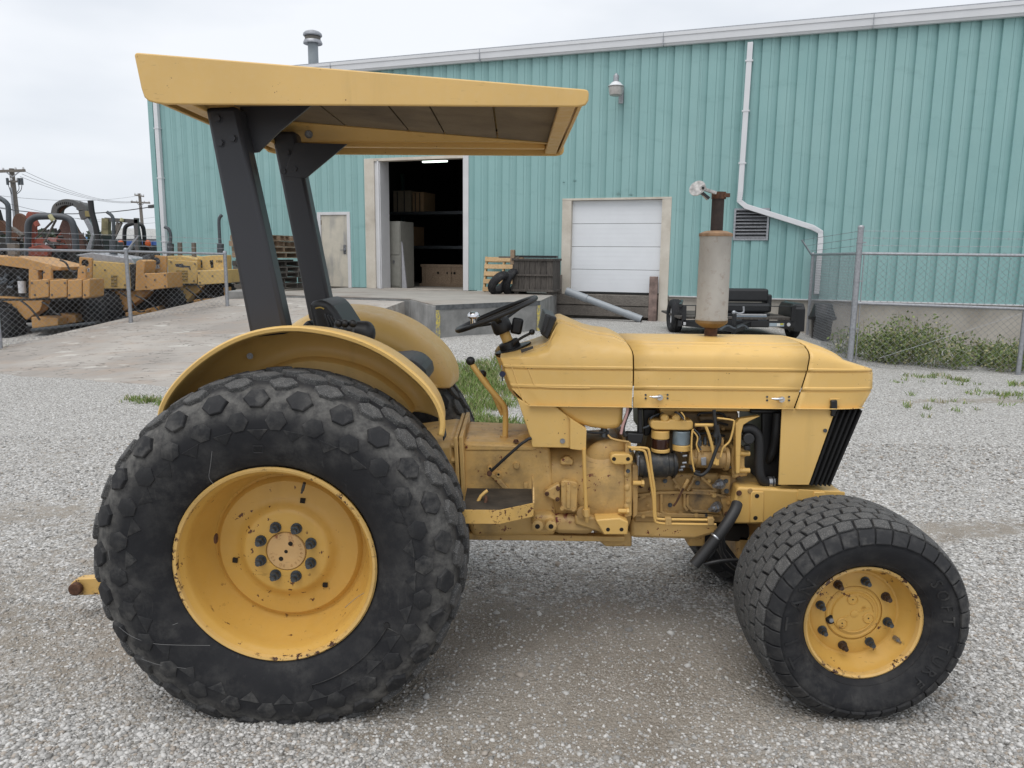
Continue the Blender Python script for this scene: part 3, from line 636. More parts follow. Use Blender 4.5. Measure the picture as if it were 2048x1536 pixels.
for i in range(9):
    m_ = M['oldwood'] if i < 4 else (M['darkwood'] if i == 4 else M['palwood'])
    a = R(random.uniform(-6, 6)) if i > 4 else R(random.uniform(-1.5, 1.5)); ax = WD*math.cos(a)+WN*math.sin(a); ay = UZ.cross(ax)
    root = thing('pallet', pc+UZ*(z-.885), lab[i], 'pallet', 'pallets stacked by the white side door')
    pallet_parts(root, pc+UZ*(z-.885)+WD*random.uniform(-.05, .05), ax, ay, UZ, 1, m_); z += .132 if i != 4 else .20
    if i == 4: 
        for sx in (-.4, .4):
            bm = NB(); q = pc+UZ*(z-.885-.073)+ax*sx; bar(bm, q-ay*.5, q+ay*.5, .09, .072, UZ); mk('spacer_block', bm, M['darkwood'], root)
pl = wall_p(-12.35, .95, .885); root = thing('timber_stack', pl, 'short stack of dark rough timbers beside the pallet stack', 'timber')
for i in range(5):
    bm = NB(); q = pl+UZ*(.07+.13*i)+WD*random.uniform(-.05, .05); bar(bm, q-WD*.42, q+WD*(.10+.09*(i%3)), .12, .12, UZ); mk('timber', bm, M['darkwood'], root, bevel=.006)
# fresh pallet leaning on the wall, two tyres, black wooden crate
q = wall_p(-7.62, .33, .887); ang = R(12); up = (UZ*math.cos(ang)-WN*math.sin(ang)); nn = (WN*math.cos(ang)+UZ*math.sin(ang))
root = thing('pallet', q, 'fresh pine pallet standing on edge against the teal wall', 'pallet'); pallet_parts(root, q+up*.40, up, WD, nn, 1, M['newwood'], .80, .92, 5)
def small_tyre(name, c, ax, R_, w, label, group=None, parent=None):
    prof = [(R_*.58, -w*.36), (R_*.66, -w*.47), (R_*.82, -w*.5), (R_*.93, -w*.44), (R_*.985, -w*.3), (R_, -w*.1), (R_, w*.1), (R_*.985, w*.3), (R_*.93, w*.44), (R_*.82, w*.5), (R_*.66, w*.47), (R_*.58, w*.36)]
    o = thing(name, c, label, 'tyre', group) if parent is None else parent
    mk('casing', lathe(NB(), prof, c, ax, 36, True), M['rubber'], o, 50)
    bm = NB()
    a, b = frame(Vector(ax))
    for k_ in range(3):
        h = (-.2+.2*k_)*w
        lathe(bm, [(R_*.985, h-.012*w), (R_*1.012, h-.010*w+.02*w), (R_*1.012, h+.05*w), (R_*.985, h+.06*w)], c, ax, 36)
    mk('tread_rib', bm, M['tread'], o); return o
p = atz(999, 588, .885)+UZ*.235; small_tyre('tyre', p, WD*.80-UZ*.62+WN*.25, .29, .19, 'black tyre leaning over against the fresh pallet', 'tyres leaning beside the crate')
p = atz(1021, 588, .885)+UZ*.26-WN*.12; small_tyre('tyre', p, WD*.92-UZ*.33+WN*.2, .31, .19, 'black tyre standing between the leaning tyre and the dark crate', 'tyres leaning beside the crate')
K0 = atz(1026, 588, .885); K1 = atz(1103, 590, .885); kd = (K1-K0); kw = kd.length; kd.normalize(); kn = Vector((kd.y, -kd.x, 0)); kn = kn if kn.y < 0 else -kn
cr = thing('wooden_crate', K0, 'blackened board crate on the dock by the white roller door', 'crate')
def kb(nm, a0, a1, d0, d1, z0, z1, m_=None, bev=.004):
    bm = NB(); P_ = lambda a, d_, z_: K0+kd*a-kn*d_+UZ*z_
    hexa(bm, [P_(a0, d0, z0), P_(a1, d0, z0), P_(a1, d1, z0), P_(a0, d1, z0)], [P_(a0, d0, z1), P_(a1, d0, z1), P_(a1, d1, z1), P_(a0, d1, z1)]); return mk(nm, bm, m_ or M['darkwood'], cr, 0, bevel=bev)
KD = .62; n_ = 7
for i in range(n_):
    a = kw*i/n_; kb('board', a+.003, a+kw/n_-.003, 0.0+random.uniform(0, .006), .02, .42, .74); kb('board', a+.003, a+kw/n_-.003, 0.0+random.uniform(0, .006), .02, .09, .41)
for i in range(5):
    a = KD*i/5; kb('board', kw-.0, kw+.02, a+.003, a+KD/5-.003, .09, .76); kb('board', -.02, 0, a+.003, a+KD/5-.003, .09, .76)
kb('board', 0, kw, KD, KD+.02, .09, .76)
for z_, h in ((.73, .05), (.40, .035), (.06, .05)): kb('rail', -.03, kw+.03, -.028, -.001, z_, z_+h)
for z_ in (.73, .06): kb('rail', kw+.021, kw+.045, -.02, KD, z_, z_+.05)
for a in (0.02, kw-.12): kb('foot', a, a+.10, .02, KD, 0, .058)
kb('crate_floor', 0, kw, .02, KD, .06, .088); kb('contents', .02, kw-.02, .04, KD-.03, .60, .70, flat('dark_scrap', (.02, .02, .022), .7))
q = K0+UZ*.815-kn*.15
bm = NB(); bar(bm, q-kd*.02, q+kd*(kw+.07), .13, .05, UZ); tag(mk('steel_channel', bm, M['black'], None, 0), 'black steel channel lying along the top of the dark crate', 'steel bar')
pt = thing('plank_offcut', K0-kd*.05+UZ*.80, 'rough brown timber bracket sticking out from the crate corner', 'timber')
bm = NB(); q = K0-kd*.03+UZ*.72-kn*.05; bar(bm, q-UZ*.08, q+UZ*.24, .09, .10, kn); mk('block', bm, M['palwood'], pt, bevel=.01)
bm = NB(); q = K0+UZ*.80-kn*.1; bar(bm, q-kd*.37, q+kd*.10, .05, .035, UZ); mk('stick', bm, M['oldwood'], pt)
# grey pipe leaning from the dock to the gravel
A = wp_(1133, 582, .42); B = wp_(1283, 646, .50); B.z = gz(B.x, B.y)+.06
pp = thing('plastic_pipe', B, 'grey plastic pipe sloping from the dock corner down to the gravel', 'pipe'); gp = flat('grey_pvc', (.27, .295, .32), .42, 0, .06, 2)
C1 = A.lerp(B, .27); C2 = A.lerp(B, .80)
mk('pipe_body', tube(NB(), [C1, C2], .075, 20), gp, pp); mk('collar', tube(NB(), [A, A.lerp(C1, .9), C1.lerp(C2, .02)], [.088, .088, .088], 20), gp, pp); mk('collar', tube(NB(), [C2.lerp(C1, .02), B], .083, 20), gp, pp)
bm = NB(); cyl(bm, B, B+(B-A).normalized()*.004, .07, n=18); mk('bore', bm, M['shade_black'], pp)

# ================================================================== black trailer and bin
def trY(u, v, Y): return at(u, v, Y)
TY = 13.6
tr = thing('utility_trailer', at(1490, 660, TY), 'black utility trailer with angle rails parked in front of the foundation', 'trailer'); tr.location.z = gz(tr.location.x, TY)
gzt = tr.location.z; bl = flat('black_trailer_paint', (.012, .0125, .014), .38)
def tbox(nm, u0, v0, u1, v1, Y, dpt, m_=None, bev=.006, par=None, label=None):
    a = at(u0, v0, Y); b = at(u1, v1, Y); bm = NB(); box(bm, min(a.x, b.x), max(a.x, b.x), Y, Y+dpt, min(a.z, b.z), max(a.z, b.z)); return mk(nm, bm, m_ or bl, tr if par is None else par, 0, bevel=bev, label=label)
for u0, u1, dy in ((1346, 1370, .5), (1592, 1609, .55)):
    a = at(u0, 600, TY+dy); b = at(u1, 600, TY+dy); c = Vector(((a.x+b.x)/2, TY+dy+.30, 0)); c.z = gz(c.x, c.y)+.305
    w = mk('wheel', lathe(NB(), [(0, -.05), (.10, -.05), (.15, -.02), (.19, -.06)], c, (1, 0, 0), 24), M['trim'], tr)
    small_tyre('t', c, (1, 0, 0), .31, b.x-a.x, '', parent=w)
tbox('rail', 1360, 610, 1604, 614, TY, .05); tbox('frame_rail', 1366, 640, 1590, 654, TY, .06); 
for u in (1366, 1392, 1584): tbox('upright', u, 612, u+6, 645, TY, .05)
a = at(1361, 611, TY); b = at(1590, 611, TY)
for x in (a.x, b.x-.0):
    bm = NB(); bar(bm, (x, TY, a.z), (x+.35, TY+1.5, a.z), .05, .05); mk('rail', bm, bl, tr)
    bm = NB(); bar(bm, (x, TY, at(1361, 647, TY).z), (x+.35, TY+1.5, at(1361, 647, TY).z), .06, .10); mk('frame_rail', bm, bl, tr)
z_ = at(1400, 634, TY).z; bm = NB()
for i in range(6): y = TY+.05+i*.28; o = mk('deck_plank', box(NB(), a.x, b.x, y, y+.27, z_-.04, z_+random.uniform(-.006, .006)), M['darkwood'], tr, 0)
bm.free()
bm = NB(); u0 = at(1591, 612, TY+.1); u1 = at(1609, 612, TY+.1)
prism(bm, [(u0.x, TY+.1, z_-.25), (u0.x, TY+.12, z_+.15), (u0.x, TY+.22, z_+.24), (u0.x, TY+.85, z_+.24), (u0.x, TY+.97, z_+.15), (u0.x, TY+1.0, z_-.25)], (u1.x-u0.x+.03, 0, 0)); mk('mudguard', bm, bl, tr, 0, bevel=.008)
bm = NB(); p = at(1469, 640, TY-.9); cyl(bm, (p.x, p.y, .25), at(1469, 628, TY-.9), .035); mk('jack_post', bm, bl, tr)
bm = NB(); tube(bm, [at(1469, 624, TY-.9), at(1478, 627, TY-.9), at(1487, 624, TY-.9), at(1487, 613, TY-.9)], .016, 8, 3); ball(bm, at(1468, 625, TY-.9), .035); mk('jack_handle', bm, M['galv'], tr)
for dx in (-.55, .55):
    bm = NB(); p = at(1469, 655, TY-1.0); bar(bm, (p.x, TY-1.0, z_-.12), (p.x+dx, TY+.02, z_-.12), .07, .09); mk('drawbar', bm, bl, tr)
tbox('maker_plate', 1367, 644, 1383, 650, TY-.004, .003, flat('white_label', (.6, .6, .6), .5), 0)
tbox('warning_label', 1539, 646, 1568, 653, TY-.004, .003, flat('grey_label', (.30, .36, .40), .5), 0); tbox('warning_label', 1554, 646.5, 1560, 652.5, TY-.007, .002, flat('label_white', (.65, .65, .62), .5), 0); tbox('warning_label', 1560.5, 646.5, 1567, 650, TY-.007, .002, flat('label_yellow', (.45, .40, .05), .5), 0)
bm = NB(); p = at(1577, 649, TY-.004); cyl(bm, p, p+Vector((0, -.012, 0)), .032); mk('side_lamp', bm, flat('lamp_lens', (.5, .5, .5), .3), tr)
bm = NB(); tube(bm, [at(1440, 660, TY-1.1), at(1455, 652, TY-1), at(1470, 657, TY-1), at(1486, 651, TY-.9), at(1497, 658, TY-.9)], .02, 8, 5); mk('coupling_chain', bm, M['darksteel'], tr)
bs = thing('bench_seat', at(1500, 640, TY+.5), 'black padded bench back lying on the trailer above its pale blue tailgate', 'seat'); vin = M['vinyl']
def rbox(nm, u0, v0, u1, v1, Y, dpt, m_, bev, par): return tbox(nm, u0, v0, u1, v1, Y, dpt, m_, bev, par)
o = rbox('backrest', 1440, 577, 1537, 604, TY+.55, .28, vin, .04, bs); rbox('backrest', 1442, 606, 1541, 626, TY+.50, .30, vin, .04, bs); rbox('side_pad', 1534, 589, 1543, 625, TY+.62, .3, vin, .03, bs)
rbox('base_box', 1440, 627, 1538, 655, TY+.30, .5, bl, .01, bs)
tg = thing('tailgate_panel', at(1500, 640, TY+.2), 'pale blue metal panel with a dark slot on the trailer front', 'panel'); pb = flat('pale_blue_panel', (.38, .47, .54), .4)
tbox('panel_face', 1467, 629, 1533, 645, TY+.14, .04, pb, .008, tg); tbox('slot', 1484, 635, 1516, 643, TY+.134, .005, M['shade_black'], 0, tg); tbox('trim_strip', 1467, 628, 1533, 631, TY+.12, .02, M['trim'], 0, tg)
p = at(1641, 682, 15.2); p.z = gz(p.x, 15.2)
bn = thing('litter_bin', p, 'black litter bin with a flared hood between trailer and fence', 'bin')
def sq(c, hw, z): return [Vector((c.x+sx*hw, c.y+sy*hw, z)) for sx, sy in ((-1,-1),(1,-1),(1,1),(-1,1))]
hz_ = lambda v: at(1641, v, 15.2-.2).z
mk('body', lathe(NB(), [(0, p.z), (.17, p.z), (.20, hz_(640))], (p.x, p.y, 0), (0, 0, 1), 20), flat('brown_black_bin', (.022, .019, .018), .5), bn)
mk('rim', lathe(NB(), [(.19, hz_(640)), (.262, hz_(640.5)), (.265, hz_(634)), (.24, hz_(633))], (p.x, p.y, 0), (0, 0, 1), 20), M['black'], bn)
mk('hood', lathe(NB(), [(.245, hz_(634)), (.165, hz_(609)), (.15, hz_(607.5)), (0, hz_(607))], (p.x, p.y, 0), (0, 0, 1), 20), M['black'], bn)
bm = NB(); tube(bm, [p+Vector((-.02, -.24, hz_(627)-p.z)), p+Vector((.03, -.19, hz_(615)-p.z))], .008, 6); mk('hood_latch', bm, M['darksteel'], bn)

# ================================================================== chain link
def chain_link(name, P0, P1, zb0, zb1, zt, parent, cell=0.096, r=0.0028, mat=None):
    """woven diamonds between two posts: zig-zag wires as three-sided tubes"""
    P0 = Vector((P0[0], P0[1], 0)); P1 = Vector((P1[0], P1[1], 0)); d = P1-P0; Ln = d.length; d.normalize(); nrm = Vector((d.y, -d.x, 0))
    h = cell/2; n = int(Ln/h); V = []; Fc = []
    for i in range(n):
        s0 = i*h; zb = zb0+(zb1-zb0)*(s0/Ln); m = int((zt-zb)/h); prev = None
        for j in range(m+1):
            side = (i+j) % 2; s = s0+(h if side else 0); z = zt-j*h; off = 0.003*(1 if (j % 2) else -1)
            c = P0+d*s+nrm*off; base = len(V)
            for k_ in range(3):
                a = 2*math.pi*k_/3; q = c+d*(r*math.cos(a)*1.25)+nrm*(r*math.sin(a)*1.25); V.append((q.x, q.y, z))
            if prev is not None:
                for k_ in range(3):
                    l = (k_+1) % 3; Fc.append((prev+k_, prev+l, base+l)); Fc.append((prev+k_, base+l, base+k_))
            prev = base
    off = wloc(parent); V = np.array(V)-np.array(off)
    o = np_mesh(name, V, Fc, mat or M['galv']); o.parent = parent; o['kind'] = 'stuff'; return o
def post(name, x, y, z0, z1, r, parent, cap=True, mat=None):
    bm = NB(); cyl(bm, (x, y, z0), (x, y, z1), r, n=14)
    o = mk(name, bm, mat or M['galv'], parent)
    if cap: bm = NB(); lathe(bm, [(r*1.12, 0), (r*1.12, .03), (r*.8, .05), (0, .055)], (x, y, z1-.01), (0, 0, 1), 14); mk('cap', bm, mat or M['galv'], o)
    return o
def barbed(name, pts, parent, step=0.13):
    bm = NB(); tube(bm, pts, .0032, 4)
    for a, b in zip(pts, pts[1:]):
        a = Vector(a); b = Vector(b); n = max(1, int((b-a).length/step)); d = (b-a).normalized()
        for i in range(n):
            p = a+(b-a)*((i+.5)/n); bar(bm, p-d*.012, p+d*.012, .011, .009); bar(bm, p-Vector((0, 0, .022)), p+Vector((0, 0, .022)), .003, .003)
    return mk(name, bm, M['galv'], parent, 0)
# right hand fence: the corner post, the long run towards the right and the short return to the wall
C0 = at(1702, 700, 12.2); C0.z = gz(C0.x, C0.y); C1 = atz(2036, 750, 0.0); dF = (C1-C0); dF.z = 0; lF = dF.length; dF.normalize(); C2 = C0+dF*(lF*2.1)
zc = at(1714, 456, C0.y).z; ztop = at(1718, 507, C0.y).z; zmid = at(1714, 606, C0.y).z; zt2 = at(2044, 511, C1.y).z; zm2 = at(2044, 618, C1.y).z
rf = thing('chain_link_fence', C0, 'galvanised chain link fence with barbed wire in front of the weeds at right', 'fence')
post('post', C0.x, C0.y, -.1, zc, .045, rf)
post('post', C1.x, C1.y, -.1, zt2-.02, .036, rf)
post('post', C2.x, C2.y, -.1, zt2+.02, .036, rf)
for nm, za, zb in (('top_rail', ztop, zt2), ('mid_rail', zmid, zm2)):
    bm = NB(); a = Vector((C0.x, C0.y, za)); b = Vector((C1.x, C1.y, zb)); tube(bm, [a, b, b+(b-a)*1.1], .024, 10); mk(nm, bm, M['galv'], rf)
    bm = NB(); lathe(bm, [(.05, -.02), (.05, .02)], a-UZ*0, (0, 0, 1), 14); mk('clamp', bm, M['galv'], rf)
for z_ in (at(1708, 562, C0.y).z, at(1702, 657, C0.y).z, at(1716, 485, C0.y).z):
    bm = NB(); lathe(bm, [(.046, -.014), (.052, -.012), (.052, .012), (.046, .014)], (C0.x, C0.y, z_), (0, 0, 1), 14); bar(bm, (C0.x+.03, C0.y-.03, z_), (C0.x+.085, C0.y-.03, z_), .02, .02); mk('clamp', bm, M['galv'], rf)
bm = NB(); tube(bm, [(C0.x+.075, C0.y-.02, .02), (C0.x+.075, C0.y-.02, ztop)], .009, 6); mk('tension_bar', bm, M['galv'], rf)
chain_link('wire_mesh', C0+dF*.08, C1, .02, .02, ztop+.03, rf); chain_link('wire_mesh', C1, C2, .02, .02, ztop+.03, rf)
for v in (462, 476, 491):
    za = at(1716, v, C0.y).z; barbed('barbed_wire', [(C0.x, C0.y, za), (C1.x, C1.y, za-.01), (C2.x, C2.y, za)], rf)
bm = NB(); tube(bm, [C0.lerp(C1, .18)+UZ*.12, (C1.x, C1.y, zm2-.05)], .003, 6); mk('brace_wire', bm, M['galv'], rf)
W1 = wall_p(sof(C0)[0]-.62, .12, 0); W1 = Vector((W1.x, W1.y, gz(W1.x, W1.y)))
post('post', W1.x, W1.y, 0, ztop, .03, rf)
chain_link('wire_mesh', C0, W1, .02, W1.z, ztop, rf)
bm = NB(); tube(bm, [(C0.x, C0.y, ztop), (W1.x, W1.y, ztop)], .022, 8); mk('top_rail', bm, M['galv'], rf)
bm = NB(); ar = W1+Vector((-.28, -.1, ztop+.28-W1.z)); bar(bm, Vector((W1.x, W1.y, ztop-.05)), ar, .035, .02); mk('barb_arm', bm, M['galv'], rf)
for t_, v in ((1.0, 462), (.6, 476), (.25, 491)):
    za = at(1716, v, C0.y).z; e = Vector((W1.x, W1.y, ztop)).lerp(ar, t_); bm = NB(); tube(bm, [(C0.x, C0.y, za), e], .0045, 5); mk('barbed_wire', bm, M['galv'], rf)
# left hand fence along the ramp
Lp = [at(u, v, 12) for u, v in ((0, 0),)]
def on_ramp(u, v):
    d = ray(u, v); k_ = .872/RLEN
    # z = .872-(off-oB)*k
    t = (.872+oB*k_-EYE-k_*((O-W0).dot(WN)))/(d.z+k_*d.dot(WN)); return O+d*t
Fa = on_ramp(2, 696); Fb = on_ramp(262, 645); Fc_ = on_ramp(455, 612); Fz = Fa+(Fa-Fb)*1.0
lf = thing('chain_link_fence', Fb, 'chain link fence along the ramp with old trenchers parked behind it', 'fence')
pts4 = [Fz, Fa, Fb, Fc_]; tops_ = []
for p, u, v in ((Fz, None, None), (Fa, 2, 499), (Fb, 262, 503), (Fc_, 455, 508)):
    zt = at(u, v, p.y).z if u is not None else 1.76
    tops_.append(zt); post('post', p.x, p.y, gz(p.x, p.y)-.1, zt+.02, .034 if u != 2 else .028, lf, True, M['galv'])
for i in range(3):
    a, b = pts4[i], pts4[i+1]; bm = NB(); tube(bm, [(a.x, a.y, tops_[i]), (b.x, b.y, tops_[i+1])], .021, 8); mk('top_rail', bm, M['galv'], lf)
    chain_link('wire_mesh', a, b, max(.02, a.z-.35), max(.05, b.z-.35), (tops_[i]+tops_[i+1])/2, lf, r=.0022)
    for dz in (.10, .19, .28): barbed('barbed_wire', [(a.x, a.y, tops_[i]+dz), (b.x, b.y, tops_[i+1]+dz)], lf, .25)
bm = NB(); p = Vector((Fb.x, Fb.y, tops_[2])); bar(bm, p, p+Vector((.22, .05, .28)), .035, .02); mk('barb_arm', bm, M['galv'], lf)
# ================================================================== trenchers behind the left fence
ORG = paint('faded_orange', (.47, .255, .085), .5, chips=.5, grime=.35); TAN = paint('faded_tan_yellow', (.56, .385, .14), .5, chips=.4, grime=.3)
REDP = paint('faded_red', (.27, .055, .035), .55, chips=.4, grime=.5); GRAYP = flat('machine_grey', (.06, .066, .075), .5); DK = flat('oily_black', (.02, .018, .016), .6, 0, .4, 20)
def bigtyre(root, c, R_, w, ax=(0.25, 1, 0)):
    ax = Vector(ax).normalized(); prof = [(R_*.55, -w*.34), (R_*.62, -w*.47), (R_*.8, -w*.5), (R_*.93, -w*.42), (R_*.97, -w*.2), (R_*.97, w*.2), (R_*.93, w*.42), (R_*.8, w*.5), (R_*.62, w*.47), (R_*.55, w*.34)]
    wh = mk('wheel', lathe(NB(), [(0, -w*.2), (R_*.2, -w*.2), (R_*.3, -w*.1), (R_*.5, -w*.12), (R_*.56, -w*.36)], c, ax, 24), DK, root)
    t_ = mk('tyre', lathe(NB(), prof, c, ax, 32, True), M['rubber'], wh, 50)
    bm = NB(); a, b = frame(ax)
    for i in range(22):
        for sg in (-1, 1):
            th = 2*math.pi*(i+.25*sg)/22; r_ = lambda q: a*math.cos(th+q)+b*math.sin(th+q)
            p0 = Vector(c)+r_(0)*(R_*.985)+ax*(sg*w*.03); p1 = Vector(c)+r_(.16)*(R_*.95)+ax*(sg*w*.45)
            bar(bm, p0, p1, R_*.075, R_*.07, r_(.08))
    mk('tread_bars', bm, M['tread'], wh, 0)
def stack(root, px, Y, r, m_=None, base=None):
    bm = NB(); tube(bm, [at(u, v, Y) for u, v in px], r, 10, 4); o = mk('exhaust_pipe', bm, m_ or M['rust'], root)
    if base: bm = NB(); a = at(base[0], base[1], Y); b = at(base[0], base[2], Y); cyl(bm, a, b, base[3]); mk('silencer', bm, M['darksteel'], o)
def pl_(nm, px, Y, d, m_, root, bev=.012, label=None, par=None): return mk(nm, plate(NB(), px, Y, d), m_, par or root, 0, bevel=bev, label=label)
# 1: the nearest, orange, engine bay open
Y = 14.2; p = at(70, 660, Y); p.z = gz(p.x, Y)
m1 = thing('trencher', p, 'orange trencher with its engine bay open, leftmost behind the fence', 'trencher', 'trenchers parked behind the left fence')
pl_('hood', [(-60, 510), (40, 514), (122, 534), (121, 541), (76, 541), (-60, 522)], Y, 1.0, ORG, m1)
pl_('engine_block', [(-60, 526), (58, 540), (58, 592), (-60, 586)], Y+.28, .6, DK, m1)  # dark box stands in for the shaded inside of the engine bay
for i in range(14): bm = NB(); u = random.uniform(2, 56); v = random.uniform(545, 588); q = at(u, v, Y+.2); cyl(bm, q, q+Vector((random.uniform(-.12, .12), .0, random.uniform(-.08, .08))), random.uniform(.02, .05), n=8); mk('engine_part', bm, M['darksteel'], m1)
bm = NB(); q = at(44, 573, Y+.14); cyl(bm, q-UZ*.12, q+UZ*.10, .065); mk('oil_filter', bm, M['trim'], m1)
pl_('side_post', [(57, 537), (76, 541), (77, 560), (60, 562), (60, 598), (57, 598)], Y, .12, ORG, m1)
for a, b in ((60, 98), (99, 134), (135, 164), (165, 180)): pl_('weight_plate', [(a, 560.5), (b-.6, 558), (b-.6, 594), (a, 598)], Y-.35, .5, ORG, m1, .015)
for u in (94, 163): pl_('lifting_lug', [(u-9, 562), (u-8, 540), (u-4, 532), (u+4, 531), (u+8, 537), (u+9, 560)], Y-.2, .07, ORG, m1)
pl_('rear_panel', [(158, 514), (184, 516), (183, 560), (158, 560)], Y+.5, .06, ORG, m1); bm = NB(); q = at(170, 526, Y+.495); cyl(bm, q, q+Vector((0, .02, 0)), .068); mk('access_hole', bm, M['shade_black'], m1)
bm = text_mesh('133', .085, .002); mt_ = Matrix.Translation(at(172, 540, Y+.49)) @ Matrix.Rotation(R(90), 4, 'X'); bmesh.ops.transform(bm, matrix=mt_, verts=bm.verts)
mk('number_133', bm, M['black'], m1, 0); pl_('number_plate', [(165, 536), (179, 536), (179, 544), (165, 544)], Y+.495, .004, M['trim'], m1, 0)
pl_('battery_box', [(79, 540), (122, 536), (127, 560), (79, 560)], Y+.3, .35, M['black'], m1)
pl_('lower_frame', [(-60, 588), (86, 601), (80, 621), (52, 640), (45, 633), (30, 618), (-60, 604)], Y+.05, .25, ORG, m1)
pl_('axle_box', [(62, 634), (116, 636), (116, 651), (64, 657)], Y-.1, .5, ORG, m1); pl_('pivot_box', [(118, 627), (150, 630), (152, 645), (122, 648)], Y+.2, .4, ORG, m1)
pl_('underframe', [(-60, 604), (150, 600), (200, 640), (-60, 650)], Y+.6, .35, DK, m1); pl_('track_beam', [(62, 657), (190, 643), (190, 648), (62, 663)], Y-.15, .2, M['darksteel'], m1)
bigtyre(m1, at(2, 648, Y+.1), .46, .40, (.35, 1, 0)); bigtyre(m1, at(172, 628, Y+.5), .40, .40, (.5, 1, 0))
stack(m1, [(-10, 392), (12, 405), (17, 425), (17, 490)], Y+.4, .046, M['darksteel']); pl_('wood_block', [(13, 487), (30, 486), (31, 522), (16, 522)], Y+.2, .14, M['oldwood'], m1)
# 2: tan panels
Y = 15.5; p = at(240, 640, Y); p.z = gz(p.x, Y)
m2 = thing('trencher', p, 'tan and orange trencher second from the left behind the fence post', 'trencher', 'trenchers parked behind the left fence')
pl_('side_panel', [(183, 521), (268, 528), (268, 578), (183, 578)], Y, .9, TAN, m2); pl_('top_cover', [(150, 510), (182, 505), (262, 517), (270, 528), (183, 521)], Y+.05, .9, M['galv'], m2)
lv2 = pl_('grille', [(222, 550), (234, 550), (234, 573), (222, 573)], Y-.006, .006, M['shade_black'], m2, 0)
for i in range(8): pl_('grille_bar', [(222, 550.5+2.9*i), (234, 550.5+2.9*i), (234, 551.8+2.9*i), (222, 551.8+2.9*i)], Y-.014, .008, TAN, m2, 0, None, lv2)
pl_('radiator_post', [(258, 528), (272, 528), (268, 580), (262, 580)], Y-.03, .2, DK, m2)
pl_('rear_upright', [(272, 523), (280, 519), (290, 522), (288, 546), (297, 580), (270, 582)], Y-.1, .5, ORG, m2)
pl_('step_box', [(288, 547), (333, 545), (336, 576), (292, 581)], Y-.35, .7, ORG, m2); pl_('seat_back', [(284, 512), (300, 508), (302, 545), (288, 545)], Y+.4, .4, GRAYP, m2)
pl_('upper_panel', [(300, 510), (333, 512), (333, 545), (300, 545)], Y+.6, .06, ORG, m2); bm = NB(); q = at(313, 522, Y+.595); cyl(bm, q, q+Vector((0, .02, 0)), .075, n=20); mk('access_hole', bm, GRAYP, m2)
pl_('number_plate', [(306, 530), (319, 530), (319, 537), (306, 537)], Y+.594, .004, M['trim'], m2, 0)
bm = text_mesh('1137', .075, .002); bmesh.ops.transform(bm, matrix=Matrix.Translation(at(312.5, 533.5, Y+.588)) @ Matrix.Rotation(R(90), 4, 'X'), verts=bm.verts); mk('number_1137', bm, M['black'], m2, 0)
pl_('lower_frame', [(195, 580), (300, 582), (290, 592), (262, 612), (245, 625), (236, 612)], Y+.1, .3, ORG, m2); pl_('axle_box', [(250, 625), (292, 620), (294, 634), (252, 640)], Y-.1, .5, ORG, m2)
pl_('pivot_box', [(292, 618), (318, 612), (318, 626), (296, 632)], Y+.1, .4, ORG, m2); pl_('underframe', [(195, 585), (340, 580), (345, 630), (200, 640)], Y+.6, .35, DK, m2); pl_('track_beam', [(195, 640), (330, 622), (330, 627), (195, 648)], Y-.15, .2, M['darksteel'], m2)
bigtyre(m2, at(205, 620, Y+.05), .42, .42, (.5, 1, 0)); bigtyre(m2, at(337, 606, Y+.4), .36, .40, (.5, 1, 0))
stack(m2, [(214, 424), (224, 432), (227, 445), (227, 480)], Y+.5, .033, M['darksteel'], (227, 480, 522, .075))
stack(m2, [(181, 401), (184, 425), (192, 455), (198, 490)], Y+.9, .058, M['black'])
# 3: furthest along
Y = 16.6; p = at(390, 625, Y); p.z = gz(p.x, Y)
m3 = thing('trencher', p, 'tan yellow trencher with a large side grille, rightmost behind the fence', 'trencher', 'trenchers parked behind the left fence')
pl_('side_panel', [(334, 518), (395, 523), (394, 568), (338, 568)], Y, .9, TAN, m3); pl_('top_cover', [(330, 512), (360, 511), (395, 518), (395, 523), (334, 518)], Y+.03, .9, TAN, m3)
g3 = pl_('grille', [(352, 541), (375, 541), (375, 562), (352, 562)], Y-.006, .006, M['shade_black'], m3, 0)
for i in range(7): pl_('grille_bar', [(352, 541.6+3*i), (375, 541.6+3*i), (375, 543+3*i), (352, 543+3*i)], Y-.014, .008, TAN, m3, 0, None, g3)
pl_('stripe_decal', [(350, 528), (364, 527), (368, 531), (380, 532), (382, 540), (379, 540), (378, 535), (362, 535), (352, 533)], Y-.003, .003, GRAYP, m3, 0)
pl_('rear_panel', [(395, 514), (420, 511), (453, 510), (454, 540), (395, 541)], Y+.2, .3, TAN, m3)
for u in (396, 418): pl_('slot', [(u+1, 521), (u+8, 520), (u+9, 535), (u+4, 536)], Y+.195, .006, M['shade_black'], m3, 0)
pl_('step_box', [(394, 541), (455, 539), (456, 566), (396, 570)], Y-.4, .7, TAN, m3); pl_('lower_frame', [(340, 570), (405, 572), (398, 583), (385, 590), (372, 605), (360, 590)], Y+.1, .3, TAN, m3)
pl_('axle_box', [(386, 600), (422, 597), (422, 611), (390, 617)], Y-.1, .5, ORG, m3); pl_('underframe', [(340, 575), (456, 570), (456, 612), (345, 622)], Y+.6, .35, DK, m3); pl_('tow_hitch', [(446, 575), (456, 574), (456, 592), (448, 592)], Y-.2, .2, ORG, m3)
bigtyre(m3, at(440, 592, Y+.3), .36, .40, (.5, 1, 0))
bm = text_mesh('1505', .07, .002); bmesh.ops.transform(bm, matrix=Matrix.Translation(at(438, 523, Y+.19)) @ Matrix.Rotation(R(90), 4, 'X'), verts=bm.verts); mk('serial_digits', bm, M['black'], m3, 0)
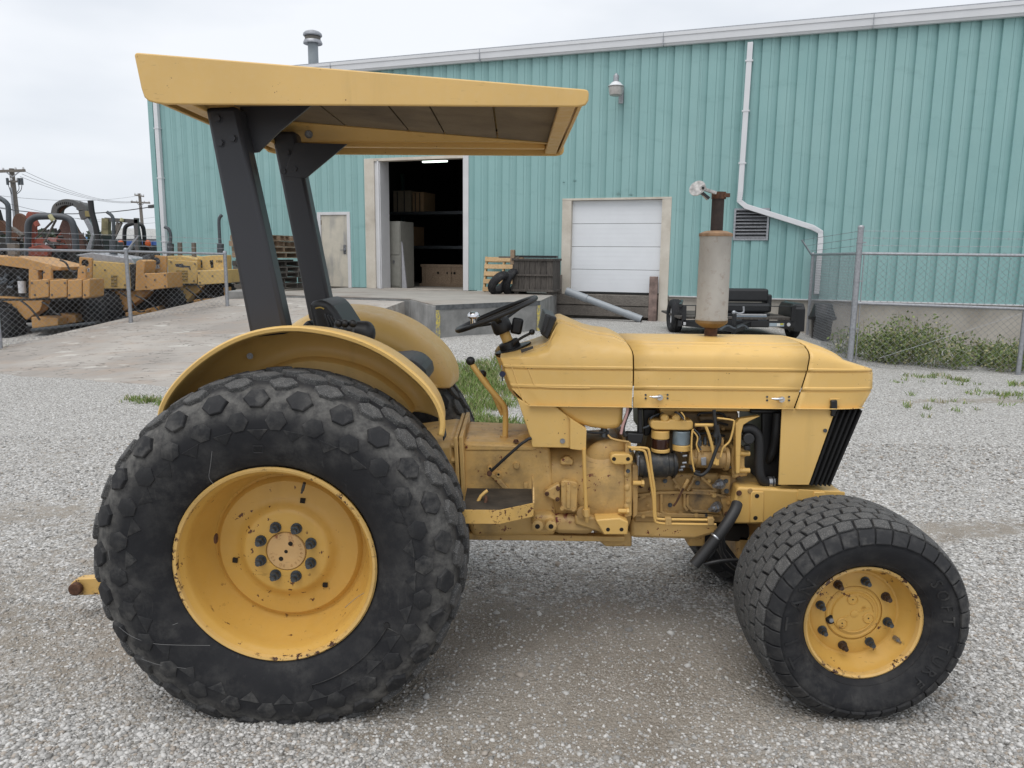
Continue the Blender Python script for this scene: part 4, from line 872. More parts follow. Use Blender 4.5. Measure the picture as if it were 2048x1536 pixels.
stack(m3, [(329, 454), (337, 458), (341, 470), (341, 488)], Y+.3, .034, M['darksteel'], (341, 487, 512, .07)); stack(m3, [(444, 430), (439, 436), (438, 450), (440, 487)], Y+.3, .034, M['darksteel'], (441, 487, 508, .07))
for u in (354, 382):
    pl_('wood_block', [(u, 485), (u+7, 485), (u+8, 517), (u+1, 514)], Y+.4, .1, M['oldwood'], m3)
# fastenings, hoses and seams shared by the three trenchers
for root, Yr, spots in ((m1, 13.85, [(64, 566), (70, 590), (95, 566), (104, 590), (130, 566), (139, 590), (170, 590), (88, 545), (166, 545)]), (m2, 15.14, [(292, 552), (330, 550), (292, 574), (330, 572), (310, 560)]), (m3, 16.19, [(398, 546), (450, 544), (400, 565), (452, 562), (425, 552)]), (m2, 15.49, [(190, 530), (262, 536), (190, 572), (210, 540), (250, 570)]), (m3, 16.59, [(342, 524), (390, 528), (342, 562), (388, 562)])):
    for u, v in spots: bm = NB(); q = at(u, v, Yr); cyl(bm, q, q+Vector((0, -.012, 0)), .016, n=8); mk('bolt', bm, M['darksteel'], root)
for root, Yr, px in ((m1, 13.9, [(84, 604), (98, 612), (108, 626), (122, 630)]), (m1, 13.9, [(40, 600), (60, 616), (80, 640)]), (m1, 14.0, [(120, 520), (132, 526), (140, 540), (152, 545)]), (m2, 15.2, [(240, 584), (262, 600), (275, 622), (290, 622)]), (m2, 15.2, [(270, 590), (300, 606), (316, 620)]), (m3, 16.3, [(372, 576), (390, 590), (410, 604)]), (m3, 16.3, [(396, 572), (416, 590), (440, 596)])):
    bm = NB(); tube(bm, [at(u, v, Yr) for u, v in px], .018, 7, 4); mk('hydraulic_hose', bm, M['hose'], root)
pl_('seam_strip', [(183, 577), (268, 577), (268, 580), (183, 580)], 15.47, .02, DK, m2, 0); pl_('seam_strip', [(338, 567), (394, 567), (394, 570), (338, 570)], 16.57, .02, DK, m3, 0); pl_('seam_strip', [(-60, 597), (180, 597), (180, 599.5), (-60, 603)], 14.0, .02, DK, m1, 0)
# 4: loop framed machine
Y = 17.2; m4 = thing('compact_tractor', at(100, 650, Y), 'old machine with a bent grey roll hoop behind the leftmost trencher', 'tractor'); m4.location.z = gz(m4.location.x, Y)
bm = NB(); tube(bm, [at(u, v, Y) for u, v in ((56, 520), (56, 470), (58, 445), (70, 435), (84, 433), (110, 433), (132, 435), (144, 444), (150, 470), (152, 500))], .07, 12, 4); mk('roll_hoop', bm, GRAYP, m4)
for a in ((70, 478, 106, 442), (88, 486, 112, 440)): bm = NB(); bar(bm, at(a[0], a[1], Y+.1), at(a[2], a[3], Y+.1), .04, .03); mk('strap', bm, M['oldwood'], m4)
bm = NB(); tube(bm, [at(100, 431, Y-.1), at(103, 436, Y-.12), at(107, 441, Y-.1)], .05, 8); mk('tie_rag', bm, flat('pale_yellow_rag', (.40, .38, .22), .9), m4)
pl_('body', [(54, 500), (150, 500), (150, 560), (54, 560)], Y+.3, .8, DK, m4); pl_('dash_housing', [(86, 505), (122, 503), (125, 530), (84, 530)], Y+.1, .4, M['black'], m4)
bigtyre(m4, at(104, 535, Y+.3), .34, .3); pl_('fender', [(55, 495), (78, 490), (95, 500), (95, 512), (55, 512)], Y-.05, .3, REDP, m4)
# 5: red trencher with digging boom
Y = 19.5; m5 = thing('trencher', at(90, 640, Y), 'red trencher with its toothed boom folded up behind the roll hoop', 'trencher'); m5.location.z = gz(m5.location.x, Y)
pl_('boom_mast', [(46, 470), (52, 428), (56, 423), (66, 424), (68, 430), (60, 440), (62, 480), (70, 500), (50, 505)], Y, .3, REDP, m5); pl_('engine_housing', [(64, 480), (84, 474), (100, 485), (112, 490), (113, 462), (121, 460), (124, 497), (64, 499)], Y+.1, .8, REDP, m5)
bm = NB(); q = at(42, 450, Y+.1); lathe(bm, [(0, -.03), (.27, -.05), (.29, 0), (.27, .05), (0, .03)], q, (.5, 1, 0), 24); mk('sprocket', bm, M['rust'], m5)
bm = NB(); bar(bm, at(62, 426, Y-.1), at(76, 452, Y-.1), .09, .09); mk('boom_arm', bm, REDP, m5)
bm = NB()
for i in range(16): q = at(random.uniform(70, 122), random.uniform(458, 495), Y-.05); cyl(bm, q, q+Vector((random.uniform(-.3, .3), 0, random.uniform(-.2, .2))), random.uniform(.02, .06), n=7)
mk('hydraulic_parts', bm, DK, m5); pl_('lower_body', [(0, 500), (160, 500), (160, 600), (0, 600)], Y+.5, .6, DK, m5)
pl_('warning_label', [(90, 480), (95, 480), (95, 490), (90, 490)], Y+.09, .005, M['trim'], m5, 0)
# 6: tall arched boom guard
Y = 18.4; m6 = thing('trenching_attachment', at(150, 640, Y), 'dark arched trencher boom guard rising above the parked machines', 'digging boom'); m6.location.z = gz(m6.location.x, Y)
def arch(px, w, dpt, m_, nm):
    bm = NB(); rows = []; P_ = smooth_path([at(u, v, Y) for u, v in px], 4)
    for i, p in enumerate(P_):
        d = (P_[min(i+1, len(P_)-1)]-P_[max(i-1, 0)]).normalized(); n = Vector((-d.z, 0, d.x)); rows.append([p+n*w/2, p-n*w/2, p-n*w/2+Vector((0, dpt, 0)), p+n*w/2+Vector((0, dpt, 0))])
    V = loft(bm, rows, True); bm.faces.new(V[0]); bm.faces.new(V[-1]); return mk(nm, bm, m_, m6, 30, bevel=.01)
mg = paint('worn_dark_grey', (.085, .088, .092), .5, chips=.8, grime=.5)
ag = arch([(107, 428), (110, 415), (120, 407), (132, 404), (146, 406), (157, 412)], .14, .3, mg, 'boom_guard'); arch([(156, 411), (165, 418), (166, 426), (170, 437)], .20, .28, mg, 'boom_knuckle'); arch([(171, 438), (180, 455), (189, 474)], .12, .2, M['galv'], 'cylinder_rod')
bm = NB()
for i in range(9): q = at(113+4*i, 410-4*math.sin(i/8*math.pi*.9), Y-.004); box(bm, q.x-.012, q.x+.012, q.y, q.y+.01, q.z-.025, q.z+.025)
mk('slots', bm, M['shade_black'], ag)
bm = NB()
for i in range(7): q = at(110+3*i, 426-3.0*i, Y+.1); bar(bm, q, q+Vector((.06, 0, -.05)), .03, .05)
mk('teeth', bm, M['rust'], ag); bm = NB(); q = at(175, 427, Y-.02); box(bm, q.x-.06, q.x+.06, q.y, q.y+.2, q.z-.07, q.z+.06); mk('valve_block', bm, flat('brassy', (.25, .20, .08), .5), m6)
pl_('mast_base', [(180, 472), (203, 470), (210, 505), (215, 560), (180, 560)], Y, .5, DK, m6); pl_('chain_shield', [(118, 455), (124, 440), (134, 437), (143, 446), (152, 462), (165, 478), (174, 506), (140, 506)], Y+.3, .2, paint('rusted_red', (.085, .035, .03), .7, chips=.8, grime=.6), m6)
pl_('side_bar', [(172, 498), (184, 466), (188, 470), (180, 505)], Y-.2, .1, M['galv'], m6)
# 7: four post frame, and the small black hooped tractor with orange lamps
Y = 20.5; m7 = thing('canopy_frame', at(250, 600, Y), 'angular dark frame with yellowish posts behind the second trencher', 'frame'); m7.location.z = gz(m7.location.x, Y)
for nm, a, b, w, m_ in (('post', (213, 437), (211, 520), .17, flat('yellowed_post', (.20, .18, .10), .8, 0, .4, 8)), ('top_bar', (211, 439), (277, 443), .10, mg), ('post', (273, 436), (276, 520), .10, mg), ('diagonal', (228, 477), (243, 445), .06, M['oldwood']), ('diagonal', (226, 480), (236, 445), .06, M['oldwood'])):
    bm = NB(); bar(bm, at(*a, Y), at(*b, Y), w, w); mk(nm, bm, m_, m7)
bm = NB(); tube(bm, [at(245, 437, Y-.08), at(243, 443, Y-.1)], .05, 8); mk('tie_rag', bm, flat('pale_rag', (.40, .38, .22), .9), m7)
pl_('engine_box', [(224, 484), (236, 484), (237, 505), (224, 505)], Y, .3, GRAYP, m7); pl_('base', [(205, 505), (300, 505), (300, 560), (205, 560)], Y, .6, DK, m7)
Y = 23; m8 = thing('compact_tractor', at(270, 600, Y), 'small black hooped tractor with orange lamps before the white shed', 'tractor'); m8.location.z = gz(m8.location.x, Y)
bm = NB(); tube(bm, [at(u, v, Y) for u, v in ((249, 500), (249, 465), (252, 453), (262, 448), (272, 447), (284, 451), (288, 465), (290, 500))], .058, 10, 4); mk('roll_hoop', bm, M['black'], m8)
bm = NB(); bar(bm, at(272, 443, Y-.2), at(280, 500, Y-.2), .13, .10); mk('loader_arm', bm, M['black'], m8)
for u in (242, 296): 
    bm = NB(); ball(bm, at(u, 488, Y-.1), .10, .9, .5, 1.2); mk('lamp', bm, flat('orange_lens', (.55, .10, .02), .35), m8)
pl_('body', [(240, 492), (298, 490), (300, 560), (238, 560)], Y, .8, DK, m8)
bm = NB(); tube(bm, [at(u, v, Y-.3) for u, v in ((262, 505), (270, 496), (285, 492), (298, 495), (303, 503))], .03, 8, 4); mk('hose', bm, M['hose'], m8)
bm = NB(); bar(bm, at(258, 505, Y-.6), at(270, 478, Y-.6), .09, .05); mk('lift_arm', bm, M['galv'], m8)
# left edge dark bits
Y = 16.5; m9 = thing('scrap_frame', at(10, 640, Y), 'rusty angled steel frame leaning at the left edge of the yard', 'frame'); m9.location.z = gz(m9.location.x, Y)
for a, b, w, m_ in (((-6, 420), (8, 470), .10, DK), ((-8, 440), (38, 478), .16, M['rust']), ((-10, 470), (10, 455), .07, M['galv']), ((22, 458), (44, 474), .12, M['oldwood']), ((-10, 482), (40, 492), .2, DK)):
    bm = NB(); bar(bm, at(*a, Y), at(*b, Y), w, w); mk('bar', bm, m_, m9)
for u in (2, 30): bm = NB(); bar(bm, at(u, 478, Y+.1), at(u, 640, Y+.1), .12, .12); mk('leg', bm, DK, m9)
# low concrete block and timbers right of the third trencher
q = at(470, 603, 15.6); bk = tag(mk('concrete_block', box(NB(), q.x-.14, q.x+.75, 15.6, 16.3, .5, at(470, 582, 15.6).z), M['dock'], None, 0, bevel=.015), 'grey concrete block at the top of the ramp beside the last fence post', 'block')
# ================================================================== far background
shed = thing('far_shed', at(260, 505, 70), 'low white metal shed far behind the yard', 'shed'); ws_ = flat('shed_white', (.62, .62, .60), .6); Y = 70
pl_('wall', [(222, 506), (330, 506), (330, 478), (222, 478)], Y, 12, flat('shed_grey_wall', (.42, .43, .44), .6), shed, 0); pl_('roof', [(218, 479), (332, 479), (315, 458), (232, 456)], Y-.3, 13, ws_, shed, 0)
o = pl_('roof_edge', [(218, 479.6), (332, 479.6), (332, 478), (218, 478)], Y-.5, .3, GRAYP, shed, 0)
sk = thing('blue_skip', at(285, 505, 45), 'blue steel container in front of the far white shed', 'container'); bl_ = flat('container_blue', (.03, .085, .28), .5); Y = 45
pl_('tub', [(252, 506), (330, 506), (330, 482), (250, 482)], Y, 2.2, bl_, sk, .02)
for u in (262, 275, 288, 301, 314): pl_('rib', [(u, 505), (u+2.5, 505), (u+2.5, 483), (u, 483)], Y-.08, .08, bl_, sk, 0)
sg = thing('yard_sign', at(163, 500, 38), 'blue and white triangular sign between the trencher booms', 'sign'); Y = 38
pl_('sign_face', [(160, 473), (174, 474), (173, 487), (168, 490)], Y, .05, flat('sign_blue', (.12, .27, .48), .5), sg, 0); bm = NB(); bar(bm, at(168, 489, Y+.03), at(168, 512, Y+.03), .08, .08); mk('sign_post', bm, M['galv'], sg); pl_('white_mark', [(164, 476), (170, 476), (167, 484)], Y-.01, .01, M['trim'], sg, 0)
def leafmass(name, boxes, n, size, mat, seed):
    rg = np.random.default_rng(seed); V = []; 
    for (c, rad, w) in boxes:
        m = int(n*w); d = rg.normal(size=(m, 3)); d /= np.linalg.norm(d, axis=1)[:, None]; r = rg.random(m)**.4
        V.append(np.array(c)+d*r[:, None]*np.array(rad))
    P_ = np.concatenate(V); m = len(P_); a = rg.normal(size=(m, 3)); a /= np.linalg.norm(a, axis=1)[:, None]; b = np.cross(a, rg.normal(size=(m, 3))); b /= np.linalg.norm(b, axis=1)[:, None]
    s = size*(.5+rg.random(m))[:, None]; q = np.stack([P_-a*s, P_+b*s*.55, P_+a*s, P_-b*s*.55], 1).reshape(-1, 3)
    return np_mesh(name, q, np.arange(m*4).reshape(m, 4), mat, False, 4)
def leaf_mat(name, a, b, dry=None):
    t = NT(name); g = t.n('ShaderNodeNewGeometry'); c = t.mix(g.outputs['Random Per Island'], a, b)
    if dry: c = t.mix(t.ramp(g.outputs['Random Per Island'], .80, .84), c, dry)
    t.col(c); t.set(Roughness=.6); t.b.inputs['Specular IOR Level'].default_value = .3; return t.m
tw = []
for i in range(30):
    u = random.uniform(-120, 330); Y = random.uniform(150, 190); zt = at(u, random.uniform(462, 480), Y).z; x = at(u, 480, Y).x; tw.append(((x, Y, zt*.55), (random.uniform(5, 9), 5, zt*.5), 1/30))
o = leafmass('far_wood', tw, 16000, .9, leaf_mat('far_leaves', (.045, .06, .04), (.10, .125, .085)), 3); o['kind'] = 'stuff'
pm = wood('pole_timber', (.13, .115, .10), (.26, .235, .21), stretch=(30, 30, 2))
def pole(Y, top, bot, rr, arms, label, nm):
    p = at(*bot, Y); p.z = 0; t = thing('utility_pole', p, label, 'utility pole', 'utility poles beyond the yard'); a = at(*top, Y)
    b = Vector((at(*bot, Y).x, Y, at(*bot, Y).z)); dr_ = (a-b).normalized(); b0 = b-dr_*(b.z/dr_.z); mk('pole', cyl(NB(), b0, a, rr*1.25, rr*.85, 12), pm, t)
    for u0, v0, u1, v1, w in arms:
        q0, q1 = at(u0, v0, Y-.15), at(u1, v1, Y-.15); ar = mk('crossarm', bar(NB(), q0, q1, w, w*1.2), pm, t)
        for f in (.05, .3, .7, .95): q = q0.lerp(q1, f); mk('insulator', lathe(NB(), [(.05, .06), (.07, .12), (.05, .2), (0, .24)], q, (0, 0, 1), 8), M['trim'], ar)
    return t
p1 = pole(48, (23, 337), (38, 480), .16, [(-12, 343, 50, 341, .13), (14, 363, 44, 363, .09)], 'tall grey utility pole with a wide crossarm at the left edge', 1)
for s in (-1, 1): bm = NB(); bar(bm, at(25, 354, 47.8), at(25+13*s, 344, 47.8), .06, .05); mk('brace', bm, M['galv'], p1)
bm = NB(); tube(bm, [at(22, 375, 47.7), at(24, 395, 47.7), at(29, 440, 47.7), at(31, 480, 47.7)], .06, 8); mk('conduit', bm, M['galv'], p1)
for u in (15, 38, 44): bm = NB(); cyl(bm, at(u, 363, 47.6)+UZ*.2, at(u, 363, 47.6)-UZ*.2, .075, n=10); mk('cutout', bm, M['darksteel'], p1)
for a in (((16, 368), (20, 380), (23, 388)), ((44, 368), (42, 380), (34, 388)), ((37, 368), (38, 378), (33, 386))): bm = NB(); tube(bm, [at(u, v, 47.6) for u, v in a], .022, 6, 4); mk('jumper_wire', bm, M['black'], p1)
p2 = pole(80, (279, 387), (286, 470), .16, [(262, 404, 300, 406, .13), (269, 390, 288, 393, .10)], 'smaller utility pole with two crossarms beside the teal warehouse corner', 2)
for s in (-1, 1): bm = NB(); bar(bm, at(281, 413, 79.8), at(281+8*s, 405, 79.8), .07, .05); mk('brace', bm, M['galv'], p2)
lines = thing('power_lines', at(150, 380, 60), 'thin power and telephone lines strung across the sky at left', 'power line')
def wire(a, b, sag, r=.012):
    P0, P1 = at(*a), at(*b); pts = [P0.lerp(P1, i/14)-UZ*(sag*4*(i/14)*(1-i/14)) for i in range(15)]; mk('wire', tube(NB(), pts, r, 5), M['black'], lines, 0)
for dv, du in ((0, 50), (5, 44), (10, 40)): wire((du, 343+dv, 48), (264+dv, 403+dv*.2, 80), .55)
wire((-60, 384, 46), (278, 391, 80), .5, .011); wire((-60, 402, 44), (330, 430, 90), .8, .011)
wire((-60, 404, 30), (318, 411, 26), .35, .016); wire((20, 408, 47), (330, 443, 80), .6, .012)
bm = NB(); q0, q1 = at(299, 413.5, 26.5), at(312, 411.8, 26.1); bar(bm, q0, q1, .10, .10); mk('splice_box', bm, M['black'], lines)

# ================================================================== weeds and grass
lg = leaf_mat('weed_leaves', (.115, .165, .05), (.27, .33, .12), (.38, .36, .20))
bx = []
for i in range(70):
    f = random.uniform(.02, 1.9); d = random.uniform(.35, 1.7); hh = (.86 if f < .62 else .56)*random.uniform(.55, 1.1)*(1.0 if d < 1.2 else .7)
    q = C0+dF*(lF*f); w_ = Vector((dF.y, -dF.x, 0)); w_ = w_ if w_.y > 0 else -w_; q = q+w_*d; bx.append(((q.x, q.y, hh*.45), (.30, .26, hh*.52), 1/70))
wd = leafmass('weeds', bx, 15000, .026, lg, 5); wd['kind'] = 'stuff'
bm_st = NB()
for (c, r_, _) in bx:
    for k_ in range(5): x = c[0]+random.uniform(-.2, .2); y = c[1]+random.uniform(-.2, .2); tube(bm_st, [(x, y, 0), (x+random.uniform(-.1, .1), y, c[2]*2*random.uniform(.6, 1.05))], .003, 3, 0, False)
o = mk('weed_stalks', bm_st, flat('dry_stalk', (.16, .15, .07), .8), None, 0); o['kind'] = 'stuff'
def blades(name, pts, h0, mat, per=9, spread=.05):
    rg = np.random.default_rng(11); pts = np.array(pts); n = len(pts)*per; b = np.repeat(pts, per, 0)+np.concatenate([rg.normal(size=(n, 2))*spread, np.zeros((n, 1))], 1); b[:, 2] = ground_z(b[:, 0], b[:, 1])
    a = rg.random(n)*6.283; w = .0035+.003*rg.random(n); h = h0*(.4+rg.random(n)*.9); lean = rg.normal(size=(n, 2))*.5
    t = np.stack([np.cos(a), np.sin(a), 0*a], 1)*w[:, None]; top = b+np.stack([lean[:, 0]*h, lean[:, 1]*h, h], 1); mid = (b+top)/2+np.array([0, 0, 1])*(h*.12)[:, None]
    V = np.stack([b-t, b+t, mid+t*.8, mid-t*.8, top], 1).reshape(-1, 3); i = np.arange(n)[:, None]*5
    Fc = np.concatenate([i+np.array([[0, 1, 2]]), i+np.array([[0, 2, 3]]), i+np.array([[3, 2, 4]])]); o = np_mesh(name, V, Fc, mat); o['kind'] = 'stuff'; return o
gm_ = leaf_mat('grass_blades', (.11, .17, .04), (.22, .30, .085), (.38, .34, .20)); rg = np.random.default_rng(4); gp = []
for i in range(5200):          # the grassy patch between the tractor and the dock
    y = rg.uniform(5.6, 11.5); x = rg.uniform(-1.3, .85)*y/8+rg.normal()*.12
    k_ = float(fbm(np.array([x*1.7+3]), np.array([y*1.1]), 8, 4)[0])+.10*math.exp(-((y-10.3)/.8)**2)
    if k_ > .497: gp.append((x, y, 0))
blades('grass', gp, .085, gm_, 9, .06)
gp = []
for i in range(110):
    y = rg.uniform(8, 11.4); x = y*rg.uniform(.50, .72)
    if fbm(np.array([x*1.1]), np.array([y*1.9]), 15, 3)[0] > .54: gp.append((x, y, 0))
for c, n_, s in ((atz(2015, 792, 0), 26, .14), (atz(1920, 762, 0), 12, .1), (atz(1870, 755, 0), 12, .12), (atz(2040, 772, 0), 14, .12), (atz(290, 803, 0), 22, .10), (atz(270, 800, 0), 8, .08), (atz(310, 806, 0), 6, .06)):
    for i in range(n_): gp.append((c.x+rg.normal()*s, c.y+rg.normal()*s, 0))
o = blades('weed_tufts', gp, .06, gm_, 10, .03)
gp = [];
for i in range(500): t_ = rg.uniform(-.3, 1.0); q = Fa.lerp(Fb, t_); gp.append((q.x+rg.normal()*.12-.10, q.y+rg.normal()*.12+.10, 0))
blades('fence_weeds', gp, .16, gm_, 6, .05)
# ================================================================== the tractor
YC = 3.40
T = thing('tractor', (0.2, YC, 0), 'faded yellow utility tractor with a roof canopy and big turf tyres', 'tractor')
def mir(y): return 2*YC-y
def P3(u, v, Y): return at(u, v, Y)
def tp(nm, px, Y, d, mat, bev=.005, par=None, label=None, seg=2): return mk(nm, plate(NB(), px, Y, d), mat, par or T, 30, bevel=bev, seg=seg, label=label)
def ttube(nm, px, r, mat, par=None, sm=4, n=8, Y=None):
    pts = [at(p[0], p[1], p[2] if len(p) > 2 else Y) for p in px]; return mk(nm, tube(NB(), pts, r, n, sm), mat, par or T, 50)
def disc(bm, u, v, Y, r, d, n=16): p = at(u, v, Y); cyl(bm, p, p+Vector((0, -d, 0)), r, n=n); return bm
# ---------------------------------------------------------------- tyres
class Prof:
    """cross-section of a tyre by arc length; radius and distance across"""
    def __init__(s, pts):
        s.p = smooth_path([Vector((r, y, 0)) for r, y in pts], 6); s.L = [0]
        for a, b in zip(s.p, s.p[1:]): s.L.append(s.L[-1]+(b-a).length)
    def at(s, l):
        l = max(0, min(s.L[-1]-1e-6, l)); i = max(j for j in range(len(s.L)-1) if s.L[j] <= l); f = (l-s.L[i])/(s.L[i+1]-s.L[i]); p = s.p[i].lerp(s.p[i+1], f); t = (s.p[i+1]-s.p[i]).normalized()
        return p, t
    def find_y(s, y):      # arc length where the section has reached this distance across, on the crown
        for i in range(len(s.p)//6, len(s.p)-1):
            if (s.p[i].y-y)*(s.p[i+1].y-y) <= 0: return s.L[i]
def squash(bm, z_ground, zc):
    for v in bm.verts:
        if v.co.z < z_ground+.05: 
            t = v.co.z-z_ground; v.co.z = z_ground+ (0.004+max(0, t)*.9 if t < .05 else t) if t > 0 else z_ground+.002+random.uniform(0, .002)
def wheel_tyre(wh, c, prof, flip, seg=120):
    sg = -1 if flip else 1; mp_ = lambda y: c.y+sg*(y)
    bm = NB(); rows = []
    for i in range(seg):
        a = 2*math.pi*i/seg; rows.append([Vector((c.x+p.x*math.cos(a), mp_(p.y), c.z+p.x*math.sin(a))) for p in prof.p])
    rows.append(rows[0]); V = [[bm.verts.new(q) for q in r] for r in rows[:-1]]
    for i in range(seg):
        for j in range(len(prof.p)-1): bm.faces.new((V[i][j], V[(i+1)%seg][j], V[(i+1)%seg][j+1], V[i][j+1]))
    rmax = max(p.x for p in prof.p); rr_ = [math.hypot(v.co.x-c.x, v.co.z-c.z)/rmax for v in bm.verts]; dv = [float(sstep(.80, .90, q)*(1-sstep(.965, .99, q))) if rmax > .5 else 0.0 for q in rr_]
    squash(bm, 0.0, c.z); o = mk('tyre', bm, M['rubber'], wh, 60); at2 = o.data.attributes.new('dust', 'FLOAT', 'POINT'); at2.data.foreach_set('value', dv); return o
def lugs(bm, c, prof, flip, polys, h, top=.84, zg=True):
    """polys: list of outlines [(arc length, angle)], each raised h along the section's normal"""
    sg = -1 if flip else 1
    def pt(l, a, hh):
        p, t = prof.at(l); n = Vector((-t.y, t.x, 0)); n = n if n.x*1+0 > -9 else n
        n = Vector((t.y, -t.x, 0))
        r = p.x+n.x*hh; y = p.y+n.y*hh; return Vector((c.x+r*math.cos(a), c.y+sg*y, c.z+r*math.sin(a)))
    for pl, hh in polys:
        k = len(pl); cl = sum(q[0] for q in pl)/k; ca = sum(q[1] for q in pl)/k
        lo = [bm.verts.new(pt(l, a, -.004)) for l, a in pl]
        m1 = [bm.verts.new(pt(cl+(l-cl)*(top+.09), ca+(a-ca)*(top+.09), hh*.82)) for l, a in pl]
        hi = [bm.verts.new(pt(cl+(l-cl)*top, ca+(a-ca)*top, hh)) for l, a in pl]
        cv = bm.verts.new(pt(cl, ca, hh*1.01))
        for i in range(k):
            j = (i+1) % k; bm.faces.new((lo[i], lo[j], m1[j], m1[i])); bm.faces.new((m1[i], m1[j], hi[j], hi[i])); bm.faces.new((hi[i], hi[j], cv))
def hexpoly(l, a, hl, ha, jit=0): return [(l+hl*dl*(1+random.uniform(-jit, jit)), a+ha*da*(1+random.uniform(-jit, jit))) for dl, da in ((-1, -.45), (-1, .45), (0, 1), (1, .45), (1, -.45), (0, -1))]
# rear wheels (section given by radius and distance inward from the outer face)
RX, RZ, RR = -.842, .600, .650
pr_r = Prof([(.360, .068), (.374, .034), (.42, .006), (.48, -.010), (.540, -.012), (.590, .002), (.626, .028), (.649, .066), (.661, .13), (.665, .22), (.661, .31), (.649, .376), (.626, .412), (.590, .436), (.540, .45), (.48, .45), (.42, .434), (.374, .405), (.360, .375)])
NL = 26
def rear_wheel(flip):
    face = 2.575; c = Vector((RX, face if not flip else mir(face), RZ)); sg = -1 if flip else 1
    ax = Vector((0, sg, 0)); cr = Vector((RX-.002, c.y, RZ-.003))
    rp_ = [(.352, .10), (.364, .045), (.365, .036), (.360, .031), (.353, .034), (.347, .048), (.338, .062), (.332, .075), (.330, .11), (.322, .15), (.308, .19), (.298, .22), (.288, .235), (.279, .232), (.272, .222), (.262, .214), (.235, .212), (.205, .210), (.190, .206), (.176, .196), (.165, .184), (.155, .177), (.148, .176), (.078, .176), (.075, .181), (.0, .181)]
    wh = mk('rear_wheel', lathe(NB(), rp_, cr, ax, 96), M['rim'], T, 32, label=None if flip else 'near rear wheel with worn turf tyre')
    wheel_tyre(wh, c, pr_r, flip); mk('rim_edge', lathe(NB(), [(.3655, .047), (.3672, .036), (.361, .029), (.352, .032), (.348, .044)], cr, ax, 96), M['edge'], wh)
    ls = pr_r.L[-1]; mid = ls/2; PIT = .0725; hl = .0345; ha = 2*math.pi/NL*.325
    polys, worn = [], []
    for row in range(-4, 5):
        l = mid+row*PIT
        for i in range(NL):
            a = 2*math.pi*(i+.5*(row % 2))/NL+.05
            if abs(row) <= 2: worn.append((hexpoly(l, a, hl, ha*1.04, .07), (.0195 if abs(row) < 2 else .0175)+random.uniform(-.002, .002)))
            elif abs(row) == 3: polys.append((hexpoly(l, a, hl, ha, .07), .014))
            else: polys.append((hexpoly(l+(.004 if row > 0 else -.004), a, hl*.95, ha*.95, .06), .0055))
    for row in (-5, 5):
        for i in range(NL):
            a = 2*math.pi*(i+.5)/NL+.05; l = mid+row*PIT+(.014 if row < 0 else -.014); s_ = 1 if row > 0 else -1
            polys.append(([(l-.026*s_, a-ha*.95), (l-.026*s_, a+ha*.95), (l+.016*s_, a)], .003))
    for side in (-1, 1): bm = NB(); lugs(bm, c, pr_r, flip, [q for q in polys if (q[0][0][0]-mid)*side > 0], 0); squash(bm, 0, RZ); mk('shoulder_lugs', bm, M['tread'], wh, 25, kind='stuff')
    bm = NB(); lugs(bm, c, pr_r, flip, worn, 0); squash(bm, 0, RZ); mk('tread_lugs', bm, M['worn'], wh, 25, kind='stuff')
    for i in range(8):
        a = R(20+45*i); p = cr+Vector((.1015*math.cos(a), sg*.176, .1015*math.sin(a))); bm = nut(NB(), p, -ax, .0165, .026, .017, .0095); mk('wheel_nut', bm, M['darksteel'], wh)
    if not flip:
        cp_ = cr+ax*.181; hc = mk('hub_cap', lathe(NB(), [(.0735, .004), (.0735, -.002), (.071, -.006), (0, -.006)], cp_, ax, 40), paint('rust_bled_cap', (.58, .36, .15), .5, chips=2.8, grime=.5, rust=(.27, .10, .04), chipscale=36), wh)
        mk('cap_seam', lathe(NB(), [(.0745, -.0005), (.0790, -.001), (.0790, .004)], cp_, ax, 40), M['rust'], wh); bm = NB()
        for du, dv, r_ in ((.018, .031, .009), (-.020, -.029, .009), (0, 0, .007)): q = cp_+Vector((du, -.0065, dv)); cyl(bm, q, q+Vector((0, -.0005, 0)), r_, n=12)
        mk('cap_bore', bm, M['shade_black'], wh)
        for body, a0, da in (('D66116', 25, -15.5), ('P BD 421', -72, -14)):
            for i, ch in enumerate(body):
                if ch == ' ': continue
                a = R(a0+da*i); bm = text_mesh(ch, .016, .0008); bmesh.ops.transform(bm, matrix=Matrix.Translation(cp_+Vector((.057*math.cos(a), -.0062, .057*math.sin(a)))) @ Matrix.Rotation(R(90), 4, 'X') @ Matrix.Rotation(a-R(90), 4, 'Z'), verts=bm.verts); mk('cast_letter', bm, paint('rust_letter', (.42, .24, .09), .6), wh, 0)
        bm = NB(); p = at(609, 966, 2.70); tube(bm, [p, at(605, 981, 2.715)], .006, 8); tube(bm, [at(605, 981, 2.715), at(603, 986, 2.72)], .004, 8); mk('valve_stem', bm, M['darksteel'], wh)
        bm = NB()
        for u, v in ((606, 1000), (471, 1119), (651, 1168)): q = at(u, v, 2.785); bar(bm, q+Vector((-.009, .0, 0)), q+Vector((.009, -.0, -.002)), .018, .016, (0, 1, 0))
        mk('square_hole', bm, M['shade_black'], wh); bm = NB(); p = at(432, 1077, 2.72); ball(bm, p, .02, .25, 1, 1); mk('access_slot', bm, M['rust'], wh)
        # moulded plaques on the sidewall
        bm = NB(); p, t = pr_r.at(.16)
        for u, v, w_ in ((516, 899, .016), ): q = at(u, v, 2.563); tube(bm, [q+Vector((sx*w_, 0, sz*.012)) for sx, sz in ((-1, -1), (1, -1), (1.0, 1), (-1, 1), (-1, -1))], .0022, 5)
        pts = []
        for i in range(17): a = R(-74+2.9*i); pts.append(Vector((RX+.51*math.cos(a), 2.5635, RZ+.51*math.sin(a))))
